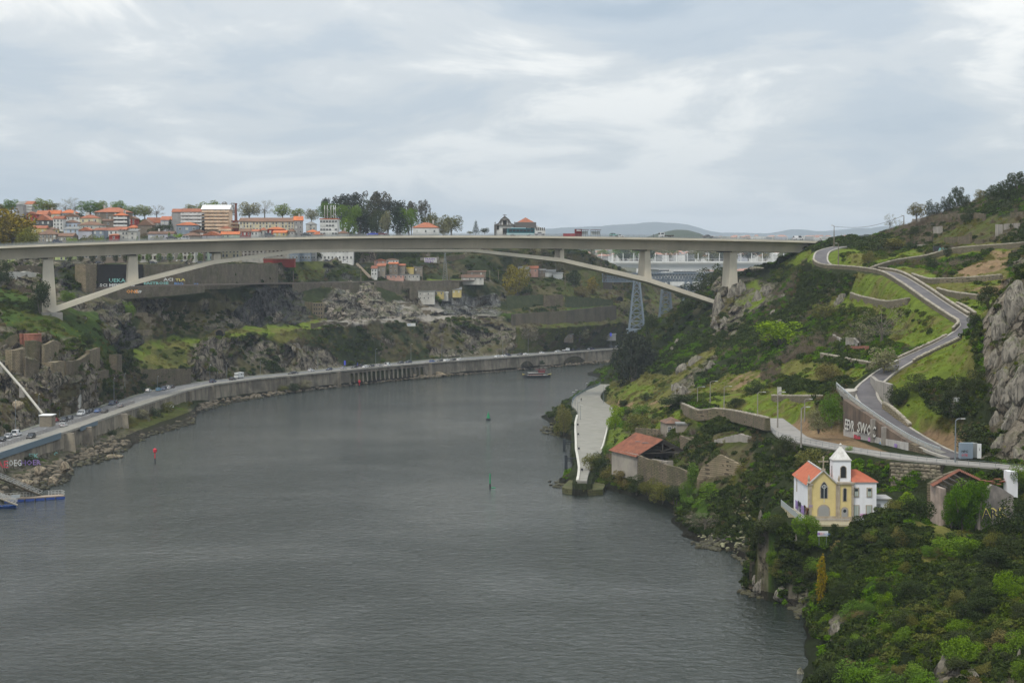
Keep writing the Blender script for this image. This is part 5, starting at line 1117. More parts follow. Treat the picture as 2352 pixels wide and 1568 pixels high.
# right bank trees: pixel of the base, height and width in pixels
def trR(px,pb,h,w_,kind,shape,lb,name='tree',D=None,seed=None,group='trees on the right bank'):
 q=P(px,pb,D) if D else(hitR(px,pb) or P(px,pb,600));s=q.y/F
 return tree(kind,shape,q,h*s,w_*s,name,lb,group,'tree' if h>35 else 'bush',seed)
for a_ in[(1455,905,148,95,'euca','umbrella','tall dark eucalyptus with a pale leaning trunk beside the quay','eucalyptus',765,1),(1475,895,100,90,'euca','bush','lower dark foliage mass behind the tall eucalyptus','eucalyptus',775),(1430,850,70,50,'dark','bush','dark tree left of the tall eucalyptus at the shore','tree',810),(1496,790,70,34,'dark','umbrella','narrow dark tree beside the iron trestle tower','tree',850),
(1600,690,42,90,'dark','bush','dark round tree under the foot of the arch','tree',850),(1640,670,55,90,'dark','bush','dark tree behind the right pier','tree',850),(1575,722,26,70,'dark','bush','dark tree below the arch foot','tree',840),(1535,748,20,50,'scrub_','bush','green bush before the second trestle tower','tree',850),(1660,655,50,60,'dark','bush','dark tree left of the right pier','tree',860),(1610,720,50,80,'dark','bush','dark tree right below the arch foot','tree',825),
(2044,530,40,26,'bare','bare','bare black branched tree on the right skyline','bare_tree',740),(2066,528,24,20,'bare','bare','faint leafless sapling by the utility pole','bare_tree',745),(2105,505,40,40,'olive','round','yellow green tree on the right skyline left of the conifers','tree',760),
(2135,502,44,22,'dark','column','first dark upright tree on the right skyline','tree',770),(2152,500,36,24,'dark','column','second dark upright tree on the right skyline','tree',770),(2175,497,50,30,'dark','round','third dark tree on the right skyline','tree',765),(2196,492,64,34,'dark','umbrella','tall ragged dark tree on the right skyline','tree',760),(2214,482,36,30,'dark','round','dark tree behind the tall ragged one','tree',760),
(2260,470,36,40,'olive','round','light green tree on the ridge right','tree',740),(2285,470,50,44,'dark','round','dark green ridge tree left of the corner grove','tree',720),(2310,465,52,50,'dark','round','dark tree in the ridge grove','tree',705),(2340,470,76,60,'dark','umbrella','highest ragged tree at the right edge of the skyline','tree',690),(2350,500,70,60,'dark','bush','dark bush mass at the right edge','tree',680),(2320,515,56,70,'dark','bush','dark bush mass below the ridge grove','tree',680),
(2020,600,60,90,'dark','bush','big dark brown bush beside the end of the bridge','tree',700),(2050,590,44,70,'brown_','bush','brownish bush right of the big dark bush','tree',700),(1995,605,30,34,'olive','bush','russet bush on the grass beside the road bend','bush'),(2225,510,36,40,'dark','bush','round dark bush before the hillside wall','bush'),(1856,625,27,24,'dark','bush','dark rounded bush left of the road bend','bush'),
(2176,590,28,22,'dark','column','small dark cypress beside the upper stone wall','bush'),(2140,618,34,36,'dark','bush','grey green bush in front of the upper stone wall','bush'),(2100,540,22,30,'dark','bush','low dark bush on the ruined terraces','bush'),(1955,715,20,18,'dark','column','small dark bush by the curved stone terrace','bush'),
(1790,795,60,130,'lime','bush','wide yellow green bush on the slope below the rocks','bush'),(1895,740,46,60,'olive','round','grey green round tree in the middle of the slope','tree'),(2025,790,90,110,'bare','bare','large grey leafless tree on the green slope','bare_tree'),(1975,800,60,70,'bare','bare','smaller leafless tree left of the large one','bare_tree'),(2030,860,66,64,'bare','round','bare brush tree by the road gap','tree'),(1905,880,50,76,'olive','bush','grey green bush above the hairpin','bush'),
(1485,920,20,34,'dark','bush','round dark bush on the grass by the tall eucalyptus','bush'),(1432,936,18,26,'dark','bush','round dark bush beside the quay junction','bush'),(1413,985,58,44,'lime','bush','bright green bushy tree beside the quay','tree'),(1460,1000,50,60,'olive','bush','olive bush between quay and warehouse','bush'),(1475,958,32,40,'green','round','green bush tree above the ruins','bush'),(1560,930,26,90,'dark','bush','dark glossy shrub bank below the rocks','bush'),
(1690,935,22,40,'dark','bush','dark rounded shrub on the bright grass','bush'),(1735,905,34,50,'dark','bush','dark shrub at the top of the bright grass','bush'),(1720,952,12,22,'green','bush','small grey green shrub beside the lane wall','bush'),(1910,975,78,50,'green','bush','tall green bush against the graffiti retaining wall','tree',405),(1880,990,56,60,'bare','bush','brown twiggy bush left of the graffiti wall','bush',408),
(1800,1050,54,46,'dark','bush','dark round tree beside the lower road','tree'),(1870,1075,46,90,'olive','bush','green bush bank behind the chapel','bush',385),(1950,1035,12,20,'lime','bush','tiny bright shrub at the road edge','bush'),(2000,1120,46,60,'dark','bush','dark bush right behind the chapel tower','bush',362),(2065,930,46,60,'dark','bush','dark bush on the slope over the retaining wall','bush'),
(2110,900,44,60,'dark','bush','dark green bush on the grassy slope','bush'),(2200,930,70,80,'dark','bush','dark bushy tree beside the rock face','tree'),(2250,900,60,60,'dark','bush','dark tree at the foot of the rock face','tree'),(2190,960,60,100,'dark','bush','wide dark bush right of the painted block','bush'),(2240,1030,60,100,'dark','bush','dark bush behind the grey utility box','bush'),(2238,748,30,34,'dark','bush','dark bush at the lower road bend','bush',430),(2268,700,46,50,'dark','bush','dark scrub climbing beside the rock face','tree',420),(2248,800,50,44,'dark','bush','dark scrub below the road bend','tree',415),
(2230,1205,112,96,'green','bush','tall mound of ivy swallowing the ruined house','ivy_mound',322),(2085,1160,36,60,'lime','cone','fan palm with drooping leaves behind the chapel yard','palm',345),(2110,1190,56,70,'dark','bush','dark round bush between the chapel and the ruined house','tree',318),(2060,1190,46,60,'olive','bush','brownish bush right of the chapel yard','bush',322),(1985,1225,46,66,'dark','bush','dark bush in front of the chapel wing','bush',318),
(2040,1210,40,40,'lime','bush','yellow green bush in front of the chapel annex','bush',316),(2330,1230,90,110,'dark','bush','dark bush mass at the right edge beside the ruin','tree',305),(2335,1120,56,50,'green','bush','green bush at the right edge below the road','bush',335),(1935,1290,50,50,'olive','round','yellow flowering bush under the chapel terrace','bush',318),(1886,1400,130,26,'autumn','column','slender yellow tree on the near cliff','tree',300),
(1295,1000,76,42,'olive','bush','thick brown green hedge tree on the shore headland','tree'),(1372,1082,46,40,'dark','bush','dark bush at the end of the quay','bush',512),(1660,1170,60,110,'green','bush','bright green ivy bush below the stone gable','bush',420),(1620,1215,44,90,'bare','bare','tangle of grey bare branches over the rock ledge','bare_tree',402),(1590,1115,56,30,'green','column','ivy column at the end of the long wall','bush',440)]:
 a_=list(a_);a_[4]={'scrub_':'green','brown_':'olive'}.get(a_[4],a_[4]);nm=a_[7]
 trR(a_[0],a_[1],a_[2],a_[3],a_[4],a_[5],a_[6],nm,a_[8] if len(a_)>8 else None,a_[9] if len(a_)>9 else None)
for i,(px,py,D,h,w_,k) in enumerate([(1362,1078,508,40,46,'olive'),(1382,1100,500,50,50,'dark'),(1405,1112,496,46,50,'olive'),(1432,1122,486,44,54,'brown_'),(1462,1132,474,44,54,'dark'),(1492,1142,464,46,56,'olive'),(1522,1152,455,48,56,'brown_'),(1552,1166,447,54,56,'dark'),(1578,1150,440,50,40,'green'),(1398,1050,545,34,34,'green'),(1585,1180,428,40,50,'green'),(1640,1160,425,56,70,'green'),(1690,1150,415,60,60,'dark'),(1720,1110,410,60,60,'olive')]):
 tree({'brown_':'olive'}.get(k,k),'bush',P(px,py,D),h*D/F,w_*D/F,'hedge_bush',['brownish','dark','olive','withered','deep green','tangled','sparse','glossy dark','ivy green','rounded','low ivy','broad ivy','dark ivy','tall olive'][i]+' hedge bush overgrowing the waterfront wall below the warehouse','hedge along the waterfront wall','bush')
for i,(px,py,h,w_) in enumerate([(2185,1205,70,50),(2210,1210,90,60),(2240,1212,112,56),(2256,1150,50,30),(2200,1170,60,50)]):
 tree('ivyl','bush',P(px,py,321-i),h*321/F,w_*321/F,'ivy_mound',['lower left part','middle part','tallest part','right crest','upper left part'][i]+' of the ivy mound swallowing the ruined house','ivy on the ruined house','ivy')
for i in range(60):
 px,py=R.uniform(1300,1860),R.uniform(584,600);D=2290+(597-py)*45;s=R.uniform(9,20);tree(R.choice(['dark','olive','green']),R.choice(['round','bush']),P(px,py,D),s,s*R.uniform(.8,1.4),'far_tree','dark tree among the distant pale houses beyond the bridges','distant trees among the town houses')
# bigger shrubs on the near cliff, each one told apart in the picture
for i in range(120):
 px,py=R.uniform(1740,2380),R.uniform(1215,1600);q=hitR(px,py)
 if not q or q.y>345 or q.z<1.5:continue
 k,s_=R.choice([('dark','bush'),('dark','bush'),('green','bush'),('olive','bush'),('dark','bush'),('green','bush')]);h=R.uniform(1.6,4.2)
 tree(k,s_,(q.x,q.y,q.z-.4),h,h*R.uniform(.9,1.5),'shrub',('low ' if h<2.4 else 'medium sized ' if h<3.3 else 'large ')+{'dark':'dark evergreen shrub on the near cliff','green':'fresh green shrub on the near cliff','olive':'yellowish shrub on the near cliff','bare':'leafless grey shrub on the near cliff'}[k]+(' just under the chapel terrace' if py<1290 and px<2050 else ' just under the ruined houses' if py<1290 else ' close to the waterline' if px<1900 else ' near the right edge' if px>2230 else ' halfway down the slope' if py<1440 else ' near the bottom of the picture'),'shrubs on the near cliff','bush')
for i,(px,py,h,w_,k) in enumerate([(300,985,34,40,'olive'),(325,978,40,44,'bare'),(350,968,34,44,'dark'),(378,958,36,44,'olive'),(402,955,22,40,'green'),(255,1010,26,34,'dark'),(238,1020,20,26,'green'),(192,1045,22,24,'olive'),(650,900,16,24,'olive'),(672,898,20,30,'dark'),(700,893,22,34,'bare'),(70,1060,20,40,'dark'),(95,1068,16,30,'green'),(1245,832,10,14,'dark'),(155,1062,16,24,'green')]):
 D=at(OUTER,px,ZR)-5;q=P(px,py,D);q.z=min(q.z,2.5);tree(k,'bush',q,h*D/F,w_*D/F,'wall_bush',['olive','grey tangled','dark','tall olive','fresh green','dark low','small green','small olive','olive shore','dark shore','grey shore','dark mossy','green mossy','tiny dark','green tufted'][i]+' bush growing on the rocks below the embankment wall','bushes below the embankment','bush')
# ---------- shared small builders ----------
def text(s,o0,right,up,h,m,parent=None,name='lettering',wx=1.,off=.0,ext=.02):
 cu=bpy.data.curves.new(name,'FONT');cu.body=s;cu.size=h*1.35;cu.extrude=ext;cu.offset=off;cu.resolution_u=1;cu.materials.append(m)
 o=bpy.data.objects.new(name,cu);C.objects.link(o)
 r,u=Vector(right).normalized(),Vector(up).normalized();n=r.cross(u)
 M=Matrix((r*wx,u,n)).transposed().to_4x4();M.translation=Vector(o0)
 o.matrix_world=M
 if parent is not None:o.parent=parent;o.matrix_parent_inverse=Matrix.LocRotScale(parent.location,parent.rotation_euler,parent.scale).inverted()
 return o
paint=lambda n,c:mat('paint_'+n,c,rough=.7)
PW,PB,PK,PT_,PR,PU,PO,PY=paint('white',(.6,.61,.6)),paint('blue',(.13,.25,.48)),paint('black',(.03,.03,.035)),paint('teal',(.2,.43,.4)),paint('red',(.5,.07,.09)),paint('purple',(.27,.18,.42)),paint('orange',(.7,.3,.07)),paint('yellow',(.6,.5,.14))
WR=random.Random(3)
def wallp(name,pts,th,m,parent=None,back=1,**k):
 b=MB();n=len(pts);T_=[Vector(t) for t,_ in pts];B_=[Vector(c) for _,c in pts];vs=[]
 for i in range(n):
  d=T_[min(i+1,n-1)]-T_[max(i-1,0)];d.z=0;d.normalize();nn=Vector((-d.y,d.x,0))*th*back
  vs+=[T_[i],B_[i],B_[i]+nn,T_[i]+nn]
 b.add(vs,[(i*4+j,i*4+(j+1)%4,i*4+4+(j+1)%4,i*4+4+j) for i in range(n-1) for j in range(4)]+[(0,1,2,3),(4*n-1,4*n-2,4*n-3,4*n-4)])
 return b.obj(name,m,parent,**k)
def jag(pts,amp,step,seed=0):
 rr=random.Random(seed);a=np.array(pts,float);xs=np.arange(a[0,0],a[-1,0]+.01,step)
 return[(x,float(np.interp(x,a[:,0],a[:,1]))+rr.uniform(-amp,amp),float(np.interp(x,a[:,0],a[:,2]))) for x in xs]
def ruin(pts,th=.8,m=None,label='',cat='wall',name='ruined_wall',side='L',amp=1.,step=4.,sink=1.5,D=None,group=None,seed=1,lean=0):
 out=[]
 for x,yt,yb in jag(pts,amp,step,seed):
  d=(D if not isinstance(D,(list,tuple)) else float(np.interp(x,[q[0] for q in D],[q[1] for q in D]))) if D else(depthL(x,yb)-.4 if side=='L' else((hitR(x,yb) or P(x,yb,400)).y-.3))
  t,c=P(x,yt,d),P(x,yb,d);c.z-=sink;out.append((t,c))
 return wallp(name,out,th,m or M_ruin,label=label,cat=cat,group=group)
M_ruin=masonry('ruin_stone',(.42,.36,.27),(.3,.26,.2),(.12,.1,.08),.9,.45,.4,.35)
M_ruin2=masonry('pale_ruin_stone',(.52,.45,.34),(.38,.33,.25),(.15,.13,.1),.9,.5,.3,.25)
M_railwall=masonry('railway_wall_stone',(.42,.37,.3),(.33,.29,.235),(.17,.15,.12),1.3,.6,.4,.35)
M_blackwall=masonry('black_wall_stone',(.11,.1,.095),(.08,.075,.07),(.04,.038,.035),1.6,.7,.4,0)
M_quay=mat('quay_wall',(.3,.26,.195),(.19,.16,.12),.16,.95,bump=.5,bscale=1.2,streak=.75,dcol=(.06,.052,.04),dirt=.65)
M_cope=mat('coping',(.38,.35,.3),(.3,.28,.24),.6,.9,dirt=.3)
M_ivy=mat('ivy_sheet',(.045,.06,.022),(.075,.085,.035),.4,.95,bump=1.,bscale=1.5)
M_crete=mat('grey_concrete',(.34,.31,.27),(.26,.24,.21),.35,.95,streak=.5,dirt=.35,dcol=(.08,.07,.06))
M_dry=mat('dry_stone',(.36,.32,.25),(.26,.23,.18),1.2,.95,bump=.5,dirt=.25,rnd=.45)
M_steelb=mat('blue_grey_steel',(.12,.17,.21),rough=.5);M_pole=mat('pole_steel',(.2,.22,.23),rough=.5,metal=.4);M_wood=mat('pole_wood',(.2,.17,.13),(.15,.12,.09),2.)
M_walk=mat('pale_pavement',(.25,.235,.2),(.2,.19,.165),.5,.9,dirt=.15)
# ---------- quay road on the left bank ----------
pxs=np.concatenate([np.arange(-320,600,10),np.arange(600,1560,14)])
O8=plan(OUTER,ZR,pxs);I8=plan(INNER,ZR,pxs)
def lerp_pts(A,B,t):return[a.lerp(b,t) for a,b in zip(A,B)]
up=lambda A,dz:[a+Vector((0,0,dz)) for a in A]
b=MB();b.sheet(lerp_pts(O8,I8,.33),up(I8,.0),.4);b.obj('road',mat('road_asphalt',(.13,.13,.13),(.17,.168,.165),.25,.9),kind='structure')
b=MB();b.sheet(up(O8,.14),up(lerp_pts(O8,I8,.33),.14),.5);b.obj('pavement',M_walk,kind='structure')
b=MB();b.sheet(up(lerp_pts(O8,I8,.9),.13),up(lerp_pts(O8,I8,1.08),.13),.5);b.obj('inner_pavement',mat('inner_walk',(.25,.24,.21),(.16,.17,.1),.3),kind='structure')
mk=MB();cl_=lerp_pts(O8,I8,.62)
for i in range(0,len(cl_)-1,2):
 p,q=cl_[i],cl_[i+1];n=Vector((-(q-p).y,(q-p).x,0)).normalized()*.09;z=Vector((0,0,.012));q=p.lerp(q,.55);mk.add([p-n+z,q-n+z,q+n+z,p+n+z],[(0,1,2,3)])
e1=up(lerp_pts(O8,I8,.37),.012);e2=up(lerp_pts(O8,I8,.375),.012);mk.strip(e1,e2)
mk.obj('road_markings',mat('road_paint',(.6,.6,.57)),kind='structure')
def colz(px):
 for c_,hw,top,base in((1210,16.5,829,848),(1319,27,817.5,840)):
  if abs(px-c_)<hw:D=at(OUTER,px,ZR);yy=base-(base-top)*math.sqrt(1-((px-c_)/hw)**2);return P(px,yy,D).z
 if 802<px<974:return 6.3
 return-1.
ew=empty('embankment_wall',(0,0,0),label='long stained concrete embankment wall carrying the riverside road',cat='embankment wall')
wx=np.unique(np.concatenate([np.arange(-320,1180,8.),np.arange(1180,1360,1.5),np.arange(1360,1560,10.),[801.9,802.1,973.9,974.1]]))
fr=MB();vs=[]
for x in wx:
 t=PZ(x,float(np.interp(x,OUTER[:,0],OUTER[:,1])),ZR);z0=colz(x);off=Vector((.25,-.97,0))*(1.1*(8-max(z0,0))/8 if z0<0 else 1.1*(8-z0)/8)
 inn=Vector((-.25,.97,0))*5;a_=t+Vector((0,0,-.1));c_=Vector((t.x,t.y,z0))+off;vs+=[a_,c_,Vector((t.x,t.y,z0))+inn,a_+inn]
n=len(wx);fr.add(vs,[(i*4+j,i*4+(j+1)%4,i*4+4+(j+1)%4,i*4+4+j) for i in range(n-1) for j in range(3)]);fr.obj('wall_face',M_quay,ew)
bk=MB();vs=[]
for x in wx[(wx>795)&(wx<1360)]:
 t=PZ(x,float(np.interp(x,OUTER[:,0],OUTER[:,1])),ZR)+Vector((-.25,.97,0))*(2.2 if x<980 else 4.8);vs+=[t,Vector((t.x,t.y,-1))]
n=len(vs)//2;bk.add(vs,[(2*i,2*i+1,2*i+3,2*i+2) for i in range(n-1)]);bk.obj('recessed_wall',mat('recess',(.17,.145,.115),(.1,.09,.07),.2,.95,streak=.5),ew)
cb=MB();op=up(O8,.45);vs=[]
for p in op:o_=Vector((.25,-.97,0));vs+=[p+o_*1.0,p+o_*1.0+Vector((0,0,-.75)),p-o_*.2+Vector((0,0,-.75)),p-o_*.2]
n=len(op);cb.add(vs,[(i*4+j,i*4+(j+1)%4,i*4+4+(j+1)%4,i*4+4+j) for i in range(n-1) for j in range(4)]+[(0,1,2,3)]);cb.obj('coping',M_cope,ew)
pm=MB();pm.add([(-.42,-1.1,0),(.42,-1.1,0),(.42,1.2,0),(-.42,1.2,0),(-.42,-.35,5),(.42,-.35,5),(.42,1.2,5),(-.42,1.2,5)],[(3,2,1,0),(4,5,6,7),(0,1,5,4),(1,2,6,5),(2,3,7,6),(3,0,4,7)])
pmesh=pm.mesh('pillar',M_quay)
for i in range(18):
 x=803+i*10.0;t=PZ(x,float(np.interp(x,OUTER[:,0],OUTER[:,1])),ZR);q=link('pillar',pmesh,ew,(t.x,t.y,1.4));q.rotation_euler=(0,0,.3)
for x in(-60,150,192,275,433,484,660,775,985,1345):
 t=PZ(x,float(np.interp(x,OUTER[:,0],OUTER[:,1])),ZR);b=MB();w_=3.4 if x<300 else 1.6;k=2.6 if x<300 else 1.4
 b.add([(-w_,-k,-1),(w_,-k,-1),(w_,2,-1),(-w_,2,-1),(-w_*.8,-.9,7.7),(w_*.8,-.9,7.7),(w_*.8,2,7.7),(-w_*.8,2,7.7)],[(3,2,1,0),(4,5,6,7),(0,1,5,4),(1,2,6,5),(2,3,7,6),(3,0,4,7)]);q=b.obj('buttress',M_quay,ew,loc=(t.x,t.y,0));q.rotation_euler=(0,0,.3)
b=MB();t0=plan(OUTER,ZR,[-200,-100,0,70,140]);ofv=Vector((.3,-.95,0));b.strip(up([p+ofv*1.7 for p in t0],.6),up([p+ofv*1.7 for p in t0],-1.3));b.strip(up([p+ofv*1.7 for p in t0],-1.3),up([p+ofv*.5 for p in t0],-1.3));b.strip(up([p+ofv*1.7 for p in t0],.6),up([p+ofv*1.3 for p in t0],.6));b.obj('steel_panel',M_steelb,ew)
b=MB();t0=plan(OUTER,ZR,[183,204,223]);b.strip(up([p+ofv*3 for p in t0],.5),up([p+ofv*3 for p in t0],-.9));b.strip(up([p+ofv*3 for p in t0],-.9),up([p for p in t0],-.9));b.strip(up([p+ofv*3 for p in t0],-.3),up([p for p in t0],-.3));b.obj('lookout_balcony',M_steelb,ew)
# graffiti near the left edge of the embankment and on its buttresses
def graf(px,py,tab_off,s,h,m,wx=1.,off=.03,z=None,D=None,parent=None,back=None,ang=.3):
 q=P(px,py,D);r=Vector((math.cos(ang),math.sin(ang),0))
 if back:
  b=MB();L_=len(s)*h*.75*wx;b.add([q+r*x+Vector((0,0,z_))+Vector((.0,-.1,0)) for x,z_ in((-.3,-.25),(L_,-.25),(L_,h*1.15),(-.3,h*1.15))],[(0,1,2,3)])
  o=b.obj('painted_patch',back,parent)
 text(s,q+Vector((0,-.2,0)),r,(0,0,1),h,m,parent,'graffiti',wx,off,.03)
for a_ in((14,1072,'JOEGUY',2.9,PK,.8,PW,470),(2,1072,'A',2.9,PR,1.2,None,470),(45,1062,'OER',1.6,PU,1,PW,486),(62,1052,'EK',1.6,PT_,1,None,492),(118,1048,'E',2.2,PT_,1.,None,512),(186,1038,'ONE',.9,PW,1.,None,536),(390,940,'SMA',1.,PW,1,None,676)):
 pass
gw=[(-8,1074,'AE',2.1,PR,1.),(16,1070,'JOEG',1.9,PW,.7),(48,1068,'HOER',1.6,PU,1.),(66,1052,'EIK',1.5,PT_,1.),(123,1055,'S',2.6,PT_,.9),(222,1030,'sno',.9,PW,1.),(382,935,'OKS',1.,PW,1.2)]
for(px,py,s_,h,m,wx_) in gw:
 D=at(OUTER,px,ZR)-1.6;graf(px,py,0,s_,h,m,wx_,D=D-(1.8 if px in(222,) else.4),parent=ew)
# railing between walk and road, and edge rail
def rail_line(name,pts,h,gap,m,rails=(1.,),th=.05,**k):
 b=MB()
 for p,q in zip(pts,pts[1:]):
  for r_ in rails:b.beam(p+Vector((0,0,h*r_)),q+Vector((0,0,h*r_)),th)
  n=max(1,int((q-p).length/gap))
  for i in range(n):r=p.lerp(q,i/n);b.beam(r,r+Vector((0,0,h)),th)
 return b.obj(name,m,**k)
M_brown=mat('brown_railing',(.1,.075,.06),rough=.7)
rail_line('road_railing',up(lerp_pts(O8,I8,.335),.14)[:64],1.1,1.4,M_brown,(1.,.55,.15),.07,label='long brown railing between the riverside walk and the carriageway',cat='railing')
def lamp(p,h,arm,ang,label,name='street_lamp',group='street lamps of the quay road',m=None,r=.11,head='arm'):
 o=empty(name,p,ang,label=label,cat='street lamp',group=group)
 b=MB();b.tube([(0,0,-.3),(0,0,h*.97)],[r*1.3,r*.7],7);b.tube([(0,0,h*.96),(arm*.4,0,h),(arm,0,h+.05)],r*.6,5);b.obj('pole',m or M_pole,o)
 b=MB();b.box((arm+.35,0,h+.03),(.85,.3,.16));b.obj('lamp_head',mat('lamp_head',(.5,.5,.48)),o);return o
for i,(px,py,hp) in enumerate([(36,1004,0),(90,985,0),(137,968,34),(185,950,0),(213,950,58),(262,934,55),(287,922,58),(362,890,30),(387,895,22),(435,887,21),(482,872,36),(500,886,22),(521,871,36),(598,862,34),(730,849,48),(863,836,35),(944,831,40),(1015,827,44),(1155,818,44),(1213,813,54),(1272,808,50),(1340,802,40)]):
 D=at(INNER,px,ZR);p=PZ(px,float(np.interp(px,INNER[:,0],INNER[:,1])),ZR);lamp(p,(hp or 40)*D/F if hp else 10.5,1.6,-1.2,'grey street lamp on the inner kerb of the quay road, %s from the left'%['one','two','three','four','five','six','seven','eight','nine','ten','eleven','twelve','thirteen','fourteen','fifteen','sixteen','seventeen','eighteen','nineteen','twenty','twenty one','twenty two'][i])
# ---------- left bank walls and ruins ----------
def LW(pts,lab,m=None,amp=.4,th=1.,name='stone_wall',D=None,step=6,**k):return ruin(pts,th,m or M_railwall,lab,'wall',name,'L',amp,step,2.,D,**k)
rwD=[(225,810),(400,852),(470,868),(600,940),(675,1002),(828,1060),(970,1100),(1100,1125)]
gwD=[(225,824),(400,861),(500,898),(640,975),(700,1020)]
LW([(226,607,664),(330,607,660),(332,607,660)],'black stone retaining wall covered with teal and white graffiti',M_blackwall,.1,D=gwD)
LW([(333,607.5,660),(400,607,657),(500,606,655),(600,606,653),(640,606,652)],'long grey stone retaining wall below the upper street',M_railwall,.1,D=gwD)
LW([(197,607,668),(225,607,667)],'pale stone buttress at the corner of the black wall',M_ruin2,.2,th=6,D=[(197,800),(225,808)])
LW([(218,664,682),(300,661,676),(400,658,669),(470,656,662)],'stone wall carrying the railway track below the graffiti wall',M_railwall,.1,D=[(218,800),(300,826),(470,868)])
LW([(675,652,695),(735,650,692),(790,649,680),(828,648,668)],'broad stained railway retaining wall left of the rock fall',M_railwall,.1,D=[(675,992),(735,1018),(828,1045)])
LW([(862,648,688),(900,647.5,692),(926,647.5,692)],'stained railway retaining wall right of the rock fall',M_railwall,.1,D=[(862,1062),(926,1078)])
LW([(941,647,690),(975,646.5,688),(1060,647,682)],'darker railway retaining wall right of the arched recess',M_railwall,.2,D=[(941,1082),(1060,1110)])
LW([(926,647.5,655),(941,647,655)],'masonry over the arched recess in the railway wall',M_railwall,.0,th=2,D=[(926,1078),(941,1082)],step=5)
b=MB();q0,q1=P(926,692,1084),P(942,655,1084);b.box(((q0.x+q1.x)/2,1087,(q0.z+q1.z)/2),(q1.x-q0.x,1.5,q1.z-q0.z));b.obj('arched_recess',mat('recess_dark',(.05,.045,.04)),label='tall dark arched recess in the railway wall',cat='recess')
LW([(1165,680,717),(1235,678,717),(1249,677,717)],'wall fully hidden in dark ivy beside the hillside houses',M_ivy,.6,D=[(1165,1128),(1249,1142)])
LW([(1251,678,712),(1298,676,711)],'exposed pale stone section of the ivy wall with blue graffiti',M_ruin,.3,th=1.6,D=[(1251,1139),(1298,1146)])
LW([(1300,680,711),(1360,684,705),(1412,689,699)],'low ivy wall beside the tunnel mouth',M_ivy,.6,D=[(1300,1146),(1412,1180)])
LW([(1176,721,752),(1300,713,752),(1416,701,742)],'tall brown streaked retaining wall under the lower terrace',mat('brown_streak',(.13,.105,.075),(.09,.08,.05),.15,.95,bump=.5,streak=.5),.4,D=[(1176,1095),(1300,1118),(1416,1162)])
LW([(331,848,888),(385,847,885),(439,846,876)],'large stone retaining wall under the yellow green slope by the road',M_ruin,.3,D=[(331,766),(385,787),(439,812)])
for a_ in[([(268,815,870),(282,812,862)],'tall isolated stone stub covered with ivy beside the slope',3),([(282,866,890),(292,868,890)],'short pale wall stub at the road corner',2),([(716,742,755),(760,738,750),(800,741,748)],'low dark wall on the cliff edge of the construction terrace',.8),
([(0,788,800),(28,770,800),(42,768,800)],'uneven ruin wall at the left of the brick tank',1),([(56,783,820),(90,782,825),(103,792,820),(130,788,800)],'grey ruined house wall with blue graffiti under the brick tank',5),([(102,792,835),(128,780,815),(155,795,812)],'pale stepped ruin wall right of the brick tank',1),([(28,805,850),(58,800,855)],'pale stone ruin tower at the left edge of the ruins',4),
([(60,822,860),(95,830,852)],'ruin wall below the grey graffiti wall',1),([(118,833,885),(152,828,885)],'tall pale stone ruin piers in the middle of the slope',3),([(152,830,870),(180,828,858),(206,812,848)],'ruin wall with a blue painted window panel',1.5),([(206,805,850),(233,797,840)],'highest ruin wall with a ragged top right of the painted panel',1.5),([(190,868,880),(215,855,882),(254,848,868)],'low ruin wall overlooking the road',1),
([(143,940,960),(165,922,950),(180,905,944)],'sloping pale ramp wall beside the parked cars',1),([(178,905,946),(198,905,940)],'square white plastered wall end above the parked cars',3),([(0,612,622),(60,610,620),(98,612,620)],'street parapet wall at the left under the deck',.6),([(12,625,640),(70,624,636),(98,630,640)],'white shed wall behind the tall left pier',2)]:
 LW(a_[0],a_[1],M_ruin2 if 'pale' in a_[1] or 'high' in a_[1] else(wallm('oldwhite',None) if 'white' in a_[1] else M_ruin),.8,a_[2],'ruined_wall',group='ruined walls on the left slope')
for i,(x0,x1,yt,yb) in enumerate([(300,340,718,724),(330,372,728,733),(345,400,742,746),(372,420,750,755),(395,440,706,711),(310,350,757,761),(420,470,735,740),(300,330,772,776),(388,430,722,727),(930,985,702,706),(925,990,712,716),(930,980,720,724),(905,950,696,699)]):
 LW([(x0,yt,yb),(x1,yt,yb)],'low pale terrace wall, one of the steps on the ruined slopes',M_ruin2,.5,.8,'terrace_wall',group='low terrace walls of the left slopes',step=5,seed=i)
gm=bpy.data.objects['stone_wall']
def gl(px,py,s,h,m,D,wx=1.,ang=.2,off=.05,par=None):text(s,P(px,py,D-.5),(math.cos(ang),math.sin(ang),0),(0,0,1),h*D/F,m,par,'graffiti',wx,off,.03)
W1=bpy.data.objects['stone_wall'];W2=bpy.data.objects['stone_wall.001'];W3=bpy.data.objects['stone_wall.003']
gl(250,648,'UEKAQ',9,PT_,829,1.2,par=W1);gl(229,658,'SCI MOR',7,PW,824,1.3,par=W1);gl(260,657,'ERAS ONE',6,PW,830,1.3,par=W1)
gl(376,645,'ACI',7,PW,855,1.4,par=W2);gl(403,645,'TLA',6,PY,861,1.5,par=W2);gl(400,655,'BIO',7,PB,860,1.4,par=W2);gl(330,653,'EASTROSE',6,PT_,843,1.5,par=W2);gl(445,657,'KS',7,PB,872,1.,par=W2)
gl(290,673,'ONE',8,PO,820,1.2,par=W3);gl(310,673,'WP',6,PW,825,1.2,par=W3)
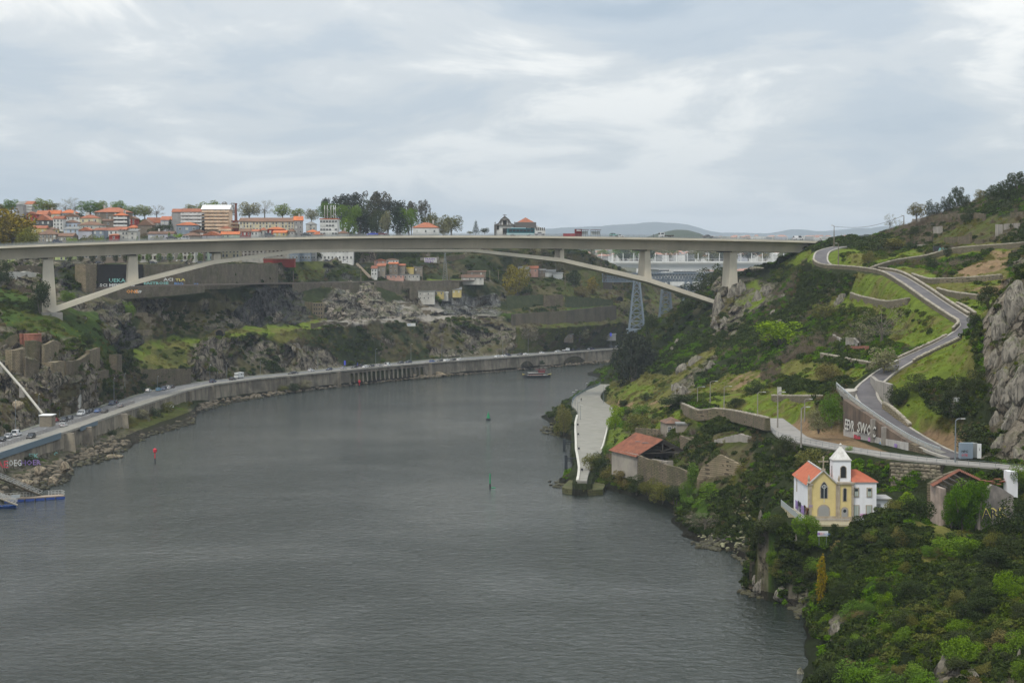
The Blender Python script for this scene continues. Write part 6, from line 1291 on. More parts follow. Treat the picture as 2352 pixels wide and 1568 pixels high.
# railway track, masts, tunnel mouths
for lab,pl in(('railway ledge running along the upper retaining walls',[(225,662,815),(400,656.5,856),(500,654,890),(600,652,948),(675,651,1000),(828,648,1060),(970,646.5,1098),(1100,644,1124)]),):
 pts=densify([P(*p) for p in pl],8);b=MB()
 for s in(-1.2,.3):b.beam(pts[0],pts[1],.1);q=offset(pts,s);[b.beam(a_+Vector((0,0,.5)),c_+Vector((0,0,.5)),.14) for a_,c_ in zip(q,q[1:])]
 b.sheet(up(offset(pts,2),.35),up(offset(pts,-2.2),.35),.5);b.obj('railway_track',mat('rusty_ballast',(.17,.13,.1),(.12,.1,.085),2.),kind='structure')
for i,(px,py,h) in enumerate([(338,660,23),(674,652,30),(829,648,28),(935,646.5,27),(970,646,29),(1018,646,27),(1032,645,25),(1063,645,22),(1125,643,22),(1145,642,20),(1298,658,26)]):
 D=float(np.interp(px,[225,400,600,675,828,970,1100,1300],[820,860,948,1000,1060,1098,1124,1168]))-1;p=P(px,py,D);b=MB();b.beam(p,p+Vector((0,0,h*D/F)),.35);b.beam(p+Vector((0,0,h*D/F*.93)),p+Vector((-2.5,0,h*D/F*.95)),.12);b.obj('railway_mast',M_wood,label='rusty railway mast along the upper retaining walls',cat='mast',group='masts along the railway ledge')
def tunnel(px,py,r,lab,D):
 b=MB();q=P(px,py,D);n=14;rr_=r*D/F;pr=[(rr_*math.cos(math.pi*i/n),rr_*math.sin(math.pi*i/n)) for i in range(n+1)]+[(-rr_,-rr_*1.1),(rr_,-rr_*1.1)]
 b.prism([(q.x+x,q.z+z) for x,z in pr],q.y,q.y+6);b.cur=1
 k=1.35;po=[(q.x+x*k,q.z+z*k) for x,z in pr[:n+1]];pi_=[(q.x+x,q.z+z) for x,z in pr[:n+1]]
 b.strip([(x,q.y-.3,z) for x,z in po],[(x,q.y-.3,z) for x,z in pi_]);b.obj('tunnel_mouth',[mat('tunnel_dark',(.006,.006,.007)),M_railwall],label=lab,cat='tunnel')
tunnel(504,766,8.5,'dark round tunnel mouth in the cliff above the quay road',depthL(504,772)-3);tunnel(1424,688,6.5,'dark tunnel mouth at the end of the lower railway terrace',depthL(1424,694)-4)
# brick tank, pipe, box, signs
q=P(75,790,depthL(75,792)-6);s_=q.y/F;b=MB();b.lathe([(20*s_,-1),(20*s_,22*s_),(20.6*s_,22*s_),(20.6*s_,24*s_),(18*s_,24*s_)],22);b.obj('brick_tank',mat('tank_brick',(.3,.12,.08),(.22,.09,.06),1.2,.9,bump=.3,dirt=.3),loc=q,label='round red brick tank on top of the ruins',cat='tank')
q=P(50,788,q.y+1);b=MB();b.lathe([(5.5*s_,-1),(5.5*s_,22*s_)],12);b.obj('brick_turret',MATS['tank_brick'],loc=q,label='small red brick turret touching the round tank',cat='turret')
b=MB();pp=[P(-30,805,610),P(0,833,590),P(50,890,573),P(98,950,560)];b.tube(pp,.4,10);o=b.obj('pipeline',mat('pipe_white',(.4,.38,.33),(.33,.31,.27),.5),label='thick pale pipe running down the rocks to the road',cat='pipe')
for p in densify(pp,14)[1:-1]:b=MB();b.box((p.x,p.y,p.z-1.5),(1.5,1,3.4));b.obj('pipe_support',M_crete,o)
a_,c_=P(90,976,553),P(117,955,553);b=MB();b.box(((a_.x+c_.x)/2,556,(a_.z+c_.z)/2-.3),(c_.x-a_.x,5,c_.z-a_.z+.6));o=b.obj('pump_house',masonry('block_wall',(.5,.46,.38),(.42,.38,.32),(.25,.23,.2),.8,.35,.1),label='small pale block pump house at the foot of the white pipe',cat='hut')
b=MB();b.box(((a_.x+c_.x)/2,556,c_.z+.12),(c_.x-a_.x+.5,5.5,.25));b.obj('roof',M_whroof,o)
def sign(px,py0,py1,w_,D,m,lab,txt=None,tm=None,legs=True,base=None,nm='sign',h=None):
 q=P(px,(py0+py1)/2,D);hh=(py1-py0)*D/F;o=empty(nm,q,0,label=lab,cat='sign');b=MB();b.box((0,0,0),(w_*D/F,.12,hh));b.obj('panel',m,o)
 if legs:
  b=MB();L_=(base-py1)*D/F if base else 2.5
  for s in(-.35,.35):b.beam((s*w_*D/F,.12,hh/2),(s*w_*D/F,.12,-hh/2-L_),.09)
  b.obj('post',M_pole,o)
 if txt:text(txt,q+Vector((-w_*D/F*.42,-.09,-hh*.2)),(1,0,0),(0,0,1),h or hh*.45,tm or PB,o)
 return o
sign(944.5,1028+0-0+.0 if False else 742,749,19.5,depthL(944,752)-1.5,PW,'white billboard with blue footer on the edge of the construction terrace','EDP',PB,base=756)
sign(792,828,838,4,at(INNER,792,ZR)-1,mat('sign_blue',(.08,.1,.6)),'upright violet blue banner sign beside the quay road',base=843);sign(821,832,839,2,at(INNER,821,ZR)-1,mat('sign_blue',None),'small blue sign on a post beside the quay road',base=843)
sign(1403,764+0,772,4,1140,mat('sign_blue',None),'small pale panel on a pole beside the dark tree above the quay road',base=800)
gq=P(976,597,1142);o=empty('billboard_wall',gq,0,label='white wall panel reading TRASH in purple letters below the deck',cat='wall');b=MB();b.box((3.6,0,-.2),(8.2,.4,3.2));b.obj('panel',wallm('white',None),o);text('TRASH',gq+Vector((-.2,-.3,.05)),(1,0,0),(0,0,1),1.25,PU,o,wx=1.25,off=.05);text('PEDRO',gq+Vector((-.1,-.3,-1.6)),(1,0,0),(0,0,1),1.2,PU,o,wx=1.1,off=.05)
LW([(966,592,604),(1010,590,604),(1013,592,604)],'grey wall ramp left of the panel with purple letters',M_crete,.2,D=[(966,1146),(1013,1150)]);LW([(1026,588,601),(1070,584,600)],'rough stone wall block right of the panel with purple letters',M_ruin,.4,D=[(1026,1148),(1070,1156)])
# steel lattice mast
q=P(1022.5,646,1115);b=MB();h=66*1115/F;w0=1.6
for t in range(12):
 z0,z1=h*t/12,h*(t+1)/12;a0,a1=w0*(1-t/14),w0*(1-(t+1)/14)
 for sx,sy in((-1,-1),(1,-1),(1,1),(-1,1)):b.beam((sx*a0,sy*a0,z0),(sx*a1,sy*a1,z1),.2)
 for sy in(-1,1):b.beam((-a0,sy*a0,z0),(a1,sy*a1,z1),.13);b.beam((a0,sy*a0,z0),(-a1,sy*a1,z1),.13)
b.obj('lattice_mast',M_pole,loc=q,label='tall grey steel lattice mast on the railway terrace',cat='mast')
# stairway on the railway terrace
b=MB();a_,c_=P(820,604,1105),P(850,634,1075)
for i in range(40):p=a_.lerp(c_,i/40);b.box((p.x,p.y,p.z-.6),(1.1,3,1.2))
b.obj('stairway',mat('stair',(.36,.3,.23)),label='long pale stairway descending to the railway terrace houses',cat='stairs')
# upper street: parked cars stand here; rust shed and ruined mill
LW([(717,696,741),(742,695,741)],'ruined four storey mill facade with empty windows by the rock fall',M_ruin2,.2,7,'ruined_mill',D=[(717,975),(742,975)],step=5)
ml=bpy.data.objects['ruined_mill']
for r_ in range(4):
 for c_ in range(4):
  q=P(722+c_*5.6,700+r_*9.6,974.9);k=link('window',WM['dark'],ml,q);k.scale=(.8,1.5,1.35)
LW([(700,693,745),(716,694,744)],'rough side wall of the ruined mill',M_ruin,.3,1,'ruined_wall',D=[(700,980),(716,976)],step=5)
house(605,676,593,596,606,'red','flat',mat('rust',(.3,.1,.05)),0,0,D=1005,depth=6,label='long rust coloured roofed shed above the railway',group='small houses on the left bank',sunk=2)
house(585,624,605,611,621,'brown','shed',MATS['rust'],1,4,D=985,depth=5,label='broken timber shed with rusty balcony above the railway',group='small houses on the left bank',sunk=2)
house(0,1,0,0,0,'brown',D=900) if False else None
# fence of steps along the cliff, culvert portal under the arch foot
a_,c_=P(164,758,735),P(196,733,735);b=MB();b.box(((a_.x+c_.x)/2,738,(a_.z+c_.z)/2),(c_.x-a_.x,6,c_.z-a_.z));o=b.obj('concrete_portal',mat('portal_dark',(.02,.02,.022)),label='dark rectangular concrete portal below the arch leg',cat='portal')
b=MB();b.box(((a_.x+c_.x)/2,734.5,c_.z+.4),(c_.x-a_.x+1,1.5,.9));b.box((c_.x,734.5,(a_.z+c_.z)/2),(.8,1.5,c_.z-a_.z));b.obj('frame',M_crete,o)
# pontoon, gangways, blue boat
M_al=mat('aluminium',(.5,.5,.48),rough=.5,metal=.3);M_deck=mat('deck_boards',(.32,.25,.19),(.25,.2,.15),2.)
pt=empty('pontoon',PZ(76,1148,.0),.52,label='floating landing stage with blue floats and a white railing',cat='pontoon')
b=MB();b.box((0,0,.75),(16,3,.3));b.obj('deck',M_deck,pt)
for i in range(6):b=MB();b.box((-6.6+i*2.7,-1.1,.3),(2.3,.8,.7));b.obj('float',mat('float_blue',(.03,.07,.28)),pt);
rr_=[Vector(v) for v in((-8,-1.5,.9),(-8,1.5,.9),(2,1.5,.9))];rail_line('railing',rr_,1.1,.8,M_al,(1.,.6,.3),.09).parent=pt;rail_line('railing',[Vector((4.5,1.5,.9)),Vector((8,1.5,.9)),Vector((8,-1.5,.9))],1.1,.8,M_al,(1.,.6,.3),.09).parent=pt
b=MB();b.box((-5,-1.6,1.5),(2.2,.08,.9));b.obj('notice_board',PW,pt)
def gangway(a_,c_,w_,lab):
 b=MB();a_,c_=Vector(a_),Vector(c_);d=(c_-a_);n=Vector((-d.y,d.x,0)).normalized()*w_/2;o=empty('gangway',a_,label=lab,cat='gangway');z=Vector((0,0,1.15))
 A=[a_-n-a_,c_-n-a_];B=[a_+n-a_,c_+n-a_];b.sheet(A,B,.2);b.obj('walkway',mat('gang_deck',(.28,.25,.2)),o)
 for s in(-1,1):
  b=MB();p0,p1=n*s,c_-a_+n*s;b.beam(p0+z,p1+z,.12);b.beam(p0+z*.5,p1+z*.5,.07);k=16
  for i in range(k):t,u=i/k,(i+1)/k;b.beam(p0.lerp(p1,t),p0.lerp(p1,t)+z,.08);b.beam(p0.lerp(p1,t),p0.lerp(p1,u)+z,.06)
  b.obj('truss_rail',M_al,o)
gangway(P(-60,1073,455),PZ(92,1136,1.),2.,'longer aluminium gangway coming down to the pontoon');gangway(P(-60,1120,452),PZ(40,1158,1.),1.6,'shorter aluminium gangway reaching the left end of the pontoon')
def hull(L_,W_,H_,m,name='hull',par=None,bow=.35,sheer=.4):
 b=MB();n=16;vs=[]
 for i in range(n+1):
  t=i/n*2-1;wv=W_/2*(1-abs(t)**2.4)**.6+.02;z1=H_*(1+sheer*t*t);x=t*L_/2
  vs+=[(x,-wv,z1),(x*.97,-wv*.6,.0),(x*.97,wv*.6,0),(x,wv,z1),(x,wv*.85,z1-.12),(x,-wv*.85,z1-.12)]
 b.add(vs,[(i*6+j,i*6+(j+1)%6,i*6+6+(j+1)%6,i*6+6+j) for i in range(n) for j in range(6)]);return b.obj(name,m,par)
bo=empty('rowing_boat',PZ(4,1166,0),.1,label='blue wooden boat moored at the left end of the pontoon',cat='boat');hull(7.5,1.7,.55,mat('boat_blue',(.03,.1,.35)),'hull',bo)
for x in(-1.5,0,1.5):b=MB();b.box((x,0,.45),(.25,1.3,.05));b.obj('thwart',M_deck,bo)
# river marks
def mark(px,pb,pt_,m,lab,nm,disc=None,r=.16):
 q=PZ(px,pb,0);h=(pb-pt_)*q.y/F;o=empty(nm,q,label=lab,cat='marker');b=MB();b.tube([(0,0,-1),(0,0,h*.3)],r*1.15,8);b.obj('base',PK,o);b=MB();b.tube([(0,0,h*.3),(0,0,h)],r,8);b.obj('post',m,o)
 if disc:b=MB();b.lathe([(.1,h-1.5),(.55,h-1.3),(.62,h-.4),(.1,h-.1)],10);b.obj('topmark',m,o)
mred,mgrn=mat('mark_red',(.55,.03,.05),rough=.5),mat('mark_green',(.02,.22,.09),rough=.5)
mark(356,1062,1028,mred,'red river marker post with a round topmark, nearest to the left bank','river_marker',True);mark(825.5,890,872,mred,'smaller red river marker in front of the pillared wall','river_marker',True);mark(1125.5,1120,1087,mgrn,'plain green post standing in mid river','river_marker',False,.2)
b=MB();q=PZ(1133,1120,0);b.box((0,0,.1),(1.2,.3,.25));b.obj('drifting_log',mgrn,loc=q,label='small green float trailing beside the plain green post',cat='float')
q=PZ(1121.5,964,0);o=empty('buoy',q,label='small green conical lattice buoy floating in mid river',cat='buoy');b=MB();b.lathe([(.9,-.2),(1.1,.4),(.7,.7)],12);b.obj('float_body',PK,o);b=MB();b.lathe([(.7,.7),(.3,2.6),(.12,2.7),(.12,3.4)],8);b.obj('tower',mgrn,o)
q=P(1084,853,at(OUTER,1084,3)-6);q.z=0;o=empty('stone_marker',q,label='black topped pale conical marker at the foot of the embankment',cat='marker');b=MB();b.lathe([(1.2,0),(.8,3.2)],10);b.obj('base',mat('mark_white',(.6,.6,.58)),o);b=MB();b.lathe([(.8,3.2),(.5,5.5),(.25,6.6)],10);b.obj('top',PK,o)
# tour boat
bt=empty('river_boat',PZ(1233,866.5,0),.12,label='wooden river tour boat with yellow bow and stern tips and dark red canopy',cat='boat')
hull(15.5,3.6,1.15,PK,'hull',bt,sheer=.55)
b=MB();b.box((0,0,1.25),(11.5,3.3,.12));b.obj('gunwale',PW,bt)
for s in(-1,1):b=MB();b.add([(s*5.6,-1.,1.3),(s*5.6,1.,1.3),(s*8.2,0,2.3),(s*5.6,-.9,.9),(s*5.6,.9,.9),(s*7.7,0,1.2)],[(0,1,2),(3,5,4),(0,2,5,3),(1,4,5,2),(0,3,4,1)]);b.obj('bow_tip',PY,bt)
b=MB();b.box((-.5,0,1.9),(8,2.7,1.2));b.obj('cabin',mat('cabin_wood',(.2,.08,.05)),bt)
b=MB();b.box((-.5,0,2.05),(8.1,2.8,.6));b.obj('cabin_window',M_glass,bt);b=MB();b.box((-.5,0,2.62),(8.8,3.1,.12));b.obj('cabin_roof',wallm('oldwhite',None),bt)
b=MB();b.box((2.6,0,3.1),(3.6,2.2,1.2));b.obj('wheelhouse',mat('maroon',(.16,.02,.03)),bt);b=MB();b.box((2.2,0,4.3),(5.2,2.8,.12));b.obj('canopy',MATS['maroon'],bt)
b=MB();[b.beam((x,y,2.6),(x,y,4.3),.1) for x in(-.2,4.6) for y in(-1.2,1.2)];b.beam((-6,0,1.2),(-5.2,0,4),.08);b.obj('posts',PK,bt)
# riprap
rock_me=[]
for s in range(6):
 bm=bmesh.new();bmesh.ops.create_icosphere(bm,subdivisions=2,radius=1);rr_=random.Random(s)
 cuts=[Vector((rr_.gauss(0,1),rr_.gauss(0,1),rr_.gauss(0,1))).normalized() for _ in range(9)]
 for v in bm.verts:
  for c_ in cuts:
   d=v.co.dot(c_)
   if d>.62:v.co-=c_*(d-.62)*.9
  v.co*=1+rr_.uniform(-.05,.05)
 me=bpy.data.meshes.new('rock');bm.to_mesh(me);bm.free();me.materials.append(None);rock_me.append(me)
def rocks(name,lab,pts,m,smin,smax,flat=.7):
 V,Fs=[],[];k=0;rr_=random.Random(len(pts))
 for p in pts:
  me=rr_.choice(rock_me);s=rr_.uniform(smin,smax);M=Matrix.Rotation(rr_.uniform(0,6),3,'Z')@Matrix.Diagonal((s*rr_.uniform(.8,1.5),s,s*flat*rr_.uniform(.7,1.3)))
  a_=np.empty(len(me.vertices)*3,np.float32);me.vertices.foreach_get('co',a_);a_=a_.reshape(-1,3)@np.array(M).T+np.array(p);V.append(a_)
  f=np.empty(len(me.loops),np.int32);me.loops.foreach_get('vertex_index',f);Fs.append(f.reshape(-1,3)+k);k+=len(a_)
 return link(name,fast_mesh(name,np.concatenate(V),np.concatenate(Fs),m),kind='stuff',label=lab,cat='rocks')
M_rip=mat('riprap_rock',(.17,.14,.1),(.09,.075,.05),.5,.95,bump=.5,dirt=.5,rnd=0);M_ripd=mat('wet_rock',(.035,.032,.025),(.07,.065,.03),.6,.8,bump=.5)
pts,ptsd=[],[]
for i in range(1700):
 x=R.uniform(-60,1400) if i%3 else R.uniform(-60,500);t=R.random();a_,c_=at(SHORE_L,x,0.),at(OUTER,x,ZR)-2
 D=a_+(c_-a_)*t-1.;q=P(x,700,D);z=.1+t*(1.1 if x>300 else 1.5)
 if 290<x<430 and t>.35:continue
 if c_-a_<1:z=R.uniform(0,.8)
 (ptsd if t<.3 else pts).append((q.x,D,z))
rocks('riprap','tan boulders and rubble heaped at the foot of the embankment',pts,M_rip,.35,1.35);rocks('wet_riprap','dark wet rocks at the waterline of the left bank',ptsd,M_ripd,.3,1.1)
# ---------- right bank: roads, quay, walls ----------
def ribbon(pts,w0,w1,dz,th,name,m,**k):
 b=MB();b.sheet(up(offset(pts,w0),dz),up(offset(pts,w1),dz),th);return b.obj(name,m,**k)
ribbon(hill_road,2.3,-2.3,0,.5,'hill_road',mat('worn_asphalt',(.085,.078,.082),(.125,.115,.115),.25,.9,dirt=.25,dcol=(.05,.05,.045)),kind='structure')
ribbon(hill_road,2.9,2.3,.12,.5,'kerb',M_cope,kind='structure');ribbon(hill_road,-2.3,-2.9,.12,.5,'kerb',M_cope,kind='structure')
ribbon(lower_road,3.4,-3.4,0,.6,'lower_road',mat('cobbled_road',(.27,.255,.23),(.22,.205,.19),.6,.9,dirt=.2),kind='structure')
M_pave=mat('quay_paving',(.25,.24,.205),(.2,.19,.165),.25,.9,dirt=.45,dcol=(.17,.17,.13));
b=MB();A_q,B_q=offset(quay_c,quay_w),offset(quay_c,[-x for x in quay_w]);b.sheet(A_q,B_q,4.2);b.obj('quay_paving',M_pave,kind='structure')
left_edge=A_q if A_q[5].x<B_q[5].x else B_q;right_edge=B_q if left_edge is A_q else A_q
b=MB();kp=densify([Vector(p)+Vector((0,0,.0)) for p in left_edge],6)
for p,q in zip(left_edge,left_edge[1:]):
 if p.y<690:b.beam(p+Vector((0,0,.15)),q+Vector((0,0,.15)),.7,.4)
b.obj('quay_kerb',mat('pale_kerb',(.55,.53,.47),(.45,.43,.38),1.,dirt=.2),label='pale raised kerb along the water edge of the ramp quay',cat='kerb')
b=MB();re_=[p for p in right_edge if 555<p.y<660]
for p,q in zip(re_,re_[1:]):b.beam(p+Vector((0,0,.5)),q+Vector((0,0,.5)),.45,1.1)
b.obj('low_quay_wall',MATS['pale_kerb'],label='low white wall between the ramp quay and the small lawn',cat='wall')
for i,y in enumerate((505,560,612,645)):
 p=min(left_edge,key=lambda q:abs(q.y-y));b=MB();b.lathe([(.35,0),(.22,.3),(.4,.6)],8);b.obj('bollard',PK,loc=p+Vector((.9,0,.2)),label='black iron mooring bollard on the edge of the ramp quay',cat='bollard',group='bollards along the ramp quay')
for i,(px,pt_,pb) in enumerate(((1296,1007,1035),(1300,1044,1076))):
 q=PZ(px,pb,0);h=(pb-pt_)*q.y/F;o=empty('mooring_pile',q,label='%s dark mooring pile standing in the water beside the quay'%('farther' if i==0 else 'nearer'),cat='mooring pile');b=MB();b.box((0,0,h/2-1),(.9,.9,h+2));b.obj('pile',mat('pile_dark',(.03,.035,.04)),o)
 b=MB();b.beam((0,0,h*.75),(6.5,0,h*.75),.35);b.beam((0,0,h*.55),(6.5,0,h*.72),.2);b.obj('strut',MATS['pile_dark'],o)
prom=[p for p in left_edge if p.y>745]
rail_line('quay_railing',[p+Vector((.5,0,.05)) for p in prom],1.1,1.6,M_steelb,(1.,.55),.08,label='blue grey railing along the far promenade by the water',cat='railing')
for i,(px,py,h) in enumerate(((1314,935,35),(1321,931,36),(1330,925,26),(1327,950,30),(1333,963,33),(1345,900,20),(1386,925,40))):
 q=PZ(px,py,3.7);lamp(q,h*q.y/F,.2,0,['first','second','third','fourth','fifth','sixth','seventh'][i]+' thin lamp post of the waterside promenade, counted from the water',group='promenade lamps',r=.08)
# stepped rock ledge below the quay
b=MB();pl=[PZ(x,y,1.6) for x,y in[(1291,1117),(1310,1098),(1324,1087),(1350,1086),(1372,1094),(1390,1112),(1385,1122),(1340,1124),(1300,1120)]];b.slab([(p.x,p.y) for p in pl],-1,1.5);b.obj('stone_landing',masonry('mossy_flags',(.26,.26,.13),(.2,.19,.11),(.06,.06,.04),1.4,.6,.3,.7),label='mossy green stone landing at the tip of the quay',cat='landing')
# dry stone walls with separate cap stones
cap_me=MB();cap_me.add([(-.48,-.4,0),(.46,-.42,0),(.48,.4,0),(-.45,.42,0),(-.42,-.33,.3),(.42,-.35,.26),(.4,.35,.29),(-.4,.33,.32)],[(3,2,1,0),(4,5,6,7),(0,1,5,4),(1,2,6,5),(2,3,7,6),(3,0,4,7)]);CAP=cap_me.mesh('stone',M_dry)
M_dwall=masonry('dry_wall_face',(.42,.37,.28),(.3,.27,.2),(.09,.08,.06),.75,.38,.3,.15)
def dry_wall(top,h,lab,th=.7,m=None,stones=True,cope=.85,D=None,face=True,cat='stone wall'):
 top=[Vector(p) for p in top];o=empty('dry_stone_wall',top[0],label=lab,cat=cat);L0=top[0];pts=densify([p-L0 for p in top],2.5);hs=h if callable(h) else(lambda t:h)
 n=len(pts);b=MB();vs=[]
 for i,p in enumerate(pts):
  d=pts[min(i+1,n-1)]-pts[max(i-1,0)];d.z=0;d.normalize();nn=Vector((-d.y,d.x,0))*th/2;hh=hs(i/(n-1))
  vs+=[p+nn,p-nn,p-nn*1.4-Vector((0,0,hh)),p+nn*1.4-Vector((0,0,hh))]
 b.add(vs,[(i*4+j,i*4+(j+1)%4,i*4+4+(j+1)%4,i*4+4+j) for i in range(n-1) for j in range(4)]+[(0,1,2,3),(4*n-1,4*n-2,4*n-3,4*n-4)]);b.obj('wall_core',m or M_dwall,o)
 if stones:
  tot=sum((q-p).length for p,q in zip(pts,pts[1:]));st_=max(cope,tot/260);s=0;acc_=0
  for p,q in zip(pts,pts[1:]):
   l_=(q-p).length;t=s
   while t<l_:
    k=link('stone',CAP,o,p.lerp(q,t/l_)+Vector((0,0,-.02)));k.rotation_euler=(WR.uniform(-.06,.06),WR.uniform(-.06,.06)-math.atan2(q.z-p.z,math.hypot(q.x-p.x,q.y-p.y)),math.atan2(q.y-p.y,q.x-p.x)+WR.uniform(-.08,.08));k.scale=(st_*WR.uniform(.9,1.05),WR.uniform(.85,1.1),WR.uniform(.8,1.3));t+=st_
   s=t-l_
 return o
hr=hill_road
def side(pts,d,dz):return up(offset(pts,d),dz)
i0=min(range(len(hr)),key=lambda i:(hr[i]-P(1886,600,684)).length);i1=min(range(len(hr)),key=lambda i:(hr[i]-P(2228,748,470)).length);i2=min(range(len(hr)),key=lambda i:(hr[i]-P(2079,828,455)).length)
i3=min(range(len(hr)),key=lambda i:(hr[i]-P(2012,872,443)).length);iA=min(range(len(hr)),key=lambda i:(hr[i]-P(1996,620,620)).length)
sgn=1 if offset(hr,3)[i0+20].x<hr[i0+20].x else-1
dry_wall(side(hr[i0:i1+2],sgn*3.0,.85),2.6,'long stone parapet on the river side of the winding hill road',.6)
dry_wall(side(hr[iA:i1-3],-sgn*3.1,.8),1.6,'stone parapet on the uphill side of the winding hill road')
sg2=1 if offset(hr,3)[i2-8].y>hr[i2-8].y else-1
dry_wall(side(hr[i1+2:i2+1],-sg2*3.0,.3),1.4,'pale low kerb wall on the near side of the straight road ramp',.6);dry_wall(side(hr[i1+2:i2+1],sg2*3.0,.5),1.4,'pale low kerb wall on the far side of the straight road ramp',.6)
def RW(pl,lab,hpx=9,th=.8,m=None,stones=True,D=None):
 top=[]
 for i,(x,yt) in enumerate(pl):
  hp=hpx[i] if isinstance(hpx,list) else hpx
  g=(P(x,yt+hp,D) if D else hitR(x,yt+hp)) or P(x,yt+hp,600);t=P(x,yt,g.y-.2);top.append(t)
 h=(hpx[0] if isinstance(hpx,list) else hpx)*top[0].y/F+1.0;return dry_wall(top,h,lab,th,m,stones)
RW([(2096,629),(2110,634),(2134,640),(2160,640),(2190,639),(2240,636),(2301,631)],'upper dry stone terrace wall above the winding road',10)
RW([(2154,662),(2184,670),(2220,675),(2271,681)],'middle dry stone terrace wall right of the winding road',10);RW([(2199,695),(2218,704),(2240,718)],'short dry stone wall just above the road bend',9)
RW([(2001,614),(2045,600),(2090,592),(2129,586),(2186,571),(2250,565),(2321,560),(2352,557)],'longest pale stone terrace wall climbing to the right edge',10)
RW([(1955,673),(1975,680),(1994,684),(2015,689),(2041,692),(2065,689),(2088,685)],'curved low stone terrace wall below the grass slope',8);RW([(1887,812),(1920,818),(1950,824),(2008,834)],'dark stone terrace wall below the small ruins',8)
RW([(1775,908),(1820,909),(1887,909)],'low stone terrace wall beside the lane lamps',8);RW([(1543,918),(1575,930),(1606,942),(1640,938),(1680,942),(1720,950),(1764,960)],'old lane wall with ivy patches above the riverside ruins',[14,18,24,28,30,32,34],1.,M_ruin)
# retaining wall with large graffiti under the hairpin
ri=[p for p in hr if 372<p.y<426 and p.x<95];ri=side(ri,sgn*0,0)
sgh=1 if offset(ri,3)[2].x<ri[2].x else-1;edge=offset(ri,sgh*3.6)
def zlow(p):return min(groundR(p.x-2,p.y-2),p.z)
top_=[P(1936,916,419),P(1960,932,413),P(1990,951,407),P(2020,972,400),P(2050,992,393),P(2086,1015,385),P(2120,1032,378),P(2165,1050,370)]
bot_=[P(1938,1000,419),P(1960,1010,413),P(1990,1018,407),P(2020,1027,400),P(2050,1036,393),P(2086,1043,385),P(2120,1049,378),P(2165,1056,370)]
rw_=empty('retaining_wall',bot_[0],label='tall brown concrete retaining wall with big silver graffiti under the hairpin bend',cat='retaining wall')
a6=[(t-bot_[0],c-bot_[0]-Vector((0,0,2))) for t,c in zip(top_[:6],bot_[:6])];wallp('wall_face',a6,1.2,mat('brown_wall',(.17,.12,.085),(.12,.09,.07),.25,.95,streak=.6,dirt=.3),rw_)
mid=[c.lerp(t,f) for t,c,f in zip(top_[:6],bot_[:6],(.18,.25,.33,.4,.6,.97))];off_=Vector((-.1,-.35,0))
wallp('white_plinth',[(m_-bot_[0]+off_,c-bot_[0]-Vector((0,0,1))+off_) for m_,c in zip(mid,bot_[:6])],.5,mat('dirty_white',(.45,.43,.4),(.36,.34,.32),.5,.9,streak=.5,dcol=(.15,.13,.12)),rw_)
a8=[(t-bot_[0],c-bot_[0]-Vector((0,0,1.5))) for t,c in zip(top_[5:],bot_[5:])];wallp('stone_end',a8,1.2,M_ruin,rw_)
for px in(2013,2038):
 k=(px-1938)/(2086-1938)*5;i=int(k);f=k-i;t,c=top_[i].lerp(top_[i+1],f),bot_[i].lerp(bot_[i+1],f);b=MB();b.beam(t-bot_[0]+off_*1.6,c-bot_[0]+off_*1.6,1.1);b.obj('buttress',M_crete,rw_)
wd_=(bot_[4]-bot_[0]);wd_.z=0;wn=Vector((wd_.y,-wd_.x,0)).normalized()
def wt(px,py,s,hpx,m,wx=1.,off=.05,d=.12,outline=None,pe=None):
 KX,KD=[1938,1960,1990,2020,2050,2086],[419,413,407,400,393,385];pe=pe or px+14;wp0,wp1=(P(x_,1015,float(np.interp(x_,KX,KD))) for x_ in(px,pe))
 k=np.interp(px,[1938,1960,1990,2020,2050,2086],[0,1,2,3,4,5]);wd_=wp1-wp0;wd_.z=0;wn=Vector((wd_.y,-wd_.x,0)).normalized();D=float(np.interp(k,[0,1,2,3,4,5],[419,413,407,400,393,385]));q=P(px,py,D)+wn*(d+(.4 if py>985 else.1));h=hpx*D/F
 slope=Vector((wd_.x,wd_.y,0)).normalized()+Vector((0,0,-.12))
 if outline:text(s,q-wn*.04,slope,(0,0,1),h,outline,rw_,'graffiti',wx,off+.09,.02)
 text(s,q,slope,(0,0,1),h,m,rw_,'graffiti',wx,off,.02)
SIL=mat('paint_silver',(.5,.49,.45))
wt(1945,984,'EEVR',25,SIL,.62,.06,.55,outline=PK,pe=1975);wt(1977,991,'SWOC',26,SIL,.82,.06,.55,outline=PK,pe=2018);wt(1965,1008,'ESBAR',11,PR,.72,.06,outline=PK);wt(1998,1012,'CUNA',9,paint('magenta',(.6,.2,.5)),.6,.05);wt(2024,1026,'OBE',15,PB,.55,.08,outline=PY);wt(2058,1025,'CREEP',8,PU,.5,.04)
# light metal crash barrier and post rail on the hairpin edge
eh=[P(x,y,d) for x,y,d in[(1921,889,437),(1938,905,425),(1962,925,417),(1992,947,409),(2022,968,402),(2052,988,395),(2088,1010,387),(2125,1028,380),(2160,1041,373)]]
rail_line('crash_barrier',up(densify(eh,3),.25),.9,2.4,mat('galvanised',(.42,.44,.44),rough=.5,metal=.4),(1.,.75),.16,label='pale metal crash barrier along the outer edge of the hairpin',cat='crash barrier')
b=MB();b.sheet(up(densify(eh,4),.1),up([p+Vector((1.6,.9,0)) for p in densify(eh,4)],.1),1.);b.obj('road_verge',M_walk,kind='structure')
b=MB();b.slab([(q.x,q.y) for q in[P(1921,889,437),P(1962,872,447),P(1975,885,438),P(1962,905,427),P(1942,905,425)]],29,31.7);b.obj('widened_verge',mat('pale_verge',(.4,.37,.32),(.33,.3,.26),.5),kind='structure')
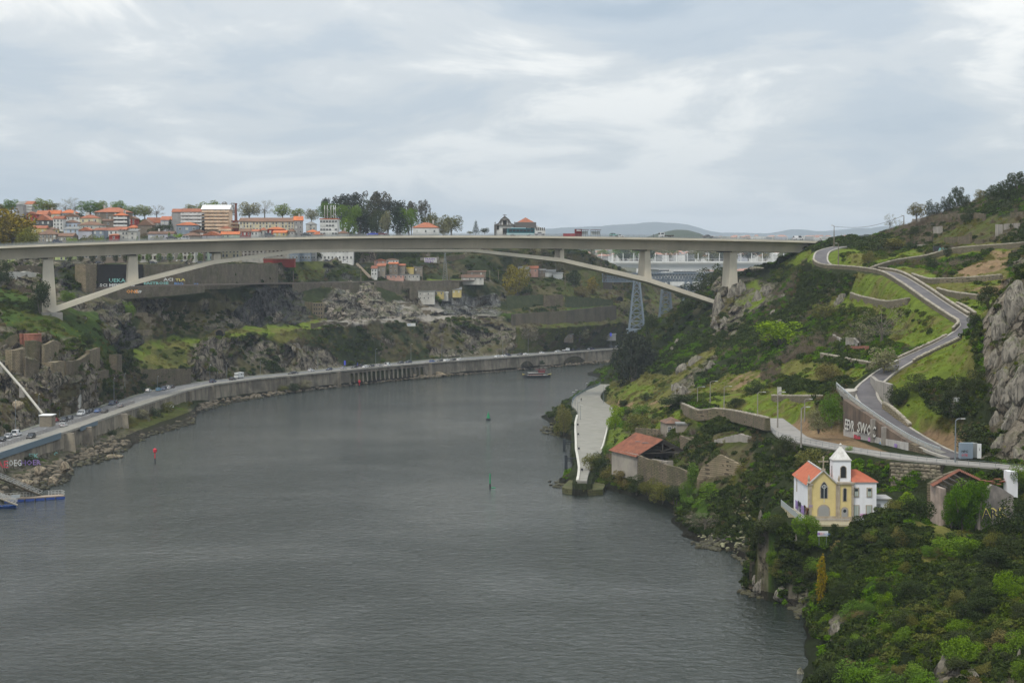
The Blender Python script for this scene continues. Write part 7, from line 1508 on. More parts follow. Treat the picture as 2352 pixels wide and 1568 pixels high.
iw=[(2000,862,443),(2008,868,436),(2030,873,428),(2043,880,421)];
wallp('concrete_wall',[(P(x,y,d),P(x,yb,d)) for(x,y,d),yb in zip([(1999,863,440),(2010,873,432),(2030,878,424),(2043,882,419)],(905,925,938,935))],.9,M_crete,label='curved grey concrete wall with faded teal graffiti inside the hairpin',cat='wall')
text('CLA',P(2006,917,431.5),(1,-.75,0),(0,0,1),1.3,PT_,bpy.data.objects['concrete_wall'],'graffiti',1.,.03,.03)
RW([(2030,925),(2044,932),(2060,945),(2074,958),(2090,974)],'stepped pale stone retaining wall uphill of the hairpin road',[16,18,18,14,10],.8,M_ruin2)
# wall below the lower road, with single blocks picked out
st_top=[P(x,y,d) for x,y,d in[(2043,1060,365),(2075,1062,363),(2105,1065,361),(2135,1066,359),(2165,1068,357)]]
sw=empty('block_wall',st_top[0],label='old retaining wall of big uneven stone blocks below the lower road',cat='retaining wall');wallp('wall_core',[(t-st_top[0],t-st_top[0]-Vector((0,0,6.5))) for t in st_top],1.,masonry('mossy_blocks',(.15,.13,.09),(.11,.095,.07),(.04,.04,.03),.9,.5,.4,.5),sw)
bm_=MB();bm_.add([(-.5,-.2,-.5),(.5,-.2,-.5),(.5,.2,-.5),(-.5,.2,-.5),(-.44,-.24,.46),(.46,-.22,.5),(.46,.2,.5),(-.44,.2,.46),(0,-.33,0)],[(0,1,8),(1,5,8),(5,4,8),(4,0,8),(3,2,1,0),(4,5,6,7),(1,2,6,5),(2,3,7,6),(3,0,4,7)]);BLK=bm_.mesh('block',mat('block_stone',(.26,.22,.16),(.18,.16,.11),.8,.95,bump=.5,dirt=.4,rnd=.5))
dv=(st_top[-1]-st_top[0]);Lw=dv.length;ang=math.atan2(dv.y,dv.x);nv=Vector((dv.y,-dv.x,0)).normalized()
for r_ in range(8):
 x=WR.uniform(0,.5)
 while x<Lw-.4:
  w_=WR.uniform(.7,1.5);p=dv.normalized()*(x+w_/2);k=link('block',BLK,sw,p+nv*.12+Vector((0,0,-.4-r_*.72+WR.uniform(-.06,.06))));k.rotation_euler=(0,WR.uniform(-.05,.05),ang);k.scale=(w_-.07,1,.66*WR.uniform(.85,1));x+=w_
rail_line('road_handrail',up(offset(lower_road,3.5 if offset(lower_road,3)[30].y<lower_road[30].y else-3.5),.1),1.0,2.2,M_pole,(1.,.5),.055,label='thin metal handrail along the river side of the lower road',cat='railing')
LR=lambda px,py:PZ(px,py,22.)
for i,(px,pb,h,lb) in enumerate([(1840,1024,90,'tall lamp post where the lower road starts, left of the chapel'),(1786,985,85,'lamp post on the lane at the left of the brambles'),(2194,1061,100,'tall grey lamp post on the lower road before the hairpin foot'),(1848,968,52,'shorter double lamp behind the tall one left of the hairpin')]):
 q=LR(px,pb) if i in(0,2) else(hitR(px,pb) or P(px,pb,430));lamp(q,h*q.y/F,1.2,.1,lb,group=None,m=M_crete if i!=2 else None,r=.16)
for i,(px,pb,h) in enumerate([(1663,941,54),(1631,925,50),(1602,928,40),(1740,955,55),(1551,922,34)]):
 q=hitR(px,pb) or P(px,pb,500);lamp(q,h*q.y/F,1.5,.1,['curved lamp post over the lane wall, second from the right','curved lamp post over the lane wall, third from the right','curved lamp post over the lane wall, fourth from the right','curved lamp post over the lane wall, rightmost on the bright grass','curved lamp post over the lane wall, leftmost one'][i],group='lamps of the hillside lane',m=M_crete,r=.14)
# utility poles on the ridge with a sagging cable
pa,pb_=P(1915.5,567,745),P(2076,515,735);pole_h=(567-518)*745/F
for p,h,lb in((pa,pole_h,'tall wooden utility pole with lamp beside the top of the hill road'),(pb_,20*735/F,'wooden utility pole on the ridge by the bare tree'),(P(1925.5,607,664),48*664/F,'plain wooden pole on the grass beside the road bend')):lamp(p,h,-1.2,0,lb,'utility_pole','wooden utility poles',M_wood,.2)
b=MB();cv_=[pa+Vector((0,0,pole_h*.95)),pb_+Vector((0,0,20*735/F))];ps=[cv_[0].lerp(cv_[1],t/16)-Vector((0,0,2.2*math.sin(math.pi*t/16))) for t in range(17)]
for p,q in zip(ps,ps[1:]):b.beam(p,q,.12)
b.obj('overhead_cable',PK,label='thick black cable sagging between the two ridge poles',cat='cable')
# guard rail where the bridge meets the hill
rail_line('ramp_rail',[P(1944,558,795),P(1960,553,790),P(1980,548,785),P(1994,545,780)],1.2,2,M_pole,(1.,.5),.3,label='thick metal rail on the slope where the bridge meets the hill',cat='railing')
b=MB();b.box(P(1960,566,800)+Vector((0,3,-4)),(18,22,10),.29);b.obj('abutment',M_crete,label='concrete abutment at the right end of the arch bridge',cat='abutment')
# boulders
BM=[]
for s in range(7):
 bm=bmesh.new();bmesh.ops.create_icosphere(bm,subdivisions=4,radius=1);rr_=random.Random(40+s);cuts=[(Vector((rr_.gauss(0,1),rr_.gauss(0,1),rr_.gauss(0,.7))).normalized(),rr_.uniform(.6,.88)) for _ in range(16)]
 co=np.array([v.co[:] for v in bm.verts]);nz=fbm(co[:,0]*2+s,co[:,1]*2,co[:,2]*.9,5,s)*.3;cr=np.abs(fbm(co[:,0]*2.4+s*3,co[:,1]*2.4,co[:,2]*.8,3,s+5));
 for v,n1_,c1_ in zip(bm.verts,nz,cr):
  for c_,l_ in cuts:
   d=v.co.dot(c_)
   if d>l_:v.co-=c_*(d-l_)*.95
  v.co*=1+n1_-.16*max(0,1-c1_*9)
 me=bpy.data.meshes.new('boulder');bm.to_mesh(me);bm.free();me.polygons.foreach_set('use_smooth',[True]*len(me.polygons));me.materials.append(None);BM.append(me)
def rock_mat(name,c1,c2,moss):
 m=bpy.data.materials.new(name);m.use_nodes=True;t=m.node_tree;b_=t.nodes['Principled BSDF'];g=nd(t,'ShaderNodeNewGeometry');pos=g.outputs['Position'];mp=nd(t,'ShaderNodeMapping');t.links.new(pos,mp.inputs[0]);mp.inputs['Scale'].default_value=(1,1,.3)
 a_=noise(t,mp.outputs[0],.45,9,.7,.7);c=mixc(t,ramp(t,a_,[(.35,0.),(.65,1.)]),c1,c2);c=mixc(t,ramp(t,noise(t,mp.outputs[0],1.1,8,.7,1.2),[(.47,0.),(.58,.85)]),c,tuple(x*.3 for x in c1))
 nz_=nd(t,'ShaderNodeSeparateXYZ');t.links.new(g.outputs['Normal'],nz_.inputs[0]);mf=mth(t,'MULTIPLY',ramp(t,nz_.outputs[2],[(.3,0.),(.8,1.)]),ramp(t,noise(t,pos,.5,7,.7),[(.45,0.),(.6,1.)]))
 c=mixc(t,mth(t,'MULTIPLY',mf,moss),c,(.09,.11,.03));t.links.new(c,b_.inputs['Base Color']);b_.inputs['Roughness'].default_value=.92;b_.inputs['Specular IOR Level'].default_value=.15
 bn=nd(t,'ShaderNodeBump',i_Strength=.8,i_Distance=.5);t.links.new(a_,bn.inputs['Height']);t.links.new(bn.outputs[0],b_.inputs['Normal']);MATS[name]=m;return m
RM=rock_mat('granite',(.17,.152,.125),(.29,.262,.215),.8);RMB=rock_mat('tan_granite',(.25,.2,.145),(.34,.28,.2),.4)
def boulder(px,py,wp,hp,lab,m=RM,D=None,dd=1.,group='granite outcrops of the right bank',name='rock_outcrop',tilt=0.):
 q=P(px,py,D) if D else(hitR(px,py) or hitL(px,py) or P(px,py,600));s=q.y/F;me=R.choice(BM[:5] if m is RM else BM[5:])
 o=link(name,me,None,q+Vector((0,.6,-hp*s*.16)),label=lab,cat='rock',group=group);o.scale=(wp*s*.62,min(wp,hp)*s*.5*dd,hp*s*.58);o.rotation_euler=(0,tilt,R.uniform(-.6,.6))
 if me.materials[0] is None:me.materials[0]=m
 return o
for me in BM[:5]:me.materials[0]=RM
for me in BM[5:]:me.materials[0]=RMB
for a_ in[(1652,712,34,86,'tall rounded granite slab directly under the arch foot'),(1640,755,24,66,'grey slab below the tall rounded one'),(1662,745,26,60,'pale streaked slab right of the arch foot rocks'),(1700,672,26,60,'leaning slab between bright moss patches on the ridge'),(1682,680,26,50,'slab left of the leaning one on the ridge'),(1740,690,28,56,'darker slab at the right of the ridge rocks'),(1720,705,20,50,'narrow slab in the middle of the ridge rocks'),(1758,672,30,40,'rounded slab at the top right of the ridge rocks'),(1735,615,34,10,'low rocks on the skyline right of the pier'),(1600,830,44,30,'broad slanting rock face on the lower slope'),(1572,850,46,34,'broken rock face left of the slanting one'),(1632,845,34,40,'grey rock face right of the slanting one'),(1567,905,24,46,'tall craggy rock above the lane shrubs'),(1552,893,22,30,'mossy rock left of the craggy one'),(1548,800,18,22,'small rock low on the wooded slope'),(1556,785,16,16,'small pale rock on the wooded slope'),
(1935,690,34,34,'pointed pale rock beside the curved terrace wall'),(1922,700,20,22,'small rock at the foot of the pointed one'),(1790,745,22,24,'rock sticking out of dark scrub on the slope'),(1778,720,20,20,'paler rock above the one in dark scrub'),(1800,680,26,18,'flat rock on the scrub slope'),(1975,805,34,20,'pale rock beside the small brick ruin'),(1905,745,10,12,'small white rock in the middle of the slope'),
(1748,1200,14,60,'vertical pale rock rib on the wooded cliff'),(1740,1140,12,50,'thin pale rock rib higher on the wooded cliff'),(1830,1255,14,60,'vertical rock rib under the chapel terrace'),(1818,1290,12,34,'dark rock rib left of the one under the terrace'),(1748,1345,30,40,'big wet brown boulder at the water below the cliff'),(1800,1362,46,34,'wide brown boulder at the water right of the wet one'),(1735,1330,14,24,'small boulder left of the wet brown one'),(1840,1375,22,20,'layered stones at the water right of the wide boulder'),(1925,1445,40,44,'pale streaked rock face low on the near cliff'),(1840,1550,20,34,'pale boulder at the shore near the bottom edge'),(1820,1562,34,18,'mossy boulder at the bottom edge of the water'),(2170,1530,40,60,'brown rock face among dark bushes near the bottom'),(2205,1545,30,50,'brown rock face right of the other near the bottom'),(2240,1560,30,40,'dark rock at the bottom edge'),(2345,1520,14,60,'mossy rock rib at the right bottom corner'),
(2340,700,70,120,'great smooth grey granite dome at the right edge'),(2300,755,46,90,'granite slab left below the smooth dome'),(2330,810,60,80,'fractured granite block in the middle of the rock face'),(2288,830,34,60,'granite block at the left of the rock face'),(2350,880,60,90,'granite mass at the right edge of the rock face'),(2300,900,44,70,'granite mass low at the left of the rock face'),(2330,960,60,80,'granite foot of the rock face above the road'),(2300,1020,40,50,'lowest granite block beside the road'),(2345,1035,46,50,'granite block at the right edge beside the road'),(2264,1052,22,12,'small tan rocks at the road foot of the cliff'),
(2285,730,30,30,'split slab on the left shoulder of the rock face'),(2310,860,40,50,'cracked block in the middle left of the rock face'),(2322,905,40,50,'jagged block low in the rock face'),(2290,965,26,50,'narrow block at the lower left of the rock face')]:
 boulder(*a_)
for a_ in[(420,1000,60,16,'tan rock at the water below the grassy bank',),(395,1012,50,20,'large tan rock at the water left of the grassy bank'),(345,1020,60,22,'tan rocks in front of the embankment bushes'),(260,1050,70,22,'pinkish rock beside the first buttress'),(150,1070,40,34,'two tan boulders below the tall buttress'),(120,1105,40,34,'angular tan boulder near the gangway'),(90,1080,50,30,'mossy boulder under the graffiti wall'),(60,1110,50,30,'boulder behind the gangway'),(940,862,60,14,'orange rock at the foot of the wall right of the pillars'),(1010,858,60,14,'second orange rock at the foot of the wall'),(1110,848,30,14,'orange rock under the far embankment'),(1262,832,50,26,'large tan rock between the two road arches'),(1185,842,22,18,'tan rock left of the smaller road arch'),
(90,960,50,20,'tan rock beside the pump house'),(50,968,60,24,'tan rock slope left of the pump house'),(40,930,50,30,'rock face above the parked van')]:
 px,py=a_[0],a_[1];D=at(SHORE_L,px,0.)+3 if py>970 or px>900 else at(INNER,px,ZR)+8;q=P(px,py,D);boulder(a_[0],a_[1],a_[2]*.65,a_[3]*.7,a_[4],m=RMB,D=D,group='rocks of the left bank')
# rock fall and cliffs of the left bank: big blocks
for i in range(80):
 k=R.random();px=R.uniform(738,930);py=R.uniform(665,738)
 if py<665+abs(px-815)*.45:continue
 D=depthL(px,py)-1;o=boulder(px,py,R.uniform(7,20),R.uniform(5,12),'pale block '+('high up' if py<690 else 'halfway up' if py<715 else 'at the foot')+' on the '+('left' if px<800 else 'middle' if px<865 else 'right')+' of the rock fall',D=D,group='pale blocks of the rock fall',name='fallen_block',tilt=R.uniform(-.5,.5));
for o in[x for x in bpy.data.objects if x.name.startswith('fallen_block')]:
 pass
PALE=rock_mat('pale_rock',(.2,.17,.135),(.31,.27,.22),.15);bmp=[m.copy() for m in BM[:4]]
for m in bmp:m.materials[0]=PALE
for o in C.objects:
 if o.name.startswith('fallen_block'):o.data=R.choice(bmp)
pts=[]
for i in range(900):
 x,y=R.choice([(1291,1119),(1262,990),(1640,1250),(1720,1285),(1740,1360),(1850,1400)]);q=PZ(x+R.gauss(0,22),y+R.gauss(0,7),0.2);g=groundR(q.x,q.y)
 if-1.5<g<2.5:pts.append((q.x,q.y,max(0,g)+.1))
rocks('shore_rocks','black wet rocks along the waterline of the right bank',pts,M_ripd,.25,.9)
pts=[]
for i in range(420):
 q=PZ(R.uniform(1570,1725),R.uniform(1228,1272),1.);g=groundR(q.x,q.y)
 if g>.3:pts.append((q.x,q.y,g+.1))
rocks('ledge_stones','mossy pale stones lying on the low rock ledge',pts,mat('mossy_stone',(.26,.25,.16),(.16,.16,.08),.8,.95,dirt=.2),.2,.6)
# scattered gulls and litter read as white flecks: skip
# ---------- chapel ----------
M_pl=mat('chapel_plaster',(.74,.74,.76),(.68,.68,.7),.4,.85,streak=.18,dcol=(.35,.3,.27));M_yel=mat('chapel_yellow',(.62,.5,.23),(.56,.45,.2),.8,.85,streak=.12,dcol=(.35,.28,.14));M_gran=mat('chapel_granite',(.4,.34,.26),(.3,.25,.19),1.,.9,dirt=.25)
M_door=mat('door_grey',(.27,.27,.26),rough=.6);M_rt=mat('chapel_tiles',(.42,.13,.07),(.35,.105,.06),.8,.85,rnd=0,dirt=.12,dcol=(.2,.1,.07));M_lead=mat('gutter',(.2,.2,.2))
ch=empty('chapel',CH0,.0,label='small white and yellow chapel with red roofs, bell tower and stone cross on the ledge',cat='chapel')
zf=lambda py,D=331.5:P(1856,py,D).z-CH0.z
xf=lambda px,D=331.5:P(px,1150,D).x-CH0.x
W=xf(1924.6);ZE,ZRG=zf(1113),zf(1081.5);ZC=zf(1110.5);X2=xf(1958.5);X3=xf(2013.5);LN=17.
def tiled_slope(name,a,b_,c,d,m,par,step=.33,amp=.055):
 a,b_,c,d=map(Vector,(a,b_,c,d));n=max(4,int((b_-a).length/step))*4;k=10;nrm=(b_-a).cross(d-a).normalized();nrm=nrm if nrm.z>0 else-nrm;vs=[]
 for j in range(k+1):
  for i in range(n+1):p=a.lerp(b_,i/n).lerp(d.lerp(c,i/n),j/k);vs.append(p+nrm*(amp*math.cos(i*math.pi/2)+.02*(j%2)))
 f=grid_faces(k+1,n+1);return link(name,fast_mesh(name,np.array([tuple(v) for v in vs]),f,m,False),par)
b=MB();b.box((W/2,LN/2+.2,ZE/2),(W-.02,LN-.4,ZE));b.add([(0,LN,ZE),(W,LN,ZE),(W/2,LN,ZRG-.1)],[(0,1,2)]);b.obj('nave_wall',M_pl,ch)
b=MB();b.prism([(0,0),(W,0),(W,ZE),(W/2,ZRG),(0,ZE)],-.02,.5);b.obj('yellow_facade',M_yel,ch)
nr=0.25
tiled_slope('nave_roof',(-.35,.5,ZE-.15),(-.35,LN+.3,ZE-.15),(W/2,LN+.3,ZRG-.1),(W/2,.5,ZRG-.1),M_rt,ch);tiled_slope('nave_roof',(W+.35,.5,ZE-.15),(W+.35,LN+.3,ZE-.15),(W/2,LN+.3,ZRG-.1),(W/2,.5,ZRG-.1),M_rt,ch)
b=MB();b.beam((-.25,-.1,ZE-.1),(W/2,-.1,ZRG+.15),.5,.22);b.beam((W+.2,-.1,ZE-.1),(W/2,-.1,ZRG+.15),.5,.22);b.beam((W/2,.5,ZRG),(W/2,LN,ZRG),.25);b.obj('gable_coping',mat('coping_grey',(.42,.4,.38)),ch)
b=MB();b.box((.3,-.12,ZE/2),(.62,.3,ZE));b.box((W-.1,-.12,ZE/2),(.62,.34,ZE));b.box((W/2,-.1,.45),(W,.2,.9));b.box((.35,-.1,ZE+.1),(1.,.5,.35));b.obj('corner_pilaster',M_gran,ch)
def pinn(x,y,z,s=1.):b=MB();b.lathe([(.3*s,0),(.36*s,.25*s),(.16*s,.5*s),(.26*s,.9*s),(.2*s,1.2*s),(.04*s,1.7*s)],8,(x,y,z));b.obj('pinnacle',M_gran,ch)
pinn(.1,0,ZE+.2,1.);pinn(W+.1,-.3,ZC+.1,.9)
b=MB();b.box((W/2,0,ZRG+.25),(.7,.5,.5));b.beam((W/2,0,ZRG+.3),(W/2,0,ZRG+2.6),.22);b.beam((W/2-.75,0,ZRG+1.8),(W/2+.75,0,ZRG+1.8),.2)
for x,z in((-.75,1.8),(.75,1.8),(0,2.6)):b.box((W/2+x,0,ZRG+z),(.34,.2,.34))
b.obj('stone_cross',M_gran,ch)
def arch_poly(cx,z0,w_,h,pointed,n=7):
 pts=[(cx-w_/2,z0),(cx+w_/2,z0)];zs=z0+h-w_*(.75 if pointed else.5)
 for i in range(n+1):
  t=i/n
  if pointed:x=w_/2*(1-t);z=zs+(w_*.75)*math.sin(t*math.pi/2)**.9;
  else:x=w_/2*math.cos(t*math.pi/2);z=zs+w_/2*math.sin(t*math.pi/2)
  pts.append((cx+x,z))
 for i in range(n-1,-1,-1):
  t=i/n
  if pointed:x=w_/2*(1-t);z=zs+(w_*.75)*math.sin(t*math.pi/2)**.9
  else:x=w_/2*math.cos(t*math.pi/2);z=zs+w_/2*math.sin(t*math.pi/2)
  pts.append((cx-x,z))
 return pts
def opening(nm,cx,z0,w_,h,pointed,m,y=-.02,frame=.18,fm=None,extra=None):
 b=MB();b.prism(arch_poly(cx,z0,w_+2*frame,h+frame*1.3,pointed),y-.06,y);o=b.obj(nm,fm or M_gran,ch)
 b=MB();b.prism(arch_poly(cx,z0+.05,w_,h,pointed),y-.085,y-.05);k=b.obj('leaf' if 'door' in nm else 'pane',m,o)
 if extra:extra(o)
cw=xf(1892.5)
def tracery(o):
 b=MB();b.beam((cw,-.14,zf(1154)),(cw,-.14,zf(1112)),.06);b.obj('mullion',PW,o)
 b=MB();pr=[(cw+.34*math.cos(a),-.14,zf(1117)+.34*math.sin(a)) for a in[math.pi*2*i/14 for i in range(15)]];b.tube(pr,.04,4,False);b.beam((cw-.8,-.14,zf(1117)),(cw+.8,-.14,zf(1117)),.05);b.obj('rosette',PW,o)
opening('window',cw,zf(1144),1.15,zf(1108)-zf(1144),True,M_glass,extra=tracery)
def planks(cx,w_,h):
 def f(o):
  n=max(2,int(w_/.28))
  for i in range(n):b=MB();b.box((cx-w_/2+(i+.5)*w_/n,-.13,h*.45),(w_/n-.03,.05,h*.88));b.obj('plank',M_door,o)
 return f
dw=xf(1892);opening('door',dw,.1,1.95,zf(1160)-.2,False,M_door,frame=.24,extra=planks(dw,1.9,zf(1160)-.2))
# stair bay and bell tower
b=MB();b.box(((W+X2)/2,1.2,ZC/2),(X2-W-.02,3.0,ZC));b.obj('stair_bay',M_yel,ch)
b=MB();[b.box((x,-.38,ZC/2),(.42,.2,ZC)) for x in(W+.1,X2-.1)];b.box(((W+X2)/2,1.1,ZC+.12),(X2-W+.5,3.4,.32));b.box(((W+X2)/2,-.36,.4),(X2-W,.18,.8));b.obj('bay_trim',M_gran,ch)
sx_=xf(1939.5);opening('window',sx_,zf(1150),.5,zf(1121)-zf(1150),False,M_glass,y=-.32,frame=.15);opening('door',sx_,.1,1.,zf(1166)-.1,False,M_door,y=-.32,frame=.2,extra=None)
b=MB();b.lathe([(.3,-.02),(.3,.02)],12);q=b.obj('porthole',M_glass,ch,loc=(sx_,-.42,zf(1172)));q.rotation_euler=(math.pi/2,0,0)
TX0,TX1=xf(1914.5),xf(1955.5);TZ=zf(1059);tcx=(TX0+TX1)/2;tw=TX1-TX0;ty=2.4
b=MB();b.box((tcx,ty,(ZC+.28+TZ)/2),(tw,tw,TZ-ZC-.28));b.box((tcx,ty,ZC/2+.1),(tw*.95,tw*.95,ZC));b.obj('bell_tower',M_pl,ch)
b=MB();b.box((tcx,ty,TZ+.1),(tw+.3,tw+.3,.22));b.obj('tower_cornice',mat('coping_grey',None),ch)
zt=zf(1025);b=MB();h_=tw/2+.05;b.add([(tcx-h_,ty-h_,TZ+.2),(tcx+h_,ty-h_,TZ+.2),(tcx+h_,ty+h_,TZ+.2),(tcx-h_,ty+h_,TZ+.2),(tcx,ty,zt)],[(0,1,4),(1,2,4),(2,3,4),(3,0,4),(3,2,1,0)]);b.lathe([(.12,zt-.2),(.28,zt+.1),(.05,zt+.4)],8,(tcx,ty,0));b.obj('spire',mat('spire_white',(.62,.61,.58),(.5,.48,.44),.8,.9,streak=.4,dcol=(.2,.18,.15)),ch)
opening('belfry_opening',tcx+.25,zf(1098),.95,zf(1072)-zf(1098),False,M_dark,y=ty-tw/2-.01,frame=.14)
b=MB();b.box((tcx-tw/2-.02,ty-.5,zf(1084)),(.06,.35,2.0));b.obj('side_slit',M_dark,ch)
# parish house
ZW=zf(1108.5);b=MB();b.box(((X2+X3)/2-.15,4.0,ZW/2),(X3-X2+.3,7.6,ZW));b.obj('house_wall',M_pl,ch)
b=MB();b.box(((X2+X3)/2,4,ZW+.06),(X3-X2+.6,8,.14));b.obj('eave',mat('coping_grey',None),ch)
ZP=zf(1083);xr=X2-.6;tiled_slope('house_roof',(X2-.2,-.05,ZW+.12),(X3+.3,-.05,ZW+.12),(X3-3.2,4,ZP),(xr,4,ZP),M_rt,ch);tiled_slope('house_roof',(X3+.3,-.05,ZW+.12),(X3+.3,8,ZW+.12),(X3-3.1,4.1,ZP),(X3-3.2,4,ZP),M_rt,ch)
tiled_slope('house_roof',(X2-.2,8,ZW+.12),(X3+.3,8,ZW+.12),(X3-3.2,4,ZP),(xr,4,ZP),M_rt,ch)
def wwin(px,py0,py1,wpx,door=False):
 cx,z0,z1,w_=xf(px),zf(py1),zf(py0),wpx*.0808;b=MB();b.box((cx,.14,(z0+z1)/2),(w_+.3,.2,z1-z0+.3));o=b.obj('door' if door else 'window',M_gran,ch)
 for s in(-1,1):b=MB();b.box((cx+s*w_/4,.02,(z0+z1)/2),(w_/2-.05,.06,z1-z0));b.obj('shutter',mat('shutter_grey',(.36,.4,.36)),o)
 if not door:b=MB();b.box((cx,-.02,z1-.3),(w_*.8,.05,.45));b.obj('pane',M_glass,o)
for px in(1967,1997):wwin(px,1121,1139,9)
for px in(1967,1996.5):wwin(px,1161,1188,11,True)
b=MB();b.box((X3+1.3,5,zf(1150)/2-.3),(3.2,5,zf(1150)+.6));b.obj('annex',M_pl,ch);b=MB();b.box((X3+1.4,4.8,zf(1150)+.1),(3.8,5.8,.25));b.obj('annex_roof',wallm('grey',None),ch);b=MB();b.box((X3+.6,2.44,zf(1175)),(1.3,.1,2.3));b.obj('annex_door',M_door,ch)
# side wall graffiti and slit window of the nave
b=MB();b.box((-.03,LN*.78,zf(1128)),(.08,.6,3.4));b.obj('side_window',M_gran,ch)
for y_,s_,h_,m_,wx_ in((14.5,'EKO',1.6,PU,.9),(11.5,'PYS',1.9,PK,.9),(7.6,'SUR',1.6,PU,.9),(4.4,'TOPE',2.0,PO,.85),(4.4,'TOPE',2.0,PO,.85)):text(s_,CH0+Vector((-.08,y_,.5)),(0,-1,0),(0,0,1),h_,m_,ch,'graffiti',wx_,.09,.02)
text('DS',CH0+Vector((.08,-.3,2.6)),(1,0,0),(0,0,1),.45,PU,ch,'graffiti',1,.02,.01);text('SMOK',CH0+Vector((xf(1975),-.03,.7)),(1,0,0),(0,0,1),.7,mat('paint_magenta',None),ch,'graffiti',1,.02,.01)
# terrace with railing
tp=[P(1794,1154,347),P(1847,1206,326),P(1950,1209,325.5),P(1950,1196,332)];zt_=CHZ-.05
te=empty('chapel_terrace',CH0,label='narrow paved terrace with grey railing wrapped around the chapel front',cat='terrace');b=MB();pv_=[Vector((q.x-CH0.x,q.y-CH0.y)) for q in(PZ(1794,1160,CHZ),PZ(1847,1204,CHZ),PZ(1952,1205,CHZ))];pv_+=[Vector((X2+1,1)),Vector((0,2)),Vector((0,17))]
b.slab([tuple(v) for v in pv_],-1.3,-.03);b.obj('paving',mat('terrace_paving',(.42,.36,.22),(.36,.31,.2),.8,.9,streak=.3),te)
pr=[Vector((v.x,v.y,0)) for v in pv_[:3]];rail_line('railing',pr,1.1,.35,mat('grey_rail',(.36,.38,.38)),(1.,),.06).parent=te
b=MB();b.add([pr[0],pr[1],pr[1]+Vector((0,0,.95)),pr[0]+Vector((0,0,.95))],[(0,1,2,3)]);b.obj('railing_panel',mat('mesh_panel',(.33,.36,.36),rough=.6),te)
sg=sign(1890,1219,1231,24,321.5,PW,'white advertising board on two posts below the chapel terrace',None,base=1252,nm='advertising_board')
text('EDI',P(1882.5,1227.5,321.2),(1,0,0),(0,0,1),.42,PR,sg);text('cargas',P(1889.5,1227.5,321.2),(1,0,0),(0,0,1),.42,PB,sg);b=MB();b.lathe([(.25,-.01),(.25,.01)],10);q=b.obj('emblem',PU,sg,loc=(-.76,-.09,0));q.rotation_euler=(1.57,0,0)
# ---------- warehouse and ruins on the right shore ----------
M_wtile=mat('warehouse_tiles',(.25,.095,.055),(.17,.065,.04),.7,.9,bump=.3,dirt=.5,dcol=(.08,.05,.035))
wh=empty('warehouse',P(1405,1066,493),label='old stone warehouse with a sagging red tiled roof and an open collapsed gable',cat='warehouse');w0=wh.location
A1,A2=P(1405,1066,493),P(1463,1079,479);A3=P(1578,1118,446)
uv=(A2-A1);uv.z=0;L1=uv.length;uv.normalize();nv2=Vector((-uv.y,uv.x,0));zb=7.
if nv2.y<0:nv2=-nv2
ze_=11.;zr_=15.3;dp=15.3;
def wl(u,v,z):p=A1+uv*u+nv2*v;return Vector((p.x-w0.x,p.y-w0.y,z-w0.z))
M_wst=mat('warehouse_wall',(.3,.27,.23),(.2,.18,.16),.22,.95,bump=.4,bscale=1.5,dirt=.35,streak=.3,dcol=(.42,.38,.3))
L2=L1+.2
b=MB();b.add([wl(0,0,zb-3),wl(L2,0,zb-3),wl(L2,0,ze_),wl(0,0,ze_),wl(0,.6,zb-3),wl(L2,.6,zb-3),wl(L2,.6,ze_),wl(0,.6,ze_)],[(0,1,2,3),(7,6,5,4),(3,2,6,7),(0,3,7,4),(1,2,6,5)]);b.obj('front_wall',M_wst,wh)
b=MB();b.add([wl(0,0,zb-3),wl(0,dp,zb-3),wl(0,dp,ze_),wl(0,dp/2,zr_-.3),wl(0,0,ze_)],[(0,1,2,3,4)]);b.obj('gable_wall',M_wst,wh)
b=MB();b.add([wl(0,dp,zb-3),wl(L2+10,dp,zb-3),wl(L2+10,dp,ze_-1),wl(0,dp,ze_)],[(0,1,2,3)]);b.obj('back_wall',M_wst,wh)
tiled_slope('roof_slope',wl(-.5,-.7,ze_-.35),wl(L2+.6,-.7,ze_-.6),wl(L2+.7,dp/2,zr_-.5),wl(-.3,dp/2,zr_),M_wtile,wh,.45,.09);tiled_slope('roof_slope',wl(-.5,dp+.5,ze_-.3),wl(L2-7,dp+.5,ze_-.3),wl(L2-6,dp/2,zr_-.3),wl(-.3,dp/2,zr_),M_wtile,wh,.45,.09)
M_beam=mat('rotten_timber',(.07,.06,.05),(.045,.04,.035),1.)
for i in range(7):b=MB();b.beam(wl(L2+.2-i*.2,.3+i*1.,ze_-.4+i*.55),wl(L2+.5,dp/2,zr_-.6),.22);b.obj('rafter',M_beam,wh)
for i in range(6):b=MB();b.beam(wl(L2-i*1.2,dp/2,zr_-.4),wl(L2-i*1.2,dp+.3,ze_-.3),.28);b.obj('rafter',M_beam,wh)
b=MB();b.beam(wl(L2,.5,ze_+.2),wl(L2,dp,ze_+.2),.3);b.beam(wl(L2,dp/2,ze_),wl(L2,dp/2,zr_-.4),.4);b.beam(wl(L2,dp/2,ze_+.6),wl(L2,dp*.75,ze_+1.6),.25);b.beam(wl(L2,dp/2,ze_+.6),wl(L2,dp*.25,ze_+1.6),.25);b.obj('roof_truss',M_beam,wh)
b=MB();b.beam(wl(L2+1,4,zb+2.5),wl(L2+8,5,zb+2.5),.6);b.box(wl(L2+4,6,zb+1),(5,.4,3),.2);b.obj('inner_wall',M_wst,wh)
for i,f in enumerate((.1,)):
 pass
for x0,x1,v in((.36,.5,.6),(.62,.78,.5)):
 a_,c_=wl(L2*x0,dp*.25*1.2,(ze_+zr_)/2+.35),wl(L2*x1,dp*.28*1.2,(ze_+zr_)/2+.5);b=MB();b.beam(a_,c_,.5,.12);b.obj('skylight',M_lead,wh)
p2=[]
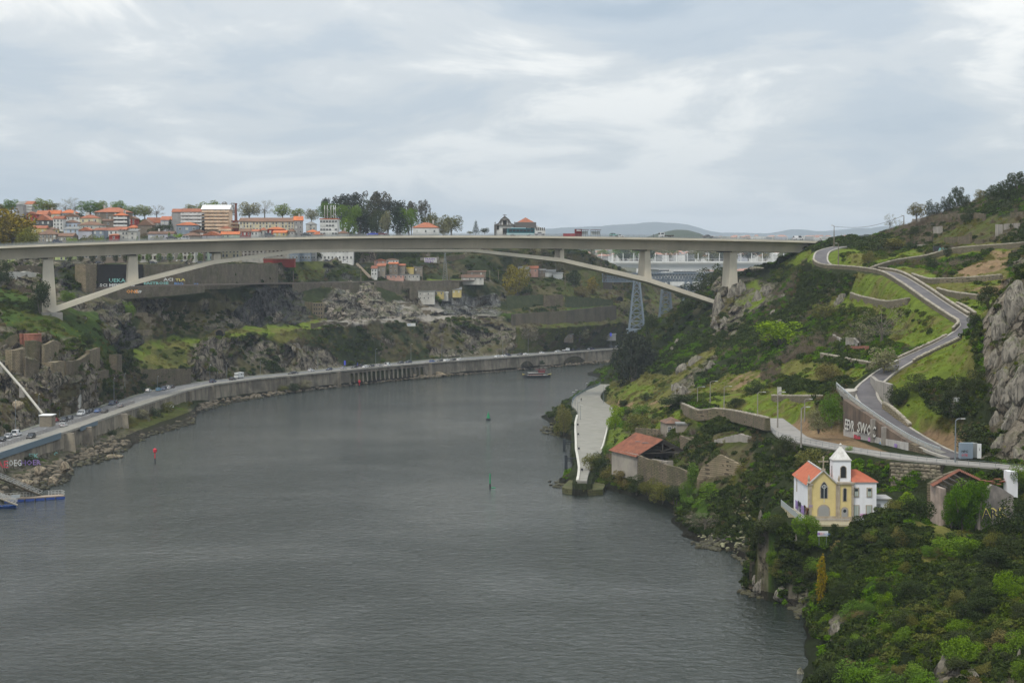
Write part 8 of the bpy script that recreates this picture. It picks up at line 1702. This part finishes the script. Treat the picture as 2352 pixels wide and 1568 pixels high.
for t_,hh in((0,3.9),(.2,3.5),(.4,3.8),(.6,3.4),(.8,3.6),(1,3.2)):
 q=(A1+uv*L2).lerp(A3+Vector((0,0,0)),t_);p2.append((Vector((q.x-w0.x,q.y-w0.y,zb+hh-w0.z)),Vector((q.x-w0.x,q.y-w0.y,2-w0.z))))
wallp('ruined_front',p2,.8,M_ruin,wh)
for(u_,lb_) in((1.0,0),(4.1,0)):
 q=(A1+uv*(L2+u_));b=MB();b.box((0,0,0),(2.6,.12,2.1));o=b.obj('white_board',PW,wh,loc=(q.x-w0.x+.6,q.y-w0.y-.75,zb+2.-w0.z));o.rotation_euler=(0,0,math.atan2(uv.y,uv.x))
def rr2(pts,lab,m=None,th=.8,D=None,amp=1.,step=3,name='ruined_wall',seed=1,group='ruins on the right shore'):return ruin(pts,th,m or M_ruin,lab,'wall',name,'R',amp,step,2.5,D,group,seed)
rr2([(1562,1000,1034),(1585,1010,1040),(1640,1028,1065),(1700,1048,1082)],'long ruined wall hung with ivy behind the warehouse',D=[(1562,492),(1700,446)],amp=.8)
rr2([(1601,1098,1104),(1610,1075,1106),(1652,1043,1108),(1690,1062,1100),(1716,1078,1090)],'golden stone gable wall with one bricked window near the cliff',M_ruin2,D=[(1601,437),(1716,424)],amp=.5)
q=P(1642,1092,431);k=MB();k.box((0,0,0),(1.2,.5,2.2));k.obj('blocked_window',mat('brick_blocked',(.3,.16,.1)),bpy.data.objects.get('ruined_wall.%03d'%0),loc=q,label='bricked up window opening in the golden gable wall',cat='window') if False else None
rr2([(1458,982,1000),(1500,985,1004),(1530,988,1008)],'dark ruined wall left of the small white house',D=[(1458,545),(1530,528)]);rr2([(1640,1010,1024),(1680,1000,1022),(1700,996,1020),(1735,1008,1030)],'pale ruined wall right of the warehouse ruins',M_crete,D=[(1640,468),(1735,445)])
rr2([(1560,1001,1012),(1620,1006,1020),(1650,1018,1026)],'low ruined wall behind the long ivy hung wall',D=[(1560,505),(1650,480)]);rr2([(1515,880,892),(1545,884,896)],'low grey wall beside the quay junction',M_ruin,D=None) if False else None
sh=house(1531,1572,958,972,1003,'stone','hip',TO,1,3,D=520,depth=9,rot=.12,kind='std',label='small ruined stone house with white windows and a broken grey tiled roof',ww=1.1,wh=1.9,sunk=2)
house(1572,1616,962,978,1000,'oldwhite','shed',TO,0,0,D=516,depth=8,rot=-.1,label='white plastered ruin wing with a shabby low roof above the warehouse',sunk=2)
house(1555,1580,968,975,1008,'stone','flat',G_,0,0,D=512,depth=4,label='plain grey block in front of the small ruined house',sunk=2)
b=MB();q=P(1535+13,958,523);b.box((0,0,0),(1.6,1,2.2));b.obj('brick_stack',mat('tank_brick',None),loc=P(1548+8,955,500) if False else P(1537,955,521),label='stub of red brickwork beside the ruined house roof',cat='wall') if False else None
for(px,py,w_,hp,lb,m_) in((1545+0,0,0,0,'',None),):pass
# ruined houses at the right edge
rg=empty('ruined_house',P(2137,1196,331),label='roofless ruined house with remains of red roof edge behind the ivy mound',cat='house');g0=rg.location
def rp(px,py,D):return P(px,py,D)-g0
wallp('front_wall',[(rp(2137,1112,331),rp(2137,1200,331)),(rp(2165,1122,327),rp(2165,1212,327))],.7,mat('pinkish_plaster',(.42,.33,.28),(.3,.24,.2),.5,.95,streak=.5,dirt=.4),rg);wallp('gable_wall',[(rp(2137,1110,331),rp(2137,1190,331)),(rp(2170,1090,336),rp(2170,1180,336)),(rp(2204,1078,340),rp(2204,1160,340)),(rp(2250,1100,342),rp(2250,1160,342))],.7,M_ruin,rg)
tiled_slope('roof_edge',rp(2135,1112,330),rp(2202,1076,340.5),rp(2206,1080,338),rp(2142,1117,328),M_wtile,rg,.45,.1);tiled_slope('roof_edge',rp(2202,1076,340.5),rp(2252,1098,343),rp(2250,1103,340),rp(2203,1081,338),M_wtile,rg,.45,.1)
for i in range(4):b=MB();b.beam(rp(2150+i*14,1108-i*6,332),rp(2175+i*16,1120-i*4,328),.2);b.obj('rafter',M_beam,rg)
rr2([(2250,1165,1235),(2262,1128,1240),(2280,1112,1240),(2300,1120,1240),(2330,1140,1240)],'large stone gable with yellow graffiti at the right edge',mat('rubble_plaster',(.3,.26,.23),(.2,.18,.16),.5,.95,dirt=.4,bump=.5),D=[(2250,318),(2330,322)],amp=.4);gy_=[o for o in C.objects if o.name.startswith('ruined_wall')][-1]
text('ARK',P(2256,1190,316.5),(1,.05,.12),(0,0,1),1.9,PY,gy_,'graffiti',.9,.02,.03);text('ARK',P(2257,1190,316.4),(1,.05,.12),(0,0,1),1.7,PK,gy_,'graffiti',.9,.02,.03)
ww_=rr2([(2314,1082,1110),(2340,1082,1112)],'white wall stub with black scribbles at the right edge',M_pl,D=[(2314,334),(2340,334)],amp=.2,th=2.5);text('FAEL',P(2321,1093,333.4),(1,0,0),(0,0,1),.8,PK,ww_,'graffiti',.7,.01,.02)
tl=empty('collapsed_roof',P(2290,1105,336),label='collapsed red tile roof between the stone gable and the white stub',cat='roof');g1=tl.location
for i in range(12):b=MB();b.box((R.uniform(-3,3),R.uniform(-1,1),R.uniform(-.5,.6)),(1.2,.8,.12),R.uniform(0,3));b.obj('tile',M_wtile,tl)
# utility box, sign post, small ruins and hillside walls
for i in range(5):pass
ub=empty('utility_box',P(2218,1052,366),label='blue grey metal utility box with scribbles at the foot of the hairpin road',cat='utility box');b=MB();b.box((0,0,1.6),(2.6,1.5,3.2));b.obj('body',mat('box_blue',(.2,.25,.3),rough=.5),ub)
for i in range(5):b=MB();b.box((-.9+i*.5,-.78,1.6),(.35,.06,2.9));b.obj('panel',mat('box_blue',None),ub)
text('NPC',ub.location+Vector((-1.1,-.84,1.3)),(1,0,0),(0,0,1),.5,PK,ub,wx=1.,off=.01);text('OTE',ub.location+Vector((-1.1,-.84,.5)),(1,0,0),(0,0,1),.5,PR,ub,wx=1.,off=.01)
u2=empty('grey_cabinet',P(2231,1050,367.5),.5,label='slanted grey cabinet right behind the blue grey utility box',cat='cabinet');b=MB();b.box((.3,0,1.5),(1.4,1.6,3.));b.obj('body',mat('galvanised',None),u2)
us=empty('sign_pillar',P(2249,1052,365),label='slim white information pillar beside the rock face',cat='sign');b=MB();b.box((0,0,1.5),(.8,.25,3.0));b.obj('panel',PW,us);text('i',us.location+Vector((-.1,-.16,1.6)),(1,0,0),(0,0,1),.7,PK,us)
sk=rr2([(2189,911,924),(2206,911,924)],'small concrete block painted with grey letters in the bushes',M_crete,D=[(2189,388),(2206,388)],amp=.1,name='painted_block',th=2.);text('SIF',P(2191,922,387.4),(1,0,0),(0,0,1),.85,PW,sk,'graffiti',.9,.05,.03)
rr2([(1786,889,905),(1797,889,905)],'small white plaster wall on the green slope',wallm('oldwhite',None),D=[(1786,500),(1797,500)],amp=.2,name='plaster_wall',group=None);rr2([(1954,795,808),(1992,794,808)],'low red brick remains beside the bare trees',mat('tank_brick',None),amp=.5,name='brick_ruin',group=None);rr2([(1912,768,776),(1930,778,786)],'stub of grey wall above the low brick remains',M_crete,amp=.4);rr2([(1942,775,798),(1960,776,797),(1970,788,800)],'grey wall stub beside the low brick remains',M_crete,amp=.6)
for i,(pl_,lb) in enumerate([([(2116,500,512),(2165,492,506),(2240,489,505),(2262,492,508)],'long dark concrete wall high on the hillside'),([(2095,503,515),(2114,503,514)],'grey block at the left end of the hillside ruins'),([(2110,545,558),(2140,542,556)],'grey ruin wall in the lower left of the hillside'),([(2143,521,540),(2163,520,540)],'grey square ruin wall in the middle of the hillside'),([(2168,545,560),(2215,543,560),(2230,533,560)],'ruin walls with faint graffiti low on the hillside'),([(2286,515,545),(2300,515,545)],'dark wall stub with shaded niche on the right hillside'),([(2300,532,542),(2335,530,542)],'grey parapet wall on the right hillside'),([(2305,515,528),(2338,513,527)],'upper grey wall on the right hillside'),([(2238,550,560),(2256,549,560)],'wall piece with blue graffiti on the hillside'),([(2100,563,570),(2126,561,569)],'pale low wall among ivy on the hillside'),([(2320,488,500),(2352,486,500)],'highest wall at the right edge')]):
 rr2(pl_,lb,M_crete if i%2 else M_ruin,amp=.6,group='ruined terrace walls on the right hillside',seed=i)
b=MB();b.box((0,0,1.2),(2.6,2,2.4));o=b.obj('graffiti_hut',PK,loc=(hitR(2152,580) or P(2152,580,640)),label='small dark hut with a colourful door beside the upper terrace wall',cat='hut');text('AV',P(2154,579,o.location.y-1.4),(1,0,0),(0,0,1),1.6,PT_,o,'graffiti',1.2,.1,.02)
b=MB();b.box((0,0,.9),(.8,.8,2.2));b.obj('gate_pillar',M_crete,loc=(hitR(1544,895) or P(1544,895,600)),label='small stone pillar standing on the bright grass slope',cat='pillar')
for k_ in range(5):
 q=hitR(1440+k_*22,968+(k_%2)*10)
# ---------- vehicles ----------
M_tyre=mat('tyre',(.02,.02,.02),rough=.9);M_rim=mat('rim',(.35,.35,.36),rough=.4,metal=.5);M_hl=mat('headlight',(.75,.75,.72),rough=.2);M_tl=mat('taillight',(.35,.02,.02),rough=.3)
b=MB();b.lathe([(.2,-.1),(.33,-.11),(.33,.11),(.2,.1)],12);WH=b.mesh('wheel',M_tyre);b=MB();b.lathe([(.2,-.115),(.2,.115)],10);RI=b.mesh('rim',M_rim)
CARP={}
def car_meshes(kind,cname,col):
 key=(kind,cname)
 if key in CARP:return CARP[key]
 pm_=mat('car_'+cname,col,rough=.3,spec=.5)
 Lc,Wc,H={'hatch':(3.9,1.7,1.45),'sedan':(4.5,1.75,1.42),'suv':(4.5,1.85,1.68),'estate':(4.6,1.75,1.48),'van':(4.9,1.9,1.95)}[kind]
 h=Lc/2;belt=.88 if kind!='van' else 1.05
 prof={'hatch':[(-h,.35),(-h,.8),(-h+.1,belt),(h-1.2,belt),(h-.15,.72),(h,.55),(h,.3)],'van':[(-h,.35),(-h,.9),(-h+.05,belt),(h-1.1,belt),(h-.1,.85),(h,.6),(h,.3)]}.get(kind,[(-h,.35),(-h,.75),(-h+.1,belt),(h-1.3,belt),(h-.15,.74),(h,.55),(h,.3)])
 b=MB();b.prism(prof,-Wc/2,Wc/2)
 gb_={'hatch':(-h+.1,h-1.15,-h+.5,h-1.95),'sedan':(-h+.8,h-1.3,-h+1.4,h-2.1),'suv':(-h+.08,h-1.25,-h+.4,h-1.95),'estate':(-h+.08,h-1.3,-h+.45,h-2.1),'van':(-h+.03,h-.95,-h+.15,h-1.6)}[kind]
 x0,x1,x2,x3=gb_;wb,wt_=Wc*.47,Wc*.38;g=MB();g.add([(x0,-wb,belt),(x1,-wb,belt),(x1,wb,belt),(x0,wb,belt),(x2,-wt_,H-.06),(x3,-wt_,H-.06),(x3,wt_,H-.06),(x2,wt_,H-.06)],[(3,2,1,0),(4,5,6,7),(0,1,5,4),(1,2,6,5),(2,3,7,6),(3,0,4,7)])
 b.box(((x2+x3)/2,0,H-.03),(x3-x2+.12,wt_*2+.08,.07))
 for s in(-1,1):
  b.beam((x0,s*wb,belt),(x2,s*wt_,H-.04),.1);b.beam((x1,s*wb,belt),(x3,s*wt_,H-.04),.07);xm=(x0+x1)/2;b.beam((xm,s*wb*1.01,belt),(xm,s*wt_*1.01,H-.04),.08)
  if kind=='van':b.add([(x0,s*wb*1.02,belt),(xm,s*wb*1.02,belt),(xm,s*wt_*1.03,H-.05),(x2,s*wt_*1.03,H-.05)],[(0,1,2,3)])
 l=MB();t_=MB();[l.box((h-.02,s*Wc*.37,.66),(.12,.34,.14)) for s in(-1,1)];[t_.box((-h+.0,s*Wc*.4,.78),(.1,.24,.2)) for s in(-1,1)]
 CARP[key]=(b.mesh('body',pm_),g.mesh('window_glass',M_glass),l,t_,h,Wc);return CARP[key]
COL=dict(black=(.015,.015,.018),dark=(.04,.042,.05),silver=(.4,.4,.41),white=(.7,.7,.7),blue=(.03,.1,.3),sky=(.12,.33,.5),red=(.3,.02,.03),navy=(.02,.035,.09),grey=(.14,.14,.15),maroon=(.12,.01,.02),teal=(.2,.42,.38),bluebright=(.03,.06,.5))
LMESH={}
def car(p,ang,kind,cname,label,group=None,slope=0.):
 bm_,gm_,l,t_,h,Wc=car_meshes(kind,cname,COL[cname]);o=empty('car' if kind!='van' else 'van',p,ang,label=label,cat='car' if kind!='van' else 'van',group=group);o.rotation_euler=(0,slope,ang)
 link('body',bm_,o);link('window_glass',gm_,o)
 for x in(-h*.63,h*.63):
  for y in(-1,1):q=link('wheel',WH,o,(x,y*(Wc/2-.1),.33));q.rotation_euler=(math.pi/2,0,0);link('rim',RI,q)
 if kind not in LMESH:LMESH[kind]=(l.mesh('headlights',M_hl),t_.mesh('tail_lights',M_tl))
 link('headlights',LMESH[kind][0],o);link('tail_lights',LMESH[kind][1],o);return o
def road_ang(px,tab=OUTER):
 a_,c_=PZ(px-8,float(np.interp(px-8,tab[:,0],tab[:,1])),ZR),PZ(px+8,float(np.interp(px+8,tab[:,0],tab[:,1])),ZR);return math.atan2(c_.y-a_.y,c_.x-a_.x)
cars=[(5,1012,'hatch','black','black car cut by the left edge on the quay road'),(18,1005,'estate','silver','silver estate car parked at the far left of the quay road'),(38,1000,'van','white','white minibus parked beside the silver estate car'),(71,1006,'suv','black','black car driving away near the left edge'),(127,968,'sedan','red','red car parked beside the pump house'),(147,967,'suv','black','black car parked right of the red one'),(160,963,'hatch','dark','dark car parked behind the black one near the red car'),
(146,979,'hatch','white','white hatchback with black roof driving below the parked cars'),(186,953,'van','white','small white van parked by the plaster wall'),(199,949,'hatch','dark','dark green car parked right of the small white van'),(207,946,'sedan','black','black car parked second right of the small white van'),(224,946,'sedan','blue','bright blue car parked by the road wall'),(241,947,'sedan','black','black car driving beside the bright blue one'),(257,929,'suv','navy','dark blue car, nearer of a parked pair under the ivy'),(266,926,'hatch','dark','dark car, farther of a parked pair under the ivy'),(278,934,'hatch','silver','silver car driving alone on the quay road'),
(341,899,'estate','white','white car parked across at the road corner'),(364,897,'hatch','sky','light blue car at the foot of the large stone wall'),(376,895,'suv','navy','dark blue car right of the light blue one'),(386,892,'hatch','white','white car between two dark ones by the large stone wall'),(396,890,'hatch','black','black car at the right of the group by the large stone wall'),(489,878,'suv','navy','dark blue car driving below the rock cliff'),(534,872,'sedan','black','black car just left of the white camper'),
(670,859,'sedan','black','black car of a close pair in mid road'),(678,858,'hatch','grey','grey car of a close pair in mid road'),(715,852,'hatch','white','white hatchback between dark cars in mid road'),(756,850,'hatch','navy','dark blue car left of the violet banner'),(789,847,'hatch','silver','silver car below the violet banner'),(814,845,'hatch','black','black car right of the violet banner'),(829,841.5,'hatch','dark','dark parked car above the white one'),(839,844,'hatch','white','white car above the pillared wall, left one'),(853,842.5,'hatch','dark','dark car above the pillared wall'),(872,841,'hatch','silver','silver car above the pillared wall'),(891,840,'van','white','white van above the pillared wall'),(920,838,'sedan','dark','dark sedan right of the white van'),(939,836.5,'sedan','navy','dark blue sedan above the end of the pillared wall'),
(993,831.5,'hatch','blue','blue car above the stepped wall'),(1010,830,'hatch','dark','dark car right of the blue one'),(1026,829,'sedan','white','white sedan above the orange rocks'),(1040,828,'hatch','black','black car above the orange rocks'),(1057,827,'sedan','white','second white sedan above the orange rocks'),(1143,820,'sedan','white','white sedan left of a parked pair far along the road'),(1159,819,'sedan','white','white sedan next to a dark blue car far along the road'),(1168,817.5,'hatch','navy','dark blue car far along the road left of the arches'),
(1194,815.5,'hatch','black','black car above the smaller road arch'),(1208,815,'sedan','white','white sedan above the smaller road arch'),(1245,812,'hatch','white','white car between the two road arches'),(1281,808.5,'sedan','white','white sedan left of the flatbed truck'),(1316,805,'hatch','dark','dark car above the larger road arch'),(1327,804.5,'hatch','black','black car above the larger road arch'),(1355,802.5,'hatch','white','white car right of the larger road arch'),(1361,802.8,'hatch','navy','dark car touching the white one right of the arch'),(1403,798,'hatch','dark','dark car just left of the tall eucalyptus'),(1418,797,'hatch','white','white car half behind the tall eucalyptus')]
for(px,py,kd,cn,lb) in cars:
 p=PZ(px,py+.5,ZR+.03);a_=road_ang(px);oy=at(OUTER,px,ZR);iy=at(INNER,px,ZR)
 if not oy+2<p.y<iy:p=P(px,py,oy+(iy-oy)*.55);p.z=ZR+.03
 car(p,a_+(math.pi if R.random()<.45 else 0),kd,cn,lb,'cars on the quay road')
def boxes(name,p,ang,parts,label,cat,wheels=(),wr=.33,wy=.85):
 o=empty(name,p,ang,label=label,cat=cat)
 for nm,c_,d_,m_ in parts:b=MB();b.box(c_,d_);b.obj(nm,m_,o)
 for x in wheels:
  for y in(-wy,wy):q=link('wheel',WH,o,(x,y,wr));q.rotation_euler=(math.pi/2,0,0);q.scale=(wr/.33,wr/.33,1.2);link('rim',RI,q)
 return o
p=PZ(549,868.5,ZR+.03);cp=boxes('camper',p,road_ang(549)+math.pi,[('body',(-.6,0,1.65),(5,2.1,2.3),PW),('cab',(2.4,0,1.05),(1.7,1.9,1.2),PW),('overcab',(2.1,0,2.4),(1.4,2.1,.8),PW),('windshield',(2.75,0,1.55),(.8,1.7,.6),M_glass),('window',(-.4,0,1.9),(1.2,2.16,.55),M_glass),('window',(-2.1,0,1.9),(.7,2.16,.55),M_glass)],'white camper van with an overcab driving left on the quay road','camper',(-1.9,2.2))
p=PZ(1300,807,ZR+.03);boxes('truck',p,road_ang(1300),[('cab',(2,0,1.2),(1.7,1.9,1.7),PW),('windshield',(2.4,0,1.6),(.95,1.8,.6),M_glass),('flatbed',(-1,0,.95),(4,2,.5),PW)],'white flatbed truck above the road arches','truck',(-1.8,2))
# on the bridge
BA=math.atan2(.3,1)
def onb(px,off):return P(px,545,BY(px))*1 if False else Vector((BF(px,np.interp(px,deck_px,deck_py),-10+off).x,BF(px,np.interp(px,deck_px,deck_py),-10+off).y,BPt(px,float(np.interp(px,deck_px,deck_py)),-10).z+.07))
for px,off,kd,cn,lb in[(132,4,'hatch','navy','dark blue car at the left end of the bridge'),(394,4,'sedan','dark','dark car left of the white one on the bridge'),(422,-1,'suv','white','white car crossing the left part of the bridge'),(619,4,'suv','grey','grey car on the bridge before the small orange roofs'),(702,4,'sedan','dark','dark green car on the bridge before the white office block'),(855,1,'sedan','bluebright','vivid blue car on the bridge in front of the dark grove'),(877,1,'sedan','maroon','dark red car right behind the vivid blue one'),(1240,4,'sedan','silver','silver car just behind the bus on the bridge'),(1410,4,'hatch','teal','pale teal car on the bridge right of the shelters'),(1423,-1,'hatch','white','white car overlapping the pale teal one'),(1626,4,'sedan','grey','low grey car between the two right piers on the bridge'),(1834,2,'van','white','white van at the right end of the bridge'),(1926,4,'sedan','dark','dark car where the bridge meets the hill')]:
 car(onb(px,off)+Vector((0,0,.55 if off>0 else.2)),BA+(math.pi if px in(422,855) else 0),kd,cn,lb,'cars on the arch bridge')
M_bus=mat('bus_teal',(.01,.09,.11),rough=.3);bs=boxes('bus',onb(1196,1.5)+Vector((0,0,.4)),BA,[('body',(0,0,1.75),(11.8,2.5,2.7),M_bus),('skirt',(0,0,.75),(11.9,2.56,.75),mat('bus_skirt',(.45,.6,.6))),('roof_unit',(-1,0,3.25),(6,1.8,.35),mat('bus_roof',(.4,.55,.58)))],'dark teal city bus with pale skirt crossing the middle of the bridge','bus',(-3.9,3.6),.48,1.15)
for i in range(7):b=MB();b.box((-4.9+i*1.6,0,2.2),(1.35,2.56,1.0));b.obj('window',M_glass,bs)
tk=boxes('flatbed_truck',onb(1530,1)+Vector((0,0,.4)),BA+math.pi,[('cab',(2.2,0,1.3),(2,2,1.9),PW),('windshield',(2.9,0,1.75),(.7,1.8,.7),M_glass),('side_window',(2.1,0,1.75),(1.2,2.04,.6),M_glass),('flatbed',(-1.1,0,.9),(4.4,2.1,.5),M_beam),('bulkhead',(1.1,0,1.5),(.12,2,1.4),mat('galvanised',None))],'white cab flatbed truck on the right part of the bridge','truck',(-2,2.1),.4,.95)
for px,lb in((1340.5,'left glass bus shelter on the bridge'),(1368.5,'right glass bus shelter on the bridge')):
 o=empty('bus_shelter',onb(px,8),BA,label=lb,cat='bus shelter');b=MB();b.box((0,0,3.1),(4.4,1.6,.18));b.obj('roof',mat('shelter_red',(.12,.04,.04)),o)
 for i in range(5):b=MB();b.box((-2.1+i*1.05,.6,1.6),(.1,.1,3));b.obj('post',M_pole,o)
 b=MB();b.box((0,.7,1.7),(4.1,.04,1.6));b.obj('glass_panel',mat('pale_glass',(.5,.53,.52),rough=.2),o)
o=empty('red_kiosk',onb(1322,8),BA,label='dark red kiosk with a low red barrier on the bridge',cat='kiosk');b=MB();b.box((1.2,0,1.7),(2.8,1.4,3.4));b.obj('body',mat('kiosk_red',(.13,.02,.025)),o);b=MB();b.box((1.2,-.74,2.8),(2,.06,.5));b.obj('sign_panel',PW,o);b=MB();b.box((-2.9,0,.8),(5.4,.5,1.4));b.obj('barrier',mat('kiosk_red2',(.3,.03,.04)),o)
for px,lb,kd,cn in((45,'black car parked on the upper street left of the tall pier','hatch','black'),(61,'silver car parked on the upper street left of the tall pier','hatch','silver'),(416,'white van on the upper street below the deck','van','white'),(462,'grey car on the upper street left of the short pier','hatch','grey'),(352,'dark car on the upper street behind the clipped trees','hatch','dark'),(228,'dark car on the upper street near the tall black wall','hatch','dark')):
 D=float(np.interp(px,[0,225,400,500],[783,845,885,925]));q=P(px,606,D);q.z=62.4;car(q,.15,kd,cn,lb,'cars on the upper street')
for px,py,lb,cn in((540+212,599,'dark car parked before the long clean white building','dark'),(793,599,'white car at the top of the long stairway','white')):D=1066;car(P(px,py+2.5,D),.1,'hatch',cn,lb,'cars on the upper street')
# people: one continuous body each
def person(p,h,ang,top,leg,label,stride=.25):
 me=bpy.data.meshes.new('body');V=[(0,0,.52),(0,0,.66),(0,0,.8),(0,0,.86),(0,0,.935),(.09,0,.8),(.13,.03,.64),(.12,.09,.5),(-.09,0,.8),(-.13,-.03,.64),(-.12,.02,.5),(.05,0,.48),(.055,stride*.25,.27),(.055,stride*.3,.02),(-.05,0,.48),(-.055,-stride*.2,.27),(-.055,-stride*.5,.02)]
 E=[(0,1),(1,2),(2,3),(3,4),(2,5),(5,6),(6,7),(2,8),(8,9),(9,10),(0,11),(11,12),(12,13),(0,14),(14,15),(15,16)]
 rd=[.085,.08,.09,.035,.058,.045,.035,.026,.045,.035,.026,.062,.045,.032,.062,.045,.032]
 me.from_pydata([tuple(c*h for c in v) for v in V],E,[]);o=bpy.data.objects.new('person',me);C.objects.link(o);s=o.modifiers.new('skin','SKIN')
 for i,r in enumerate(rd):me.skin_vertices[0].data[i].radius=(r*h,r*h*.8)
 me.skin_vertices[0].data[0].use_root=True;o.modifiers.new('sub','SUBSURF').levels=1
 o.location=p;o.rotation_euler=(0,0,ang);props(o,label,'person')
 m=bpy.data.materials.new('clothes');m.use_nodes=True;t=m.node_tree;b_=t.nodes['Principled BSDF'];g=nd(t,'ShaderNodeTexCoord');sz=nd(t,'ShaderNodeSeparateXYZ');t.links.new(g.outputs['Object'],sz.inputs[0])
 r_=ramp(t,mth(t,'DIVIDE',sz.outputs[2],h),[(0.,leg),(.5,top),(.84,(.45,.3,.22)),(.93,(.03,.02,.015))],'CONSTANT');t.links.new(r_,b_.inputs['Base Color']);me.materials.append(m);return o
person(PZ(1335,1250*0+922,3.65),1.75,.4,(.03,.03,.035),(.05,.05,.06),'person in dark clothes walking on the waterside promenade');person((hitR(1459,955) or P(1459,955,650)),1.7,1,(.04,.04,.05),(.03,.03,.03),'person standing near the bushes beside the quay junction')
person(onb(1501,8.3)+Vector((0,0,.2)),1.75,1,(.04,.04,.04),(.03,.03,.04),'person in dark clothes walking on the bridge left of the flatbed truck');person(onb(1884,8.3)+Vector((0,0,.2)),1.75,2,(.2,.12,.1),(.04,.04,.06),'left one of two people on the right end of the bridge');person(onb(1887,8.3)+Vector((0,0,.2)),1.7,2.4,(.4,.4,.38),(.05,.05,.06),'right one of two people on the right end of the bridge');person(onb(1964,8.3)+Vector((0,0,.3)),1.8,1,(.03,.03,.05),(.03,.03,.03),'person in dark clothes where the bridge meets the hill')
q=min(hr,key=lambda v:(v-P(1998,618,620)).length);person(q+Vector((0,0,.05)),1.75,.5,(.03,.03,.03),(.03,.03,.03),'motorcyclist-like dark figure on the winding hill road')
grow_all()
dg=bpy.context.evaluated_depsgraph_get()
for o in[x for x in C.objects if x.type=='FONT']:
 me=bpy.data.meshes.new_from_object(o.evaluated_get(dg));n=bpy.data.objects.new('lettering' if 'lettering' in o.name else 'graffiti',me);C.objects.link(n)
 n.parent=o.parent;n.matrix_parent_inverse=o.matrix_parent_inverse;n.matrix_basis=o.matrix_basis;bpy.data.objects.remove(o)
